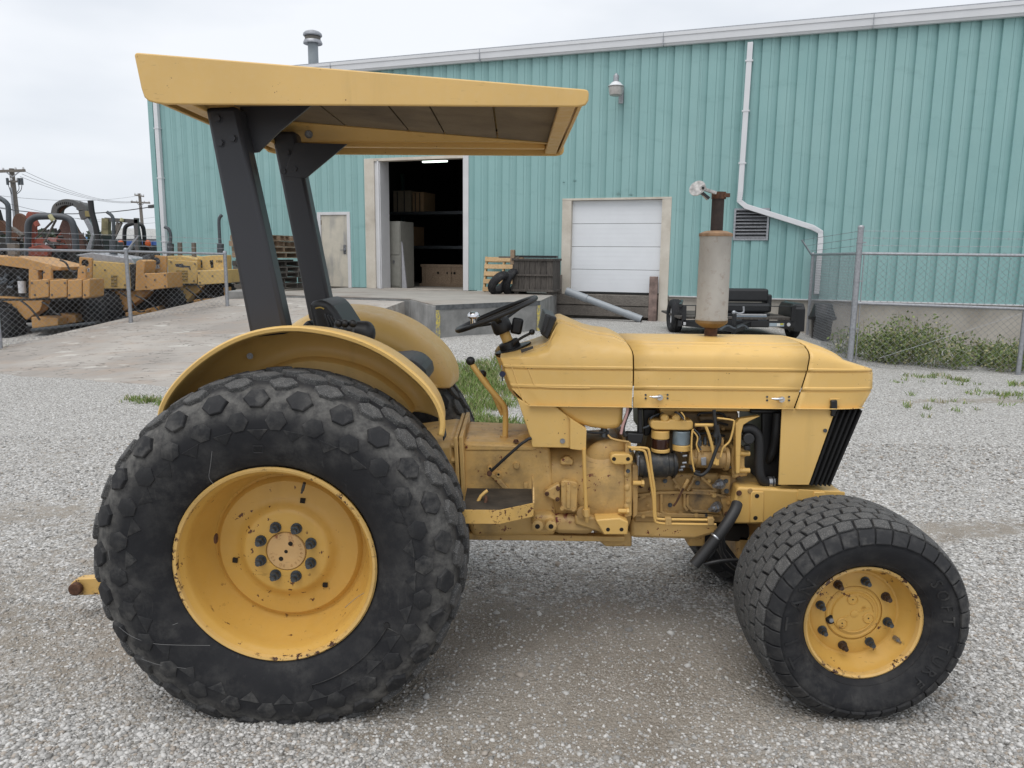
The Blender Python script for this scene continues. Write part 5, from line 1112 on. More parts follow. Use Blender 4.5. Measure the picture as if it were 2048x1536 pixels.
        for i in range(17): a = R(-74+2.9*(16-i)); pts.append(Vector((RX+.455*math.cos(a), 2.5655, RZ+.455*math.sin(a))))
        mk('moulded_plaque', bm, M['rubber'], wh); bm = NB(); tube(bm, pts+[pts[0]], .0022, 5); mk('moulded_plaque', bm, M['tread'], wh); bm = NB(); tube(bm, [q.lerp(pts[-1-i], .28) for i, q in enumerate(pts[3:12], 3)]+[pts[11].lerp(pts[-12], .72)], .0015, 5); mk('moulded_plaque', bm, M['rubber'], wh)
        for pxs in ([(424, 902), (421, 930), (418, 955), (427, 968)], [(238, 1254), (262, 1272), (300, 1286), (350, 1290), (420, 1291)], [(283, 1318), (320, 1330), (372, 1337)], [(690, 1215), (712, 1196), (728, 1186)], [(216, 1100), (219, 1120)], [(345, 1250), (356, 1246)]):
            pp_ = [at(u, v, 2.5585) for u, v in pxs]; bm = NB(); tube(bm, pp_, .0009, 4, 4); mk('dry_scratch', bm, M['galv'] if False else flat('scuffed_rubber', (.14, .14, .14), .9), wh, 0)
        bm = NB(); q = at(773, 1251, 2.566); cyl(bm, q+Vector((0, .02, 0)), q+Vector((0, -.003, 0)), .011, n=14); mk('sidewall_plug', bm, M['black'], wh)
    return wh
rear_wheel(False); rear_wheel(True)
# front wheels
M['browned'] = flat('browned_nut', (.07, .045, .032), .6, .4, .4, 60)
FX, FZ = 1.307, .377
pr_f = Prof([(.212, .075), (.226, .050), (.248, .026), (.278, .010), (.312, .001), (.342, .010), (.365, .034), (.379, .072), (.387, .135), (.390, .220), (.387, .305), (.379, .368), (.365, .406), (.342, .430), (.312, .439), (.278, .430), (.248, .414), (.226, .390), (.212, .365)])
def front_wheel(flip):
    face = 2.605; c = Vector((FX, face if not flip else mir(face), FZ)); sg = -1 if flip else 1; ax = Vector((0, sg, 0)); cr = Vector((FX, c.y, FZ-.002))
    rp_ = [(.205, .12), (.215, .066), (.2185, .060), (.219, .054), (.214, .051), (.209, .056), (.206, .066), (.203, .085), (.197, .10), (.186, .118), (.177, .134), (.172, .142), (.164, .143), (.159, .140), (.109, .140), (.109, .146), (0, .146)]
    wh = mk('front_wheel', lathe(NB(), rp_, cr, ax, 80), M['rim'], T, 32, label=None if flip else 'near front wheel with block pattern tyre')
    wheel_tyre(wh, c, pr_f, flip, 110); mk('rim_edge', lathe(NB(), [(.2185, .066), (.2208, .054), (.214, .0495), (.207, .055), (.204, .072)], cr, ax, 80), M['edge'], wh)
    ls = pr_f.L[-1]; mid = ls/2; N = 36; st = 2*math.pi/N; cw = .0535; polys = []; sh = []
    rr = random.Random(5)
    for col in (-3, -2, -1, 0, 1, 2, 3):
        for i in range(N):
            a = st*(i+.5*(col % 2)); l = mid+col*cw; w = cw*.415; q = st*.440; sk_ = .06*st*(1 if col % 2 else -1); j = lambda: rr.uniform(-.0025, .0025)
            polys.append(([(l-w+j(), a-q+sk_), (l-w-.002, a+sk_*1.4), (l-w+j(), a+q+sk_), (l+j(), a+q*1.02), (l+w+j(), a+q-sk_), (l+w+.002, a-sk_), (l+w+j(), a-q-sk_), (l+j(), a-q*1.02)], .0125))
    for s_ in (-1, 1):
        for i in range(N):
            a = st*(i+.5); l0 = mid+s_*cw*3.53; l1 = mid+s_*(cw*3.5+.052); q = st*.44
            sh.append(([(l0, a-q), (l0, a+q), ((l0+l1)/2, a+q+.02), (l1, a+q+.035), (l1, a-q+.035), ((l0+l1)/2, a-q+.02)], .0095))
    bm = NB(); lugs(bm, c, pr_f, flip, polys, 0, .87); squash(bm, 0, FZ); mk('tread_blocks', bm, M['worn'], wh, 25, kind='stuff')
    for side in (-1, 1): bm = NB(); lugs(bm, c, pr_f, flip, [q for q in sh if (q[0][0][0]-mid)*side > 0], 0, .94); squash(bm, 0, FZ); mk('shoulder_blocks', bm, M['tread'], wh, 25, kind='stuff')
    for i in range(8):
        a = R(76+45*i); p = cr+Vector((.134*math.cos(a), sg*.140, .134*math.sin(a))); bm = nut(NB(), p, -ax, .0135, .024, .016, .0085); mk('wheel_nut', bm, M['browned'] if i in (1, 4, 7) else M['darksteel'], wh)
    if flip: return
    f = cr+ax*.146
    hc = mk('hub_cover', lathe(NB(), [(.106, .006), (.106, -.004), (.100, -.009), (.094, -.009), (.091, -.005), (.085, -.005), (.081, -.011), (0, -.012)], f, ax, 56), M['rim'], wh, 30)
    bm = NB(); g = f-ax*.012
    for a in (100, -18, 222):
        q = g+Vector((.058*math.cos(R(a)), 0, .058*math.sin(R(a)))); lathe(bm, [(.021, .003), (.021, -.002), (.018, -.004), (.0165, -.001), (.0, -.001)], q, ax, 20)
    lathe(bm, [(.014, .002), (.014, -.002), (.012, -.003), (0, -.003)], g, ax, 18)
    pts = [g+Vector((.074*math.cos(R(a)), -.001, .074*math.sin(R(a)))) for a in range(8, 88, 8)]; tube(bm, pts, .0025, 6)
    pts = [g+Vector((.074*math.cos(R(a)), -.001, .074*math.sin(R(a)))) for a in range(235, 335, 8)]; tube(bm, pts, .0025, 6)
    d_ = Vector((math.cos(R(22)), 0, math.sin(R(22)))); bar(bm, g-d_*.058, g-d_*.02, .003, .003); bar(bm, g+d_*.02, g+d_*.062, .003, .003)
    mk('cast_relief', bm, M['rim'], wh)
    for body, dd in (('222', .040),):
        bm = text_mesh(body, .011, .0012); n_ = Vector((-d_.z, 0, d_.x)); bmesh.ops.transform(bm, matrix=Matrix.Translation(g+d_*dd+n_*.010+Vector((0, -.001, 0))) @ Matrix.Rotation(-R(22), 4, 'Y') @ Matrix.Rotation(R(90), 4, 'X'), verts=bm.verts); mk('cast_letters', bm, M['rim'], wh, 0)
    bm = NB()
    for a in (100, -18, 222): q = g+Vector((.058*math.cos(R(a)), -.0015, .058*math.sin(R(a)))); cyl(bm, q, q+Vector((0, -.0006, 0)), .003, n=8)
    q = f+Vector((.090*math.cos(R(197)), -.004, .090*math.sin(R(197)))); cyl(bm, q, q+Vector((0, -.007, 0)), .0175, n=16); mk('cover_bore', bm, M['shade_black'], wh)
    bm = NB(); cyl(bm, q, q+Vector((0, -.014, 0)), .0085, n=10); mk('bare_stud', bm, M['galv'], wh)
    bm = NB(); p = at(1789, 1275, 2.73); cyl(bm, p, p+Vector((.004, -.02, 0)), .010, n=8); cyl(bm, p+Vector((.006, -.018, -.004)), p+Vector((.010, -.030, -.006)), .005, n=8); mk('valve_stem', bm, M['steel'], wh)
    # raised maker's lettering round the sidewall
    hp = [p for p in pr_f.p[:len(pr_f.p)//2] if p.x < .36]; SWR = [p.x for p in hp]; SWY = [p.y for p in hp]
    def ringtext(body, rad, a0, da, size, dep, inner=False):
        p_, t_ = None, None
        for i, ch in enumerate(body):
            if ch == ' ': continue
            a = R(a0+da*i); bm = text_mesh(ch, size, dep)
            for v in bm.verts:
                r_ = rad+v.co.y; t_ = a-v.co.x/rad; v.co = Vector((c.x+r_*math.cos(t_), c.y+float(np.interp(r_, SWR, SWY))-v.co.z-.0005, c.z+r_*math.sin(t_)))
            mk('raised_letter', bm, M['tread'], wh, 0)
    ringtext('TITAN', .280, 206, -15.0, .080, .0045); ringtext('SOFT TURF', .284, 38, -10.5, .056, .004)
    bm = NB()
    for rad, y in ((.240, .034), (.318, .0025)): lathe(bm, [(rad-.0025, y+.004), (rad-.001, y-.0015), (rad+.001, y-.0015), (rad+.0025, y+.004)], c, ax, 90)
    mk('sidewall_ridge', bm, M['rubber'], wh)
front_wheel(False); front_wheel(True)
# ---------------------------------------------------------------- fenders: path in the side view, section across
fpx = [(318, 836), (322, 815), (334, 790), (352, 765), (378, 738), (410, 712), (445, 690), (485, 672), (530, 660), (580, 655), (630, 659), (680, 669), (728, 685), (775, 709), (815, 738), (848, 768), (870, 797), (883, 825), (887, 850), (884, 872)]
FP = [Vector((p.x, p.z, 0)) for p in [at(u, v, 2.76) for u, v in fpx]]; FP = smooth_path(FP, 3)
def fender(flip):
    yy = (lambda y: mir(y)) if flip else (lambda y: y)
    sec = [(2.768, -.016), (2.757, -.010), (2.754, .0), (2.758, .004), (2.768, .005), (2.80, .000), (2.90, -.008), (2.96, -.012), (3.015, -.020), (3.048, -.042), (3.075, -.070), (3.088, -.100), (3.088, -.126), (3.074, -.146), (3.045, -.152), (3.034, -.160), (3.034, -.20), (3.030, -.206), (3.034, -.212), (3.034, -.225), (3.030, -.231), (3.034, -.237), (3.034, -.40)]
    rows = []; n = len(FP)
    for i, p in enumerate(FP):
        d = (FP[min(i+1, n-1)]-FP[max(i-1, 0)]).normalized(); nrm = Vector((-d.y, d.x, 0)); nrm = nrm if nrm.y > -.2 else -nrm
        if i < n/2 and nrm.x > .3: nrm = -nrm
        row = []
        for y, h in sec:
            q = p+nrm*h
            row.append(Vector((q.x-(.038 if flip else 0), yy(y), q.y)))
        rows.append(row)
    bm = NB(); loft(bm, rows); fd = mk('fender', bm, M['hood'], T, 40); so = fd.modifiers.new('thickness', 'SOLIDIFY'); so.thickness = .004; so.offset = 0
    if not flip:
        bm = NB(); p = at(500, 712, 3.045); nut(bm, p, (0, -1, 0), .010, .008); mk('fender_bolt', bm, M['steel'], fd)
    else:
        bm = NB(); ball(bm, at(866, 773, 3.715), .022, 1.1, .5, .6); mk('fender_lug', bm, M['hood'], fd)
    return fd
fender(False); fender(True)
# ---------------------------------------------------------------- rollover posts and canopy
def px_post(px, Y, dep, nm, par=None): return tp(nm, px, Y, dep, M['rops'], .016, par)
pn = px_post([(409, 214), (474, 212), (575, 668), (500, 676)], 2.945, .10, 'rops_post')
pf = px_post([(541, 262), (590, 262), (667, 640), (618, 643)], 3.76, .10, 'rops_post')
for par, px, Y in ((pn, ((436, 238), (441, 286), (466, 277)), 2.945), (pf, ((575, 305), (568, 343), (590, 338)), 3.76)):
    for u, v in px: bm = nut(NB(), at(u, v, Y), (0, -1, 0), .013, .012); mk('bolt', bm, M['rops'], par)
tp('gusset', [(479, 213), (622, 211), (560, 262), (517, 304), (500, 306)], 3.03, .014, M['rops'], .002, pn); tp('gusset', [(590, 285), (694, 288), (612, 356), (566, 352)], 3.755, .014, M['rops'], .002, pf)
ttube('wiring', [(474, 228), (484, 262), (494, 300), (503, 335), (510, 375)], .004, M['hose'], pn, Y=2.99)
ttube('wiring', [(497, 305), (508, 330), (512, 350), (509, 376)], .004, M['hose'], pn, Y=3.0)
# canopy: folded shell, inner rails, lining
cy0, cy1 = 2.745, 4.055
out = [(268, 110), (271, 105), (277, 105), (1168, 178), (1176, 180), (1178, 187), (1177, 201), (1172, 209), (1164, 212), (1152, 213.5), (333, 208.5), (312, 206), (297, 202), (288, 194), (282, 176)]
def side_shell(Y, d, nm):
    return mk(nm, prism(NB(), [at(u, v, cy0)+Vector((0, Y-cy0, 0)) for u, v in out], (0, d, 0)), M['canopy'], can, 30, bevel=.006, seg=3)
rl, rh = at(290, 203, cy0), at(271, 105, cy0); fl, fh = at(1172, 209, cy0), at(1176, 180, cy0)
bm = NB(); rows = []
for q in ((rh+Vector((.004, 0, -.004))), fh+Vector((-.003, 0, -.003))): rows.append([Vector((q.x, y, q.z+dz)) for y, dz in ((cy0+.004, -.004), (cy0+.03, .002), (YC, .012), (cy1-.03, .002), (cy1-.004, -.004))])
V = loft(bm, rows); can = mk('canopy', bm, M['canopy'], T, 30); so = can.modifiers.new('thickness', 'SOLIDIFY'); so.thickness = .006; so.offset = -1
side_shell(cy0, .014, 'side_fascia'); side_shell(cy1-.014, .014, 'side_fascia')
bm = NB(); hexa(bm, [Vector((fh.x-.002, cy0+.015, fh.z-.006)), Vector((fh.x-.002, cy1-.015, fh.z-.006)), Vector((fl.x-.008, cy1-.015, fl.z+.006)), Vector((fl.x-.008, cy0+.015, fl.z+.006))], [Vector((fh.x-.016, cy0+.015, fh.z-.006)), Vector((fh.x-.016, cy1-.015, fh.z-.006)), Vector((fl.x-.022, cy1-.015, fl.z+.006)), Vector((fl.x-.022, cy0+.015, fl.z+.006))]); mk('front_fascia', bm, M['canopy'], can, bevel=.003)
bm = NB(); hexa(bm, [Vector((rh.x+.006, cy0+.015, rh.z-.006)), Vector((rh.x+.006, cy1-.015, rh.z-.006)), Vector((rl.x+.006, cy1-.015, rl.z+.01)), Vector((rl.x+.006, cy0+.015, rl.z+.01))], [Vector((rh.x+.02, cy0+.015, rh.z-.006)), Vector((rh.x+.02, cy1-.015, rh.z-.006)), Vector((rl.x+.02, cy1-.015, rl.z+.01)), Vector((rl.x+.02, cy0+.015, rl.z+.01))]); mk('rear_fascia', bm, M['canopy'], can, bevel=.003)
zb = 2.214; xr0, xr1 = -1.19, .20
mk('frame_rail', box(NB(), xr0, xr1-.05, cy0+.016, cy0+.055, zb+.0, zb+.022), M['canopy'], can, bevel=.004)
mk('frame_rail', box(NB(), xr0, xr1-.05, 3.90, 3.94, zb+.008, zb+.030), M['canopy'], can, bevel=.004)
mk('cross_rail', box(NB(), xr1-.045, xr1+.012, cy0+.016, cy1-.016, zb+.0, zb+.02), M['canopy'], can, bevel=.004)
mk('cross_rail', box(NB(), xr0, xr0+.06, cy0+.056, cy1-.016, zb+.0, zb+.02), M['canopy'], can, bevel=.004)
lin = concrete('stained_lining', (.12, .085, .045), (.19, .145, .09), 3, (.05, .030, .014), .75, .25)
zr = lambda x: rh.z+(fh.z-rh.z)*(x-rh.x)/(fh.x-rh.x)-.018
xa, xb = -1.22, .16
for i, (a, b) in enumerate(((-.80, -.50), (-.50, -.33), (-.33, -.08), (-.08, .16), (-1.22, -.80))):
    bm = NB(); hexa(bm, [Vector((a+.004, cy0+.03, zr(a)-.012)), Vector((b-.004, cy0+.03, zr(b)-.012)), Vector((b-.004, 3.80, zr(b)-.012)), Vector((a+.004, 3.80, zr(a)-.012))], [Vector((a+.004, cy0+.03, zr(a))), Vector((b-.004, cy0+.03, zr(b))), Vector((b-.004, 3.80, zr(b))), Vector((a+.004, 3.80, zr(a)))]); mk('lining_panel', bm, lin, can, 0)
bm = NB(); hexa(bm, [Vector((xa, 3.795, zr(xa)-.016)), Vector((xb, 3.795, zr(xb)-.016)), Vector((xb, 3.90, zb+.028)), Vector((xa, 3.90, zb+.028))], [Vector((xa, 3.80, zr(xa)-.006)), Vector((xb, 3.80, zr(xb)-.006)), Vector((xb, 3.91, zb+.034)), Vector((xa, 3.91, zb+.034))])
ch = mk('side_channel', bm, M['canopy'], can)
for u, v in ((618, 268), (656, 247), (727, 253)):
    d = ray(u, v); bm = NB(); q = at(u, v, 3.845); cyl(bm, q, q+Vector((0, -.008, -.004)), .019, n=16); nut(bm, q+Vector((0, -.008, -.004)), (0, -1, -.4), .010, .008); mk('lining_bolt', bm, M['galv'], ch)
bm = NB(); tube(bm, [at(606, 230, 3.70), at(660, 238, 3.70), at(760, 246, 3.70), at(900, 256, 3.71), at(1060, 264, 3.71)], .005, 6, 3); mk('lamp_cable', bm, M['rust'], can)
# ---------------------------------------------------------------- driver's place
seat = tp('seat', [(650, 700), (700, 705), (760, 722), (806, 718), (832, 722), (850, 742), (856, 770), (700, 775), (640, 760)], 3.24, .34, M['vinyl'], .03, seg=3)
tp('backrest', [(617, 604), (640, 600), (658, 604), (672, 622), (690, 650), (700, 668), (696, 705), (650, 705), (632, 660)], 3.24, .34, M['vinyl'], .022, seat, seg=3)
for i in range(4): ttube('piping', [(648+6*i, 628+2*i, 3.216), (658+7*i, 650+2*i, 3.214), (664+8*i, 672+3*i, 3.214)], .006, M['vinyl'], seat)
bm = NB(); tube(bm, [at(622, 609, 3.212), at(628, 640, 3.212), at(640, 690, 3.212)], .006, 6, 4); mk('piping', bm, M['vinyl'], seat)
bm = NB(); q0, q1 = at(672, 664, 3.19), at(733, 666, 3.19); tube(bm, [q0, q0.lerp(q1, .5), q1], .050, 18); ball(bm, q1, .050, .75, 1, 1, 18); mk('arm_cushion', bm, M['vinyl'], seat, 50)
ttube('seat_badge', [(631, 617), (640, 615), (648, 618)], .003, flat('gold_thread', (.35, .24, .05), .5), seat, Y=3.212)
tp('seat_hinge', [(604, 650), (616, 640), (628, 652), (640, 668), (600, 672)], 3.3, .2, M['black'], .01, seat)
for u in (677, 690, 706): 
    lv_ = ttube('control_lever', [(u-1, 682, 3.10), (u, 652, 3.10)], .0065, M['darksteel'], Y=3.10, sm=0); bm = NB(); ball(bm, at(u, 647, 3.10), .0165); mk('knob', bm, M['black'], lv_)
bm = NB(); tube(bm, [at(u, v, 3.09) for u, v in ((682, 676), (698, 672), (712, 678), (716, 686))], .004, 6, 4); mk('lever_guide', bm, M['darksteel'], T)
# steering wheel
sc0 = at(993, 628, YC); tl = R(23); ux = Vector((math.cos(tl), 0, math.sin(tl))); uy = Vector((0, 1, 0)); un = Vector((-math.sin(tl), 0, math.cos(tl))); SR = .186
pts = [sc0+ux*(SR*math.cos(2*math.pi*i/48))+uy*(SR*math.sin(2*math.pi*i/48)) for i in range(48)]
bm = NB(); prev = None; V = []
for i in range(48):
    rad = (pts[i]-sc0).normalized(); r_ = .0115; V.append([bm.verts.new(pts[i]+rad*(r_*math.cos(a))+un*(r_*math.sin(a))) for a in [2*math.pi*k_/10 for k_ in range(10)]])
for i in range(48): skin(bm, V[i], V[(i+1)%48])
stw = mk('steering_wheel', bm, M['black'], T, 60)
hub = sc0-un*.055
for a in (90, 210, 330): bm = NB(); e = sc0+ux*(SR*.97*math.cos(R(a-60)))+uy*(SR*.97*math.sin(R(a-60))); bar(bm, hub+un*.015, e-un*.008, .026, .012, un); mk('spoke', bm, M['black'], stw, bevel=.004)
cd = (at(1030, 690, YC)-at(1000, 640, YC)).normalized()
mk('wheel_hub', lathe(NB(), [(0, .0), (.034, .0), (.042, .012), (.044, .055), (.038, .068), (0, .07)], sc0-un*.02, -un, 24), M['black'], stw)
bm = NB(); k0 = at(948, 655, YC-.06); cyl(bm, k0, at(947, 636, YC-.06), .014, n=16); lathe(bm, [(0, .030), (.018, .028), (.026, .018), (.027, .008), (.018, 0)], at(947, 637, YC-.06), (0, 0, 1), 20); mk('spinner_knob', bm, M['chrome'], stw)
c0 = sc0-un*.085; col_ = mk('steering_column', cyl(NB(), c0, c0-un*.12, .024, n=18), M['yellow'], T)
bm = NB(); cyl(bm, c0-un*.045, c0-un*.13, .046, .050, 18); mk('column_boot', bm, M['black'], col_, bevel=.008); ttube('hand_throttle', [(1027, 693, 3.34), (1031, 684, 3.33), (1046, 674, 3.32), (1062, 666, 3.31)], .006, M['black'], col_); bm = NB(); ball(bm, at(1064, 664, 3.31), .013); mk('knob', bm, M['black'], col_)
bm = NB(); q = at(1035, 645, YC+.03); bar(bm, at(1031, 668, YC+.03), at(1037, 636, YC+.03), .05, .03, (0, 1, 0)); mk('indicator_box', bm, M['black'], col_, bevel=.01)
mk('column_plate', cyl(NB(), at(1026, 698, YC), at(1025, 695, YC), .085, n=24), M['black'], col_)
# ---------------------------------------------------------------- bonnet: three panels of one section, their joints following the shut lines
HY = 3.125; HW = YC-HY
def zrow(v, u=1400): return at(u, v, HY).z
ZB, ZT = zrow(815), 1.352
zA, zB2 = zrow(741), zrow(778)
sec = [(-.018, ZB+.004), (0, ZB), (0, zB2-.010), (.004, zB2-.008), (.004, zB2-.003), (-.0035, zB2), (-.004, zB2+.008), (0, zB2+.012), (0, zA-.006), (.004, zA-.004), (.004, zA), (-.0035, zA+.003), (-.004, zA+.010), (0, zA+.014), (.002, 1.285), (.006, 1.302), (.016, 1.318), (.034, 1.331), (.060, 1.339), (.064, 1.344), (.100, 1.3475), (.104, 1.352), (.150, 1.356), (HW, 1.360)]
def bounds(px): 
    pp_ = [at(u, v, HY) for u, v in px]; zz = [p.z for p in pp_]; xx = [p.x for p in pp_]
    return lambda z: float(np.interp(z, zz[::-1], xx[::-1]))
seam1 = bounds([(1247, 662), (1252, 680), (1262, 694), (1267, 708), (1267, 760), (1265, 816)])
seam2 = bounds([(1588, 668), (1612, 684), (1622, 694), (1621, 712), (1613, 745), (1602, 780), (1588, 818)])
def panel(nm, xs_, xe_, ns, shape, mat=M['hood']):
    bm = NB(); rows = []
    for i in range(ns+1):
        t = i/ns; row = []
        for dy, z in sec: x = xs_(z)+(xe_(z)-xs_(z))*t; row.append(shape(x, dy, z, t))
        full = row+[Vector((p.x, mir(p.y), p.z)) for p in row[-2::-1]]; rows.append(full)
    loft(bm, rows); o = mk(nm, bm, mat, T, 28); so = o.modifiers.new('thickness', 'SOLIDIFY'); so.thickness = .004; so.offset = -1; return o
hood = panel('bonnet', lambda z: seam1(z)+.003, lambda z: seam2(z)-.003, 6, lambda x, dy, z, t: Vector((x, HY+dy, z)))
# nose: top drops and the sides draw in towards the front
nose_top = bounds([(1622, 660), (1753, 742)]); nf = bounds([(1620, 684), (1700, 700), (1737, 718), (1751, 733), (1753, 742), (1753, 772), (1746, 792), (1729, 818)])
xn = {}
def nose_end(z): return float(np.interp(z, [ZB, zrow(792), zrow(772), zrow(742), zrow(728), zrow(712), zrow(700)+.004, 1.36], [at(1731, 818, HY).x, at(1747, 795, HY).x, at(1753, 772, HY).x, at(1753.5, 742, HY).x, at(1747, 728, HY).x, at(1728, 712, HY).x, at(1706, 702, HY).x, at(1700, 700, HY).x]))
def nshape(x, dy, z, t):
    k_ = sstep(.0, 1, t); drop = .052*t**1.7*float(sstep(zA, 1.335, z)); pull = .035*t**4
    return Vector((x, HY+dy+pull*(1-dy/HW), z-drop))
nose = panel('bonnet_nose', lambda z: seam2(z)+.003, nose_end, 12, nshape)
# closed front of the nose
me = nose.data; bm = NB(); off = wloc(nose); rows = []
pts = []
for dy, z in sec[1:]: pts.append(nshape(nose_end(z), dy, z, 1))
ful = pts+[Vector((p.x, mir(p.y), p.z)) for p in pts[-2::-1]]; m_ = len(ful)
inner = [Vector((p.x-.004, YC+(p.y-YC)*.96, p.z)) for p in ful]
V0 = [bm.verts.new(p) for p in ful]; h_ = m_//2
for i in range(h_-0): 
    a, b = V0[i], V0[m_-1-i]; 
    if i+1 <= m_-2-i and V0[i+1] is not V0[m_-2-i]: bm.faces.new((V0[i], V0[i+1], V0[m_-2-i], V0[m_-1-i]))
    elif i+1 == m_-2-i: bm.faces.new((V0[i], V0[i+1], V0[m_-1-i]))
mk('nose_front', bm, M['hood'], nose, 28)
# catches, screws and the rubber nose latch
for u, v in ((1305, 794), (1548, 798)):
    bm = NB(); p = at(u+14, v, HY-.004); cyl(bm, p+Vector((0, .006, 0)), p+Vector((0, -.012, 0)), .0125, n=18); tube(bm, [p+Vector((0, -.012, .004)), p+Vector((-.022, -.016, .002)), p+Vector((-.042, -.010, .003))], [.007, .006, .0035], 8, 3); c_ = mk('bonnet_catch', bm, M['chrome'], hood, 50)
    bm = NB()
    for du in (-22, 22):
        for dv in (-3.5, 3.5): q = at(u+8+du, v+dv-1, HY); cyl(bm, q, q+Vector((0, -.003, 0)), .0042, n=10)
    mk('catch_rivet', bm, M['darksteel'], hood)
bm = NB(); a = at(1668, 798, HY-.012); bar(bm, at(1667, 800, HY-.006), at(1667, 822, HY-.004), .026, .020, (0, 1, 0)); bar(bm, at(1667, 820, HY-.004), at(1665, 832, HY), .018, .015, (0, 1, 0)); mk('rubber_latch', bm, M['black'], nose, bevel=.004); tp('latch_plate', [(1660, 797), (1680, 797), (1680, 812), (1660, 812)], HY-.003, .004, M['yellow'], .002, nose)
# cowl behind the bonnet
ck = [# x px along near side, half width at the shoulder, top z offset, top half width
      ]
xL = bounds([(1000, 716), (1003, 724), (1012, 748), (1026, 785), (1040, 803), (1060, 812)])
topz = lambda x: float(np.interp(x, TX, TZv))
tpx = [(1003, 706), (1030, 700), (1060, 690), (1093, 676), (1100, 655), (1112, 630), (1121, 629), (1140, 637), (1165, 648), (1190, 655), (1220, 659), (1247, 661), (1262, 661)]
TT = [at(u, v, YC-.05) for u, v in tpx]; TX = [p.x for p in TT]; TZv = [p.z for p in TT]; TZv[-1] = 1.360; TZv[-2] = 1.360
def cshape(x, dy, z, t):
    zt = topz(x); w = float(np.interp(x, [at(1003, 720, HY).x, at(1060, 720, HY).x, seam1(1.3)], [.03, .006, 0])); zs = 1.285
    if z <= zs: return Vector((x, HY+dy+w, z))
    f = (z-zs)/(1.360-zs); zz = zs+(zt-zs)*f**.85; k_ = max(0, zt-1.36)
    return Vector((x, HY+dy+w+ (k_*.95)*f*(1-dy/HW)*1.2, zz))
cowl = panel('cowl', xL, lambda z: seam1(z)-.003, 70, cshape)
# embossed outline on the cowl side and rear edge
ttube('pressed_bead', [(1054, 732, HY+.008), (1062, 752, HY+.006), (1068, 768, HY+.005), (1078, 773, HY+.004), (1110, 775, HY+.002), (1180, 776, HY)], .003, M['hood'], cowl, sm=3, n=6)
ttube('pressed_bead', [(1021, 727, HY+.0225), (1030, 752, HY+.019), (1044, 795, HY+.013), (1050, 806, HY+.010)], .003, M['hood'], cowl, sm=3, n=6)
bm = NB(); rows = []
for z in np.linspace(ZB, 1.285, 8): x = xL(z); w = .03; rows.append([Vector((x, HY+w+.0, z)), Vector((x-.02, HY+w+.06, z)), Vector((x-.03, YC, z)), Vector((x-.02, mir(HY+w+.06), z)), Vector((x, mir(HY+w), z))])
loft(bm, rows); mk('rear_panel', bm, M['hood'], cowl, 40)
ib = mk('instrument_panel', prism(NB(), [at(u, v, HY+.10) for u, v in ((1081, 668), (1091, 627), (1114, 635), (1112, 640), (1096, 679))], (0, .35, 0)), M['black'], cowl, 0, bevel=.006)
bm = NB(); a, b = at(1088, 665, HY+.085), at(1098, 630, HY+.085); bar(bm, a, b, .015, .02); tp('panel_bezel', [(1084, 665), (1092, 630), (1100, 633), (1090, 668)], HY+.09, .02, M['vinyl'], .004, ib); bm.free()
tp('warning_label', [(1041, 699), (1066, 692), (1067, 697), (1043, 706)], HY+.055, .004, flat('dark_label', (.04, .035, .03), .5), 0, cowl)
kf = ttube('key_ring', [(1003, 730), (1004, 740)], .002, M['steel'], Y=HY+.02, sm=0); bm = NB(); p = at(1005, 748, HY+.02); cyl(bm, p, p+Vector((0, -.004, 0)), .0125, n=16); bar(bm, p-UZ*.01, p-UZ*.03, .005, .003); mk('key', bm, flat('navy_key', (.012, .017, .05), .4), kf)
# lower cowl shield, tank
ls = tp('cowl_shield', [(1034, 796), (1056, 808), (1109, 811), (1134, 832), (1173, 858), (1172, 901), (1133, 896), (1064, 895), (1060, 874), (1047, 835)], HY+.008, .45, M['hood'], .004)
tp('shield_fold', [(1134, 832), (1173, 858), (1172, 902), (1140, 898), (1140, 838)], HY-.006, .012, M['hood'], .004, ls); bm = nut(NB(), at(1125, 882, HY+.006), (0, -1, 0), .0085, .006); mk('shield_bolt', bm, M['steel'], ls)
bm = NB(); tk = [(1104, 806), (1128, 830), (1152, 847), (1182, 856), (1215, 860), (1240, 858), (1246, 848), (1248, 806)]; prism(bm, [at(u, v, HY+.022) for u, v in tk], (0, .43, 0)); tank = mk('fuel_tank', bm, M['yellow'], T, 30, bevel=.022, seg=4)
ttube('hose', [(1262, 815), (1254, 830), (1247, 850), (1246, 862), (1252, 872)], .009, M['hose'], tank, Y=HY+.01); ttube('clear_hose', [(1256, 813), (1253, 830), (1246, 850), (1242, 868)], .006, flat('pink_hose', (.50, .30, .28), .4), tank, Y=HY+.0)
ttube('tank_pipe', [(1174, 864), (1200, 866), (1215, 862)], .005, M['black'], tank, Y=HY+.05); bm = NB(); q = at(1208, 864, HY+.06); cyl(bm, q-UZ*.02, q+UZ*.02, .014); box(bm, q.x-.02, q.x+.02, q.y-.01, q.y+.01, q.z-.006, q.z+.006); mk('fuel_tap', bm, M['darksteel'], tank)
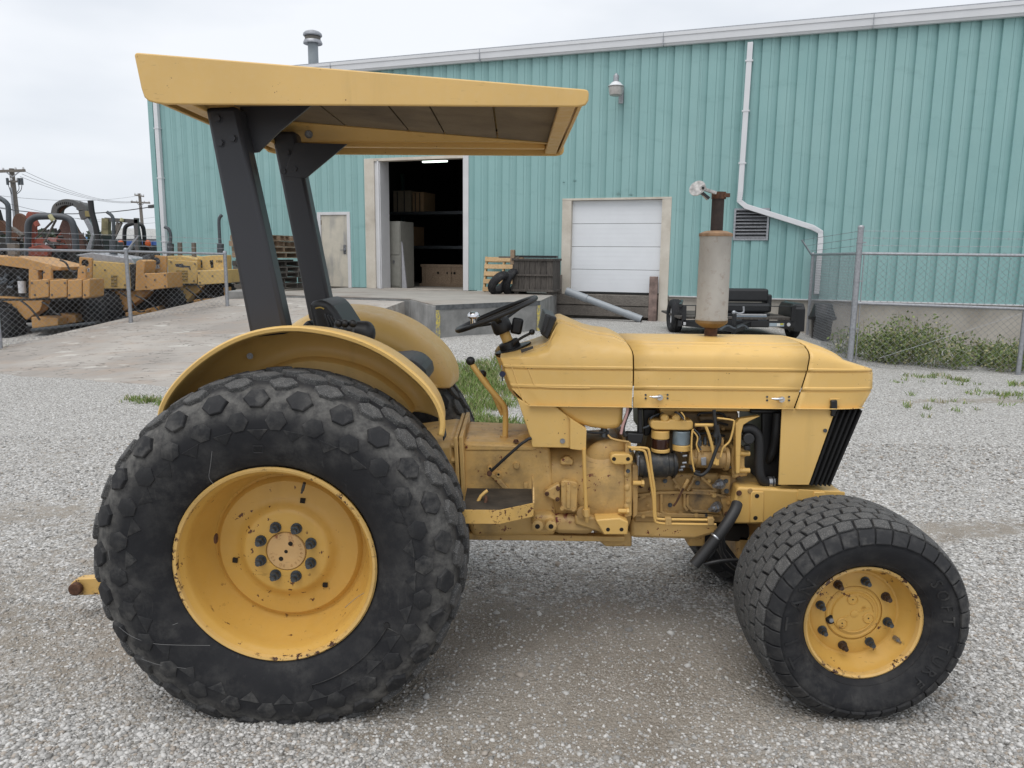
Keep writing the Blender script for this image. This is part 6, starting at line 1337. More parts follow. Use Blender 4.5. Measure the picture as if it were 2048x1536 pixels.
# ---------------------------------------------------------------- radiator guard, grille, front frame
tp('radiator_guard', [(1564, 817), (1672, 818), (1618, 970), (1557, 970)], HY+.004, .008, M['hood'], .002)
tp('radiator_guard', [(1564, 817), (1672, 818), (1618, 970), (1557, 970)], mir(HY+.012), .008, M['hood'], .002)
bm = NB(); q = at(1650, 861, HY+.003); cyl(bm, q, q+Vector((0, -.004, 0)), .008, n=14); mk('guard_screw', bm, M['darksteel'], T)
gr = tp('radiator_core', [(1600, 819), (1690, 819), (1640, 970), (1575, 970)], HY+.06, .43, M['black'], .004)
g0, g1 = at(1673, 819, HY+.01), at(1619, 970, HY+.01); h0, h1 = at(1722, 819, HY+.03), at(1657, 970, HY+.03)
for y0_, fr in ((HY+.012, 0), (mir(HY+.02), 0)):
    for t in (.06, .30, .52, .74, .96):
        a, b = g0.lerp(h0, t), g1.lerp(h1, t); bm = NB(); bar(bm, Vector((a.x, y0_+.01*t, a.z)), Vector((b.x, y0_+.01*t, b.z)), .007, .02, (0, 1, 0)); mk('grille_bar', bm, M['matte'], gr)
for k_ in range(16):
    y = HY+.045+k_*.0306; a, b = h0, h1; bm = NB(); bar(bm, Vector((a.x, y, a.z)), Vector((b.x, y, b.z)), .007, .016, (0, 1, 0)); mk('grille_bar', bm, M['matte'], gr)
bm = NB(); hexa(bm, [Vector((g0.x+.002, HY+.035, g0.z)), Vector((h0.x-.01, HY+.04, h0.z)), Vector((h1.x-.01, HY+.04, h1.z)), Vector((g1.x+.002, HY+.035, g1.z))], [Vector((g0.x+.002, HY+.045, g0.z)), Vector((h0.x-.01, HY+.05, h0.z)), Vector((h1.x-.01, HY+.05, h1.z)), Vector((g1.x+.002, HY+.045, g1.z))]); mk('dark_backing', bm, M['matte'], gr)  # solid black sheet stands in for the darkness behind the grille bars
FY = 3.135; fw = 2*(YC-FY)
fr = tp('front_frame', [(1476, 974), (1686, 984), (1688, 1000), (1640, 1050), (1466, 1048), (1470, 1000)], FY, fw, M['yellow'], .010, seg=3)
tp('frame_pad', [(1502, 983), (1528, 983), (1528, 1046), (1499, 1046)], FY-.007, .009, M['yellow'], .006, fr)
bm = NB(); disc(bm, 1514, 992, FY-.0072, .0095, .0006); disc(bm, 1511, 1036, FY-.0072, .0095, .0006); mk('bolt_hole', bm, M['shade_black'], fr)
tp('frame_joint', [(1597, 979), (1690, 984), (1690, 1003), (1594, 1000)], FY-.004, .006, M['yellow'], .002, fr)
tp('frame_pad', [(1628, 984), (1650, 984), (1650, 1000), (1628, 1000)], FY-.010, .008, M['yellow'], .005, fr)
bm = NB(); cyl(bm, at(1510, 968, FY+.10), at(1510, 961, FY+.10), .035, n=20); mk('frame_boss', bm, M['yellow'], fr)
tp('front_axle', [(1470, 1065), (1700, 1090), (1720, 1140), (1690, 1200), (1560, 1180), (1475, 1120)], 3.25, .3, M['engine'], .02)
bm = NB(); cyl(bm, (FX, 2.74, .372), (FX, 4.06, .372), .07, n=18); cyl(bm, (FX, 2.76, .372), (FX, 2.90, .372), .13, n=24); cyl(bm, (FX, mir(2.76), .372), (FX, mir(2.90), .372), .13, n=24); mk('axle_tube', bm, M['engine'], T)
ttube('drain_hose', [(1474, 1008, 3.10), (1468, 1024, 3.07), (1448, 1056, 3.04), (1420, 1092, 3.03), (1388, 1130, 3.02)], .0235, M['hose'], sm=4, n=16)
bm = NB(); lathe(bm, [(.0245, -.004), (.026, 0), (.0245, .004)], at(1432, 1074, 3.035), at(1420, 1092, 3.03)-at(1448, 1056, 3.04), 16); mk('hose_clip', bm, M['steel'], T)
ttube('tie_bracket', [(1410, 1127, 3.05), (1428, 1103, 3.05), (1436, 1086, 3.05)], .007, M['black'], sm=0); ttube('tie_bracket', [(1408, 1128, 3.03), (1440, 1122, 3.03), (1475, 1120, 3.05)], .009, M['black']); ttube('tie_bracket', [(1438, 1078, 3.05), (1442, 1105, 3.05), (1460, 1130, 3.08), (1476, 1140, 3.1)], .010, M['black'])
tp('axle_bracket', [(1440, 1075), (1450, 1072), (1452, 1100), (1485, 1140), (1470, 1140), (1436, 1105)], 3.09, .05, M['black'], .004)
tp('steering_ram', [(1430, 1050), (1500, 1052), (1500, 1085), (1430, 1082)], 3.25, .2, M['shade_black'], .01)
# ---------------------------------------------------------------- gearbox and bell housing
GYn = 3.185; gw = 2*(YC-GYn)
gb = tp('gearbox', [(922, 884), (1085, 890), (1100, 896), (1112, 1000), (1112, 1072), (945, 1075), (922, 1010)], GYn, gw, M['cast'], .022, seg=4)
tp('gearbox_deck', [(930, 888), (1075, 893), (1075, 902), (930, 902)], GYn-.004, gw+.008, M['cast'], .006, gb)
# bell housing: round barrel that grows towards the engine
bz = at(1200, 980, GYn).z; rows = []
for u, hw_, hh in ((1070, .19, .165), (1095, .205, .172), (1130, .218, .182), (1180, .236, .192), (1215, .250, .196), (1240, .254, .198), (1262, .254, .198)):
    x = at(u, 980, GYn).x; row = []
    for i in range(40):
        a = 2*math.pi*i/40; cx, sx = math.cos(a), math.sin(a); e = .62
        row.append(Vector((x, YC-hw_*math.copysign(abs(cx)**e, cx), bz+hh*math.copysign(abs(sx)**e, sx))))
    rows.append(row)
bm = NB(); V = loft(bm, rows, True); bm.faces.new(V[0]); bm.faces.new(V[-1]); bell = mk('bell_housing', bm, M['cast'], T, 40)
bn_ = lambda u: 3.17
tp('flange', [(1251, 885), (1262, 884), (1264, 1032), (1249, 1036)], 3.135, 2*(YC-3.135), M['cast'], .004, bell); tp('flange', [(1265, 930), (1277, 932), (1276, 1030), (1266, 1038)], 3.14, 2*(YC-3.14), M['engine'], .005, bell)
for v in (948, 975, 1012): bm = NB(); p = at(1254, v, 3.14); ball(bm, p, .022, .6, .5, .8); mk('flange_boss', bm, M['cast'], bell)
for v, u0 in ((966, 1266), (1022, 1236)): bm = NB(); a = at(u0, v, 3.13); cyl(bm, a, a+Vector((.035, 0, 0)), .010, n=10); cyl(bm, a+Vector((.035, 0, 0)), a+Vector((.046, 0, 0)), .015, n=6); mk('flange_bolt', bm, M['yellow'], bell)
def holed(nm, px, Y, d, holes, mat, par, bev=.006, r=.0085, seg=2):
    o = tp(nm, px, Y, d, mat, bev, par, seg=seg); bm = NB()
    for u, v in holes: disc(bm, u, v, Y-.0003, r, .0006)
    mk('bolt_hole', bm, M['shade_black'], T if o.parent.parent else o); return o
holed('engine_mount_pad', [(1228, 908), (1258, 908), (1265, 913), (1267, 920), (1263, 928), (1256, 930), (1230, 930), (1223, 926), (1220, 918), (1223, 911)], 3.115, .05, [(1228, 918), (1256, 918)], M['yellow'], T)
bm = NB(); ball(bm, at(1220, 912, 3.215), .085, 1.25, .42, .9, 24); mk('starter_bulge', bm, M['cast'], bell)
holed('mount_bracket', [(1191, 1040), (1240, 1036), (1257, 1044), (1256, 1070), (1207, 1070)], 3.09, .16, [(1216, 1059), (1243, 1059)], M['yellow'], T, .006)
tp('bracket_tongue', [(1150, 1030), (1195, 1036), (1210, 1068), (1150, 1050)], 3.14, .05, M['cast'], .01)
lug = tp('hitch_lug', [(1066, 1030), (1110, 1030), (1112, 1044), (1106, 1062), (1070, 1062), (1063, 1048)], 3.12, .08, M['cast'], .02, seg=3)
for u in (1075, 1102): bm = NB(); lathe(bm, [(.0, .0), (.018, 0), (.024, .004), (.024, .05)], at(u, 1053, 3.085), (0, 1, 0), 20); mk('lug_ring', bm, M['cast'], lug)
bm = NB(); disc(bm, 1075, 1053, 3.0845, .0105, .0006); disc(bm, 1102, 1053, 3.0845, .0105, .0006); mk('lug_bore', bm, M['shade_black'], lug)
cv = tp('inspection_cover', [(1122, 964), (1130, 961), (1150, 964), (1156, 968), (1154, 1022), (1148, 1024), (1122, 1018)], 3.14, .04, M['cast'], .004)
tp('cover_rib', [(1133, 966), (1142, 966), (1141, 1018), (1132, 1017)], 3.133, .012, M['cast'], .004, cv)
for u, v in ((1126, 968), (1149, 971), (1124, 1017), (1147, 1019)): bm = nut(NB(), at(u, v, 3.14), (0, -1, 0), .0075, .006); mk('cover_bolt', bm, M['cast'], cv)
fl_ = tp('filter_flange', [(1120, 968), (1120, 1004), (1114, 1004), (1091, 993), (1088, 987), (1091, 982), (1114, 969)], 3.146, .04, M['cast'], .006)
for u, v in ((1116, 977), (1094, 987), (1115, 998)): bm = NB(); lathe(bm, [(.009, 0), (.009, -.005), (.005, -.006)], at(u, v, 3.146), (0, 1, 0), 14); disc(bm, u, v, 3.1405, .0045, .0005); mk('flange_stud', bm, M['rust'], fl_)
cp2 = tp('blank_cover', [(1121, 930), (1120, 922), (1130, 914), (1138, 914), (1147, 922), (1146, 931)], 3.165, .04, M['cast'], .006); bm = nut(NB(), at(1134, 919, 3.165), (0, -1, 0), .0075, .006); mk('cover_bolt', bm, M['cast'], cp2)
vp = ttube('dipstick_tube', [(1168, 898, 3.115), (1169, 940, 3.115), (1172, 1018, 3.115)], .0085, M['yellow'], sm=3, n=12); bm = NB(); p = at(1172, 1018, 3.115); cyl(bm, p, at(1173, 1032, 3.115), .016, n=6); cyl(bm, at(1173, 1032, 3.115), at(1174, 1045, 3.115), .012, .006, 10); mk('tube_fitting', bm, M['cast'], vp)
bm = NB(); p = at(1166, 1022, 3.16); lathe(bm, [(.03, -.02), (.028, -.03), (0, -.035)], p, (0, 1, 0), 18); mk('drain_plug', bm, M['engine'], bell)
br_ = tp('pedal_bracket', [(976, 945), (984, 945), (1000, 958), (1013, 972), (1018, 978), (1005, 978), (978, 950)], 3.165, .03, M['cast'], .004)
for u, v in ((980, 937), (997, 949)): bm = NB(); lathe(bm, [(0, -.008), (.010, -.008), (.011, 0), (.011, .03)], at(u, v, 3.165), (0, 1, 0), 16); mk('bracket_boss', bm, M['cast'], br_)
bm = NB(); disc(bm, 980, 937, 3.156, .005, .0006); disc(bm, 997, 949, 3.156, .005, .0006); mk('boss_hole', bm, M['shade_black'], br_)
bm = NB(); lathe(bm, [(0, -.006), (.012, -.006), (.014, 0), (.014, .02)], at(1033, 931, 3.178), (0, 1, 0), 20); mk('cast_boss', bm, M['cast'], gb)
ttube('pedal_rod', [(978, 946, 3.14), (1042, 888, 3.13), (1063, 876, 3.13)], .0065, M['black'], sm=2); bm = NB(); disc(bm, 979, 946, 3.14, .011, .014); mk('rod_end', bm, M['rust'], T)
# rear flange and axle trumpet
for u0, u1, v0, v1 in ((907, 915, 876, 1000), (917, 926, 874, 1012)): tp('axle_flange', [(u0, v0), (u1, v0-1), (u1+6, v1), (u0+6, v1)], 3.14, 2*(YC-3.14), M['cast'], .004)
for v in (889, 920, 950): bm = NB(); p = at(903, v, 3.16); cyl(bm, p, p+Vector((.03, 0, 0)), .014, n=8); mk('flange_bolt', bm, M['cast'], T)
tp('rear_housing', [(760, 900), (912, 880), (925, 1075), (760, 1080)], 3.16, 2*(YC-3.16), M['cast'], .03)
bm = NB(); cyl(bm, (RX, 2.80, .594), (RX, 4.0, .594), .11, n=24); mk('rear_axle', bm, M['cast'], T)
tp('pipe_stub', [(884, 858), (890, 855), (893, 872), (886, 884)], 3.0, .02, M['darksteel'], .006)
# gearbox top: lever turret, caps
bm = NB(); p = at(1008, 890, 3.30); lathe(bm, [(.055, -.02), (.055, 0), (.040, .008), (.034, .02), (.026, .028), (.018, .034), (.018, .045), (0, .045)], p, (0, 0, 1), 24); tur = mk('lever_turret', bm, M['cast'], T, 40); tp('turret_base', [(988, 884), (1026, 886), (1024, 897), (990, 895)], 3.24, .12, M['cast'], .006, tur)
gl = ttube('gear_lever', [(945, 729, 3.28), (950, 738, 3.28), (975, 772, 3.285), (1004, 806, 3.29), (1011, 826, 3.30), (1010, 878, 3.30)], .0125, M['yellow'], sm=3, n=12); bm = NB(); ball(bm, at(941, 722, 3.28), .0195, n=20); mk('knob', bm, M['black'], gl, 60)
g2 = ttube('gear_lever', [(966, 752, 3.45), (985, 785, 3.44), (1005, 830, 3.42)], .010, M['yellow'], sm=2, n=10); bm = NB(); ball(bm, at(965, 748, 3.45), .019, n=18); mk('knob', bm, M['black'], g2, 60)
bm = NB(); lathe(bm, [(.030, -.01), (.032, .006), (.026, .012), (0, .012)], at(971, 876, 3.34), (0, 0, 1), 18); mk('filler_cap', bm, M['rust'], gb); bm = NB(); ball(bm, at(1048, 881, 3.33), .038, 1.2, 1, .8); mk('turret_dome', bm, M['cast'], gb)
tp('foot_pedal', [(984, 868), (997, 856), (1008, 863), (1006, 872), (990, 880)], 3.55, .05, M['black'], .004)
for u, v in ((963, 899), (1000, 897), (1032, 884)): bm = nut(NB(), at(u, v, 3.2)+UZ*.0, (0, 0, 1), .010, .010); mk('deck_bolt', bm, M['rust'], gb)
# step plate
s0, s1 = at(936, 1020, 2.83), at(1000, 1022, 2.83); zst = s1.z; xst = at(1066, 1005, 2.90).x; xs0 = at(925, 1020, 2.83).x
bm = NB(); prism(bm, [Vector((xs0, 2.83, zst)), Vector((s1.x, 2.83, zst)), Vector((xst, 2.92, zst)), Vector((xst, 3.12, zst)), Vector((xs0, 3.12, zst))], (0, 0, -.006)); stp = mk('step_plate', bm, flat('worn_grip_black', (.045, .036, .026), .8, 0, .5, 14, .3), T, 0)
rim_ = [Vector((xs0, 2.826, 0)), Vector((s1.x, 2.826, 0)), Vector((xst+.003, 2.917, 0)), Vector((xst+.003, 3.12, 0))]; chp = paint('chipped_step', YEL, .45, chips=1.8, grime=.2, chipscale=70)
for a, b in zip(rim_[:2], rim_[1:3]):
    n = (b-a).cross(UZ).normalized(); bm = NB(); hexa(bm, [a+UZ*(zst+.004), b+UZ*(zst+.004), b+UZ*(zst-.050), a+UZ*(zst-.050)], [p-n*.005+UZ*z for p, z in ((a, zst+.004), (b, zst+.004), (b, zst-.050), (a, zst-.050))]); mk('step_lip', bm, chp, stp, 0)
bm = NB(); hexa(bm, [Vector((xst, y, z)) for y, z in ((2.92, zst+.003), (3.14, zst+.003), (3.14, zst+.055), (2.96, zst+.055))], [Vector((xst+.006, y, z)) for y, z in ((2.92, zst+.003), (3.14, zst+.003), (3.14, zst+.055), (2.96, zst+.055))]); mk('step_cheek', bm, M['cast'], stp, 0)
ct = ttube('seat_catch', [(953, 1010, 2.95), (962, 992, 2.96), (975, 981, 2.97)], .007, M['yellow'], stp, sm=2); ttube('seat_catch', [(968, 1018, 2.92), (972, 1000, 2.94), (971, 993, 2.95)], .007, M['rust'], stp, sm=2)
tp('step_lug', [(1048, 966), (1056, 966), (1055, 977), (1048, 977)], 3.17, .02, M['cast'], .002, stp)
# long frame members below
tp('side_rail', [(930, 1048), (1070, 1056), (1070, 1066), (930, 1066)], 3.24, .05, M['cast'], .004); tp('side_rail', [(930, 1066), (1250, 1074), (1250, 1084), (930, 1080)], 3.20, .05, M['cast'], .004)
tp('sump_box', [(1020, 1036), (1066, 1040), (1068, 1068), (1030, 1066)], 3.19, .40, M['cast'], .02); tp('gearbox_sump', [(1098, 1034), (1178, 1030), (1196, 1052), (1184, 1072), (1108, 1070)], 3.155, .46, paint('red_flaked', (.50, .32, .12), .55, chips=3.4, grime=.5, rust=(.13, .012, .012), chipscale=34), .03)
tp('cross_member', [(1196, 1064), (1264, 1064), (1264, 1094), (1212, 1094), (1190, 1076)], 3.24, .3, M['cast'], .008)
# drawbar at the rear
db = mk('drawbar', prism(NB(), [at(u, v, 3.40) for u, v in ((300, 1152), (158, 1158), (147, 1162), (141, 1168), (139, 1174), (141, 1182), (147, 1188), (156, 1191), (300, 1186))], (0, .05, 0)), M['edge'], T, 30, bevel=.004)
bm = NB(); p = at(155, 1175, 3.395); cyl(bm, p, p+Vector((0, -.028, 0)), .030, n=20); mk('drawbar_pin', bm, M['rust'], db, bevel=.004)
# ---------------------------------------------------------------- engine
EY = 3.20; ew = 2*(YC-EY)
eb = tp('engine_block', [(1268, 950), (1474, 946), (1476, 1046), (1268, 1046)], EY+.012, ew-.024, M['engine'], .01)
MG = paint('bay_shaded_greasy_paint', (.26, .165, .065), .5, chips=.6, grime=1.0)  # greasy paint in a darker copy, engine bay shade put into its colour
tp('cylinder_block', [(1300, 862), (1476, 862), (1476, 950), (1276, 950)], 3.31, .2, MG, .015); tp('cylinder_head', [(1318, 822), (1478, 822), (1480, 862), (1312, 862)], 3.27, .28, MG, .015)
tp('rocker_cover', [(1330, 818), (1470, 818), (1470, 830), (1330, 830)], 3.29, .20, M['engine'], .01)
def rib(px, w=.012, Y=None, par=None):
    Y = Y or EY; bm = NB(); pts = [at(u, v, Y+.006) for u, v in px]
    for a, b in zip(pts, pts[1:]): bar(bm, a-(b-a)*.03, b+(b-a)*.03, .026, w, (b-a).cross(Vector((0, 1, 0))))
    return mk('cast_rib', bm, M['engine'], eb, 0, bevel=.003)
for px in ([(1274, 990), (1320, 984), (1370, 984), (1420, 986), (1452, 992)], [(1322, 988), (1322, 1022), (1332, 1026)], [(1368, 986), (1368, 1012), (1374, 1020)], [(1345, 956), (1364, 984)], [(1388, 954), (1374, 980)], [(1402, 954), (1432, 980)], [(1276, 998), (1290, 990)], [(1276, 1026), (1300, 1022), (1312, 1024)], [(1382, 1020), (1440, 1024)], [(1374, 990), (1374, 1010), (1386, 1022)], [(1300, 988), (1310, 960)], [(1384, 980), (1430, 981)]): rib(px)
tp('oil_pan_rail', [(1268, 1024), (1440, 1030), (1440, 1036), (1268, 1034)], EY-.006, .06, M['engine'], .003, eb); tp('oil_pan', [(1262, 1034), (1420, 1040), (1440, 1058), (1432, 1068), (1390, 1080), (1262, 1076)], EY+.02, .36, M['cast'], .015)
tp('oil_sump', [(1380, 1070), (1412, 1066), (1410, 1094), (1376, 1094)], 3.26, .12, M['cast'], .012); tp('front_plate', [(1440, 950), (1462, 952), (1460, 990), (1443, 990)], EY-.018, .06, M['engine'], .006, eb); tp('front_plate', [(1440, 992), (1466, 992), (1464, 1036), (1448, 1040)], EY+.002, .06, M['engine'], .006, eb)
for u, v in ((1440, 968), (1432, 1015)): bm = NB(); p = at(u, v, EY-.02); cyl(bm, p+Vector((.012, .02, 0)), p+Vector((-.0, .0, 0)), .022, n=16); nut(bm, p, (-.75, -.66, 0), .0165, .024, .022, .009); mk('engine_bolt', bm, M['steel'], eb)
ttube('dipstick', [(1374, 964, 3.16), (1363, 984, 3.165), (1353, 1004, 3.175), (1347, 1012, 3.18)], .0045, M['rust'], sm=2); bm = NB(); bar(bm, at(1376, 958, 3.16), at(1366, 976, 3.16), .020, .014); mk('dipstick_guide', bm, M['engine'], T, bevel=.004)
# starter motor
a, b = at(1277, 929, 3.165), at(1356, 929, 3.165); bm = NB(); lathe(bm, [(0, 0), (.05, 0), (.052, .01), (.052, .02), (.0555, .022), (.0555, .118), (.050, .122), (.050, .15), (.044, .16), (0, .16)], a, b-a, 32); st_ = mk('starter_motor', bm, paint('chipped_black', (.014, .015, .016), .42, chips=1.3, grime=0, rust=(.13, .135, .13), chipscale=16), T, 40)
bm = NB()
for u in (1286, 1346): p = at(u, 929, 3.165); lathe(bm, [(.0565, -.004), (.0565, .004)], p, (1, 0, 0), 32)
mk('starter_band', bm, M['black'], st_); bm = NB()
for u, v in ((1362, 934), (1366, 912), (1358, 940), (1365, 926)): p = at(u, v, 3.15); cyl(bm, p, p+Vector((.016, -.006, .004)), .006, n=8)
mk('terminal', bm, M['steel'], st_)
tp('solenoid_bracket', [(1274, 914), (1283, 908), (1284, 952), (1274, 952)], 3.15, .06, M['galv'], .004, st_)
# twin fuel filters
fh_ = tp('filter_head', [(1301, 846), (1305, 841), (1336, 843), (1340, 839), (1350, 839), (1354, 842), (1384, 841), (1387, 846), (1386, 858), (1378, 861), (1310, 860), (1302, 856)], 3.135, .075, M['yellow'], .010, seg=3)
for u in (1329, 1352): bm = NB(); lathe(bm, [(0, -.012), (.010, -.012), (.017, -.006), (.017, .02)], at(u, 836, 3.15), (0, 1, 0), 16); mk('head_bolt', bm, M['yellow'], fh_)
def vcyl(nm, u, v0, v1, r, mat, par, Y=3.165, n=28): a, b = at(u, v0, Y), at(u, v1, Y); b.x = a.x; b.y = a.y; return mk(nm, cyl(NB(), a, b, r, n=n), mat, par, 40, bevel=.003)
f1 = vcyl('fuel_filter', 1321, 860, 876, .038, M['yellow'], T); vcyl('glass_bowl', 1321, 876, 896, .0365, flat('dark_fuel', (.035, .012, .008), .12), f1); vcyl('bowl_base', 1321, 896, 903, .039, M['yellow'], f1); vcyl('drain_screw', 1322, 903, 909, .006, M['yellow'], f1)
f2 = vcyl('fuel_filter', 1363, 861, 888, .036, flat('blue_grey_can', (.20, .25, .28), .4, .3, .15, 30), T); vcyl('bowl_base', 1363, 888, 900, .0375, M['yellow'], f2); vcyl('drain_screw', 1363, 900, 906, .006, M['steel'], f2)
tp('filter_bracket', [(1322, 818), (1358, 818), (1356, 832), (1322, 832)], 3.20, .02, M['yellow'], .004)
# black control unit under the tank
cu_ = tp('relay_box', [(1254, 866), (1288, 868), (1284, 888), (1254, 886)], 3.14, .05, M['black'], .005); tp('relay_stem', [(1276, 818), (1284, 818), (1286, 868), (1276, 868)], 3.16, .03, M['black'], .004, cu_); tp('battery_side', [(1286, 818), (1312, 818), (1310, 846), (1298, 872), (1288, 872)], 3.22, .3, M['black'], .006, cu_)
# injection pump
a, b = at(1376, 915, 3.17), at(1466, 918, 3.17); bm = NB(); lathe(bm, [(0, 0), (.026, 0), (.034, .008), (.034, .03), (.042, .034), (.042, .15), (.050, .152), (.050, .166), (0, .166)], a, b-a, 28); ip = mk('injection_pump', bm, M['engine'], T, 40)
tp('pump_top', [(1399, 890), (1452, 890), (1456, 905), (1396, 905)], 3.14, .07, M['engine'], .008, ip); tp('pump_plate', [(1402, 916), (1413, 915), (1413, 931), (1403, 931)], 3.122, .02, M['galv'], .002, ip)
for i, (u, v) in enumerate(((1400, 886), (1410, 883), (1420, 886), (1432, 884), (1444, 885), (1404, 912), (1398, 922), (1392, 908))): bm = NB(); p = at(u, v, 3.14); cyl(bm, p-UZ*.012, p+UZ*.012, .008, n=6); cyl(bm, p+UZ*.012, p+UZ*.020, .005, n=8); mk('pump_union', bm, M['darksteel'] if i < 4 else M['engine'], ip)
tp('timing_cover', [(1466, 895), (1482, 895), (1500, 902), (1500, 912), (1490, 914), (1490, 936), (1497, 940), (1496, 952), (1466, 958), (1462, 920)], 3.17, .20, M['cast'], .008)
for v in (907, 941): bm = NB(); a = at(1478, v, 3.165); cyl(bm, a, at(1499, v, 3.165), .011, n=12); mk('timing_boss', bm, M['yellow'], T)
tp('alternator_bracket', [(1471, 848), (1480, 838), (1521, 832), (1500, 842), (1487, 850), (1483, 866), (1480, 947), (1472, 947)], 3.13, .035, M['yellow'], .003)
hs = []
for px, r, m_ in (([(1387, 858), (1384, 868), (1383, 910), (1389, 944)], .0038, 'yellow'), ([(1384, 860), (1395, 874), (1393, 890), (1398, 904)], .0032, 'yellow'), ([(1388, 858), (1400, 872), (1396, 886), (1402, 900)], .0032, 'darksteel'), ([(1434, 836), (1464, 840), (1468, 846), (1464, 868), (1458, 884), (1446, 896), (1441, 914)], .0042, 'yellow'),
                  ([(1390, 850), (1427, 850)], .007, 'yellow'), ([(1411, 851), (1420, 876), (1430, 918)], .0065, 'yellow'), ([(1356, 826), (1364, 834), (1370, 842)], .003, 'darksteel'), ([(1362, 824), (1369, 834), (1368, 844)], .003, 'yellow')):
    ttube('fuel_line', px, r, M[m_], Y=3.115, sm=4, n=7)
ttube('wiring_loom', [(1428, 820), (1431, 850), (1440, 878), (1432, 900), (1424, 922), (1416, 940), (1403, 950), (1389, 946)], .0075, M['hose'], Y=3.105); ttube('wiring_loom', [(1432, 850), (1434, 862), (1431, 874)], .013, M['hose'], Y=3.11)
for u, v in ((1429, 922), (1434, 924)): bm = NB(); p = at(u, v, 3.11); cyl(bm, p-UZ*.012, p+UZ*.010, .009, n=8); mk('pipe_union', bm, M['yellow'], T)
# cooling hoses and fan cowl
ttube('radiator_hose', [(1484, 858, 3.17), (1500, 857, 3.17), (1514, 868, 3.17), (1518, 890, 3.17), (1518, 930, 3.17), (1522, 956, 3.17), (1532, 964, 3.18), (1555, 965, 3.2)], .0205, M['hose'], sm=5, n=16)
bm = NB(); cyl(bm, at(1498, 878, 3.14)+Vector((0, .03, 0)), at(1498, 878, 3.13), .0235, n=20); cyl(bm, at(1494, 890, 3.15), at(1494, 900, 3.15), .014, n=12); mk('filler_cap', bm, M['hose'], T, bevel=.004)
ttube('radiator_hose', [(1556, 826, 3.2), (1553, 860, 3.2), (1548, 892, 3.22), (1538, 918, 3.24), (1522, 930, 3.3)], .020, M['hose'], sm=4, n=14)
tp('fan_cowl', [(1524, 820), (1568, 820), (1562, 966), (1520, 966)], 3.235, .34, M['black'], .01); tp('bonnet_stay', [(1320, 816), (1500, 816), (1500, 823), (1320, 823)], 3.19, .03, M['yellow'], .004)
tp('radiator_header', [(1500, 818), (1566, 818), (1566, 828), (1500, 828)], 3.2, .4, M['black'], .008)
bm = NB(); cyl(bm, at(1536, 964, 3.18), at(1543, 964, 3.18), .0235, n=14); cyl(bm, at(1545, 964, 3.18), at(1548, 964, 3.18), .024, n=14); mk('hose_clamp', bm, M['steel'], T)
# bolt heads, plugs and small fittings over the block
rb = random.Random(12)
for u, v, Yb in [(1282, 972, EY), (1300, 978, EY), (1330, 962, EY), (1352, 972, EY), (1395, 966, EY), (1418, 962, EY), (1296, 1010, EY), (1340, 1010, EY), (1360, 1026, EY), (1392, 1030, EY), (1412, 1030, EY), (1316, 1028, EY), (1286, 1032, EY), (1428, 990, EY), (1452, 962, EY-.02), (1453, 982, EY-.02), (1456, 1005, EY), (1454, 1028, EY), (1472, 900, 3.165), (1474, 922, 3.165), (1472, 950, 3.165), (1325, 828, 3.195), (1352, 826, 3.195), (1404, 832, 3.265), (1424, 846, 3.265), (1398, 856, 3.265), (1446, 856, 3.265), (1458, 838, 3.265), (1262, 900, 3.13), (1256, 942, 3.13), (1256, 1000, 3.13), (1500, 982, FY), (1478, 986, FY)]:
    bm = nut(NB(), at(u, v, Yb), (0, -1, 0), rb.uniform(.006, .0095), rb.uniform(.005, .010)); mk('bolt_head', bm, rb.choice([M['engine'], M['cast'], M['rust'], M['darksteel']]), T)
for px, Yb in (([(1396, 832), (1402, 826), (1440, 826), (1452, 836)], 3.24), ([(1400, 846), (1420, 842), (1456, 850)], 3.24), ([(1388, 872), (1412, 866), (1450, 872)], 3.26), ([(1286, 856), (1300, 850), (1302, 836), (1318, 828)], 3.18), ([(1440, 930), (1452, 936), (1462, 934)], 3.15), ([(1380, 930), (1386, 940), (1400, 944)], 3.15)):
    ttube('small_pipe', px, .0055, rb.choice([M['hose'], M['engine'], M['darksteel']]), Y=Yb, sm=3, n=7)
tp('exhaust_manifold', [(1396, 832), (1446, 830), (1450, 842), (1430, 848), (1400, 846)], 3.25, .05, MG, .01)
# twin pipes down the block
for px in ([(1256, 893), (1262, 895), (1290, 896), (1298, 903), (1303, 940), (1309, 980), (1311, 1030), (1318, 1038), (1360, 1039), (1428, 1040)], [(1262, 898), (1284, 900), (1292, 910), (1301, 960), (1307, 1000), (1309, 1036), (1318, 1046), (1360, 1048), (1432, 1049)]): ttube('oil_pipe', px, .0058, M['yellow'], Y=3.11, sm=3, n=9)
for u in (1337, 1422): tp('pipe_clip', [(u-6, 1036), (u+6, 1036), (u+6, 1051), (u-6, 1051)], 3.10, .02, M['cast'], .002)
ttube('breather_pipe', [(1216, 870, 3.16), (1226, 878, 3.15), (1258, 884, 3.13)], .0045, M['cast'])
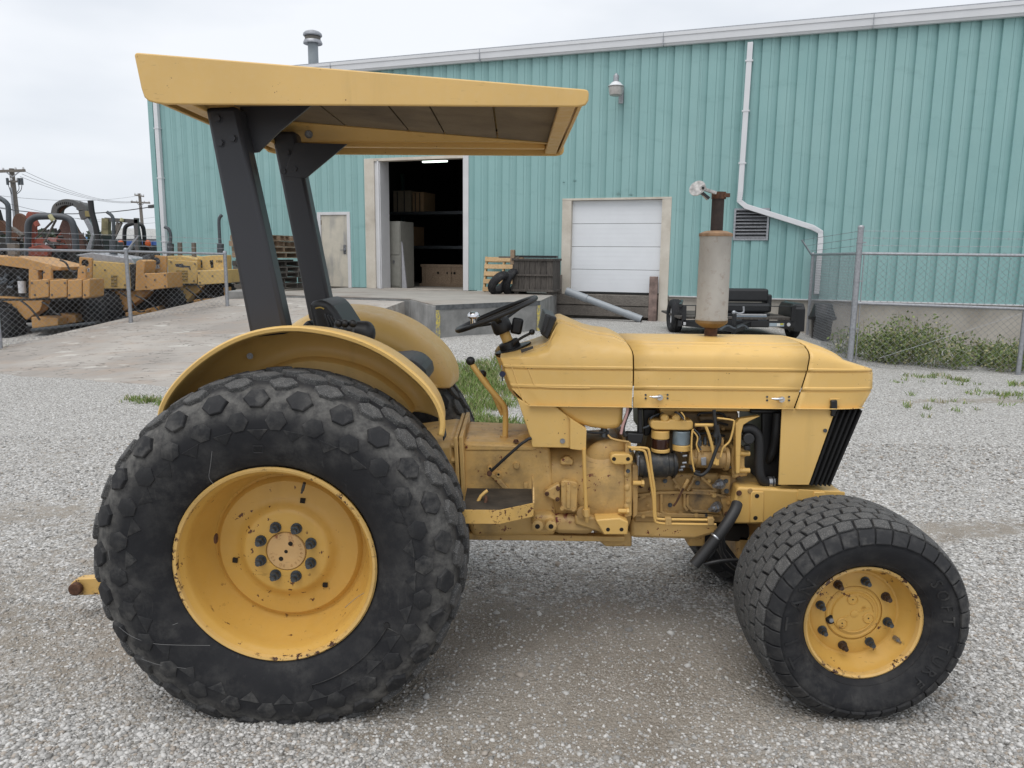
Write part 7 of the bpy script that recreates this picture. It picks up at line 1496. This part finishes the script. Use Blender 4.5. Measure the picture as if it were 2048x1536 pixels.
# ---------------------------------------------------------------- exhaust standing on the bonnet
EXY = 3.42; xm = at(1427, 560, EXY).x; zf = lambda v: at(1427, v, EXY).z
mm = NT('weathered_silencer'); n1 = mm.noise(6, 6, .6, stretch=(1, 1, .6)); n2 = mm.noise(30, 5, .7); c_ = mm.mix(mm.ramp(n1, .35, .7), (.30, .285, .26), (.42, .40, .365)); c_ = mm.mix(mm.math('MULTIPLY', mm.ramp(n2, .56, .75), .6), c_, (.20, .14, .10)); mm.col(c_); mm.set(Roughness=.6, Metallic=.1); mm.bump(n2, .1, .004)
rs_ = (at(1458, 560, EXY).x-at(1395, 560, EXY).x)/2
si = mk('silencer', lathe(NB(), [(.03, zf(652)), (rs_*.75, zf(650)), (rs_*.97, zf(643)), (rs_*1.01, zf(640)), (rs_*1.01, zf(637)), (rs_*.985, zf(635)), (rs_*.975, zf(480)), (rs_*1.01, zf(474)), (rs_*1.03, zf(471)), (rs_*1.01, zf(468)), (rs_*.7, zf(463)), (.03, zf(462))], (xm, EXY, 0), (0, 0, 1), 48), mm.m, T, 35)
hv = flat('heat_browned', (.20, .13, .06), .6, .2, .4, 14); mk('end_cap', lathe(NB(), [(rs_*1.035, zf(473)), (rs_*1.045, zf(471)), (rs_*1.03, zf(467)), (rs_*.70, zf(462.5)), (.035, zf(461.5))], (xm, EXY, 0), (0, 0, 1), 48), flat('rust_ring', (.26, .16, .09), .7, .1, .35, 20), si, 35); mk('end_cap', lathe(NB(), [(rs_*1.02, zf(640)), (rs_*1.0, zf(645)), (rs_*.76, zf(651)), (.035, zf(655))], (xm, EXY, 0), (0, 0, 1), 48), hv, si, 35)
xo = .002
mk('tail_pipe', lathe(NB(), [(.0265, zf(466)), (.0265, zf(392)), (.0245, zf(392)), (.0245, zf(430))], (xm+xo, EXY, 0), (0, 0, 1), 28), flat('rusty_pipe', (.032, .021, .018), .8, 0, .45, 30, .3), si); mk('stub_pipe', cyl(NB(), (xm, EXY, zf(680)), (xm, EXY, zf(650)), .028, n=24), M['rust'], si)
bm = NB(); cyl(bm, (xm+.004, EXY, zf(398)), (xm+.004, EXY, zf(384)), .031, n=24); bar(bm, (xm+.02, EXY-.02, zf(391)), (xm+.045, EXY-.02, zf(391)), .02, .016); mk('cap_clamp', bm, M['rust'], si)
mwt = flat('flaking_white', (.42, .41, .40), .6, 0, .5, 40); bm = NB(); d_ = at(1395, 377, EXY-.02)
n_ = Vector((-.55, -.72, .45)).normalized(); cyl(bm, d_, d_+n_*.004, .036, n=28); rc = mk('rain_cap', bm, mwt, si); 
bm = NB(); bar(bm, at(1400, 376, EXY-.03), at(1432, 386, EXY-.03), .022, .012); bar(bm, at(1404, 386, EXY-.032), at(1416, 398, EXY-.032), .02, .012); cyl(bm, at(1407, 376, EXY-.045), at(1407, 376, EXY-.03), .012, n=14); mk('cap_arm', bm, mwt, rc); bm = NB(); bar(bm, at(1402, 384, EXY-.04), at(1418, 397, EXY-.04), .012, .012); cyl(bm, at(1406, 376, EXY-.05), at(1406, 376, EXY-.045), .006, n=10); mk('cap_hinge', bm, M['black'], rc)

# ================================================================== loose stones lying on the gravel
def stones():
    rg = np.random.default_rng(21); bmz = bmesh.new(); bmesh.ops.create_icosphere(bmz, subdivisions=1, radius=1); bv = np.array([v.co[:] for v in bmz.verts]); bf = np.array([[v.index for v in f.verts] for f in bmz.faces]); bmz.free()
    out = []
    for y0, y1, n, smin, smax in ((1.75, 2.6, 30000, .0028, .0115), (2.6, 4.0, 26000, .0034, .0105), (4.0, 7.0, 20000, .005, .0125)):
        y = rg.uniform(y0, y1, n*3); x = (rg.random(n*3)*2-1)*.74*y1; f = fines_mask(x, y); keep = (np.abs(x) < .74*y+.3) & (rg.random(n*3) < np.clip(1.06-1.3*f, .22, 1)); x, y, f = x[keep][:n], y[keep][:n], f[keep][:n]
        s = smin+(smax-smin)*rg.random(len(x))**2.2*(1.2-.7*f); out.append(np.stack([x, y, s], 1))
    big = rg.random((420, 3)); bx_ = np.stack([(big[:, 0]*2-1)*3.2, 1.8+big[:, 1]*4, .010+.010*big[:, 2]**2.5], 1); out.append(bx_)
    S = np.concatenate(out); n = len(S); z = ground_z(S[:, 0], S[:, 1])
    gzz = 0.035*(fbm(S[:, 0]*0.9+5, S[:, 1]*0.9, 21, 3)-0.5)
    k = len(bv); V = np.repeat(bv[None], n, 0)*(1+rg.uniform(-.42, .40, (n, k, 1))); sc = S[:, 2][:, None]*rg.uniform(.7, 1.25, (n, 3))*np.array([1.1, 1.1, .75]); V = V*sc[:, None, :]
    a = rg.random(n)*6.283; ca, sa = np.cos(a)[:, None], np.sin(a)[:, None]; X = V[:, :, 0]*ca-V[:, :, 1]*sa; Y = V[:, :, 0]*sa+V[:, :, 1]*ca
    V = np.stack([X+S[:, 0][:, None], Y+S[:, 1][:, None], V[:, :, 2]+(z+gzz+S[:, 2]*np.where(fines_mask(S[:, 0], S[:, 1]) < .06, .30, .02))[:, None]], -1).reshape(-1, 3); Fc = (bf[None]+(np.arange(n)*k)[:, None, None]).reshape(-1, 3)
    t = NT('limestone_chips'); g = t.n('ShaderNodeNewGeometry'); r = g.outputs['Random Per Island']; c = t.mix(r, (.19, .185, .175), (.66, .65, .63)); w = t.n('ShaderNodeTexWhiteNoise'); w.noise_dimensions = '1D'; t.l(r, w.inputs['W']); c = t.mix(t.math('MULTIPLY', t.ramp(w.outputs['Value'], .80, .86), .7), c, (.33, .27, .21)); c = t.mix(t.math('MULTIPLY', t.noise(120, 3), .3), c, (.2, .19, .175)); t.col(c); t.set(Roughness=.9)
    o = np_mesh('loose_gravel', V, Fc, t.m, False); o['kind'] = 'stuff'
stones()
for u, v, r_, m_ in ((1262, 1266, .02, 0), (150, 1526, .026, 1), (1178, 1410, .017, 2)): pass
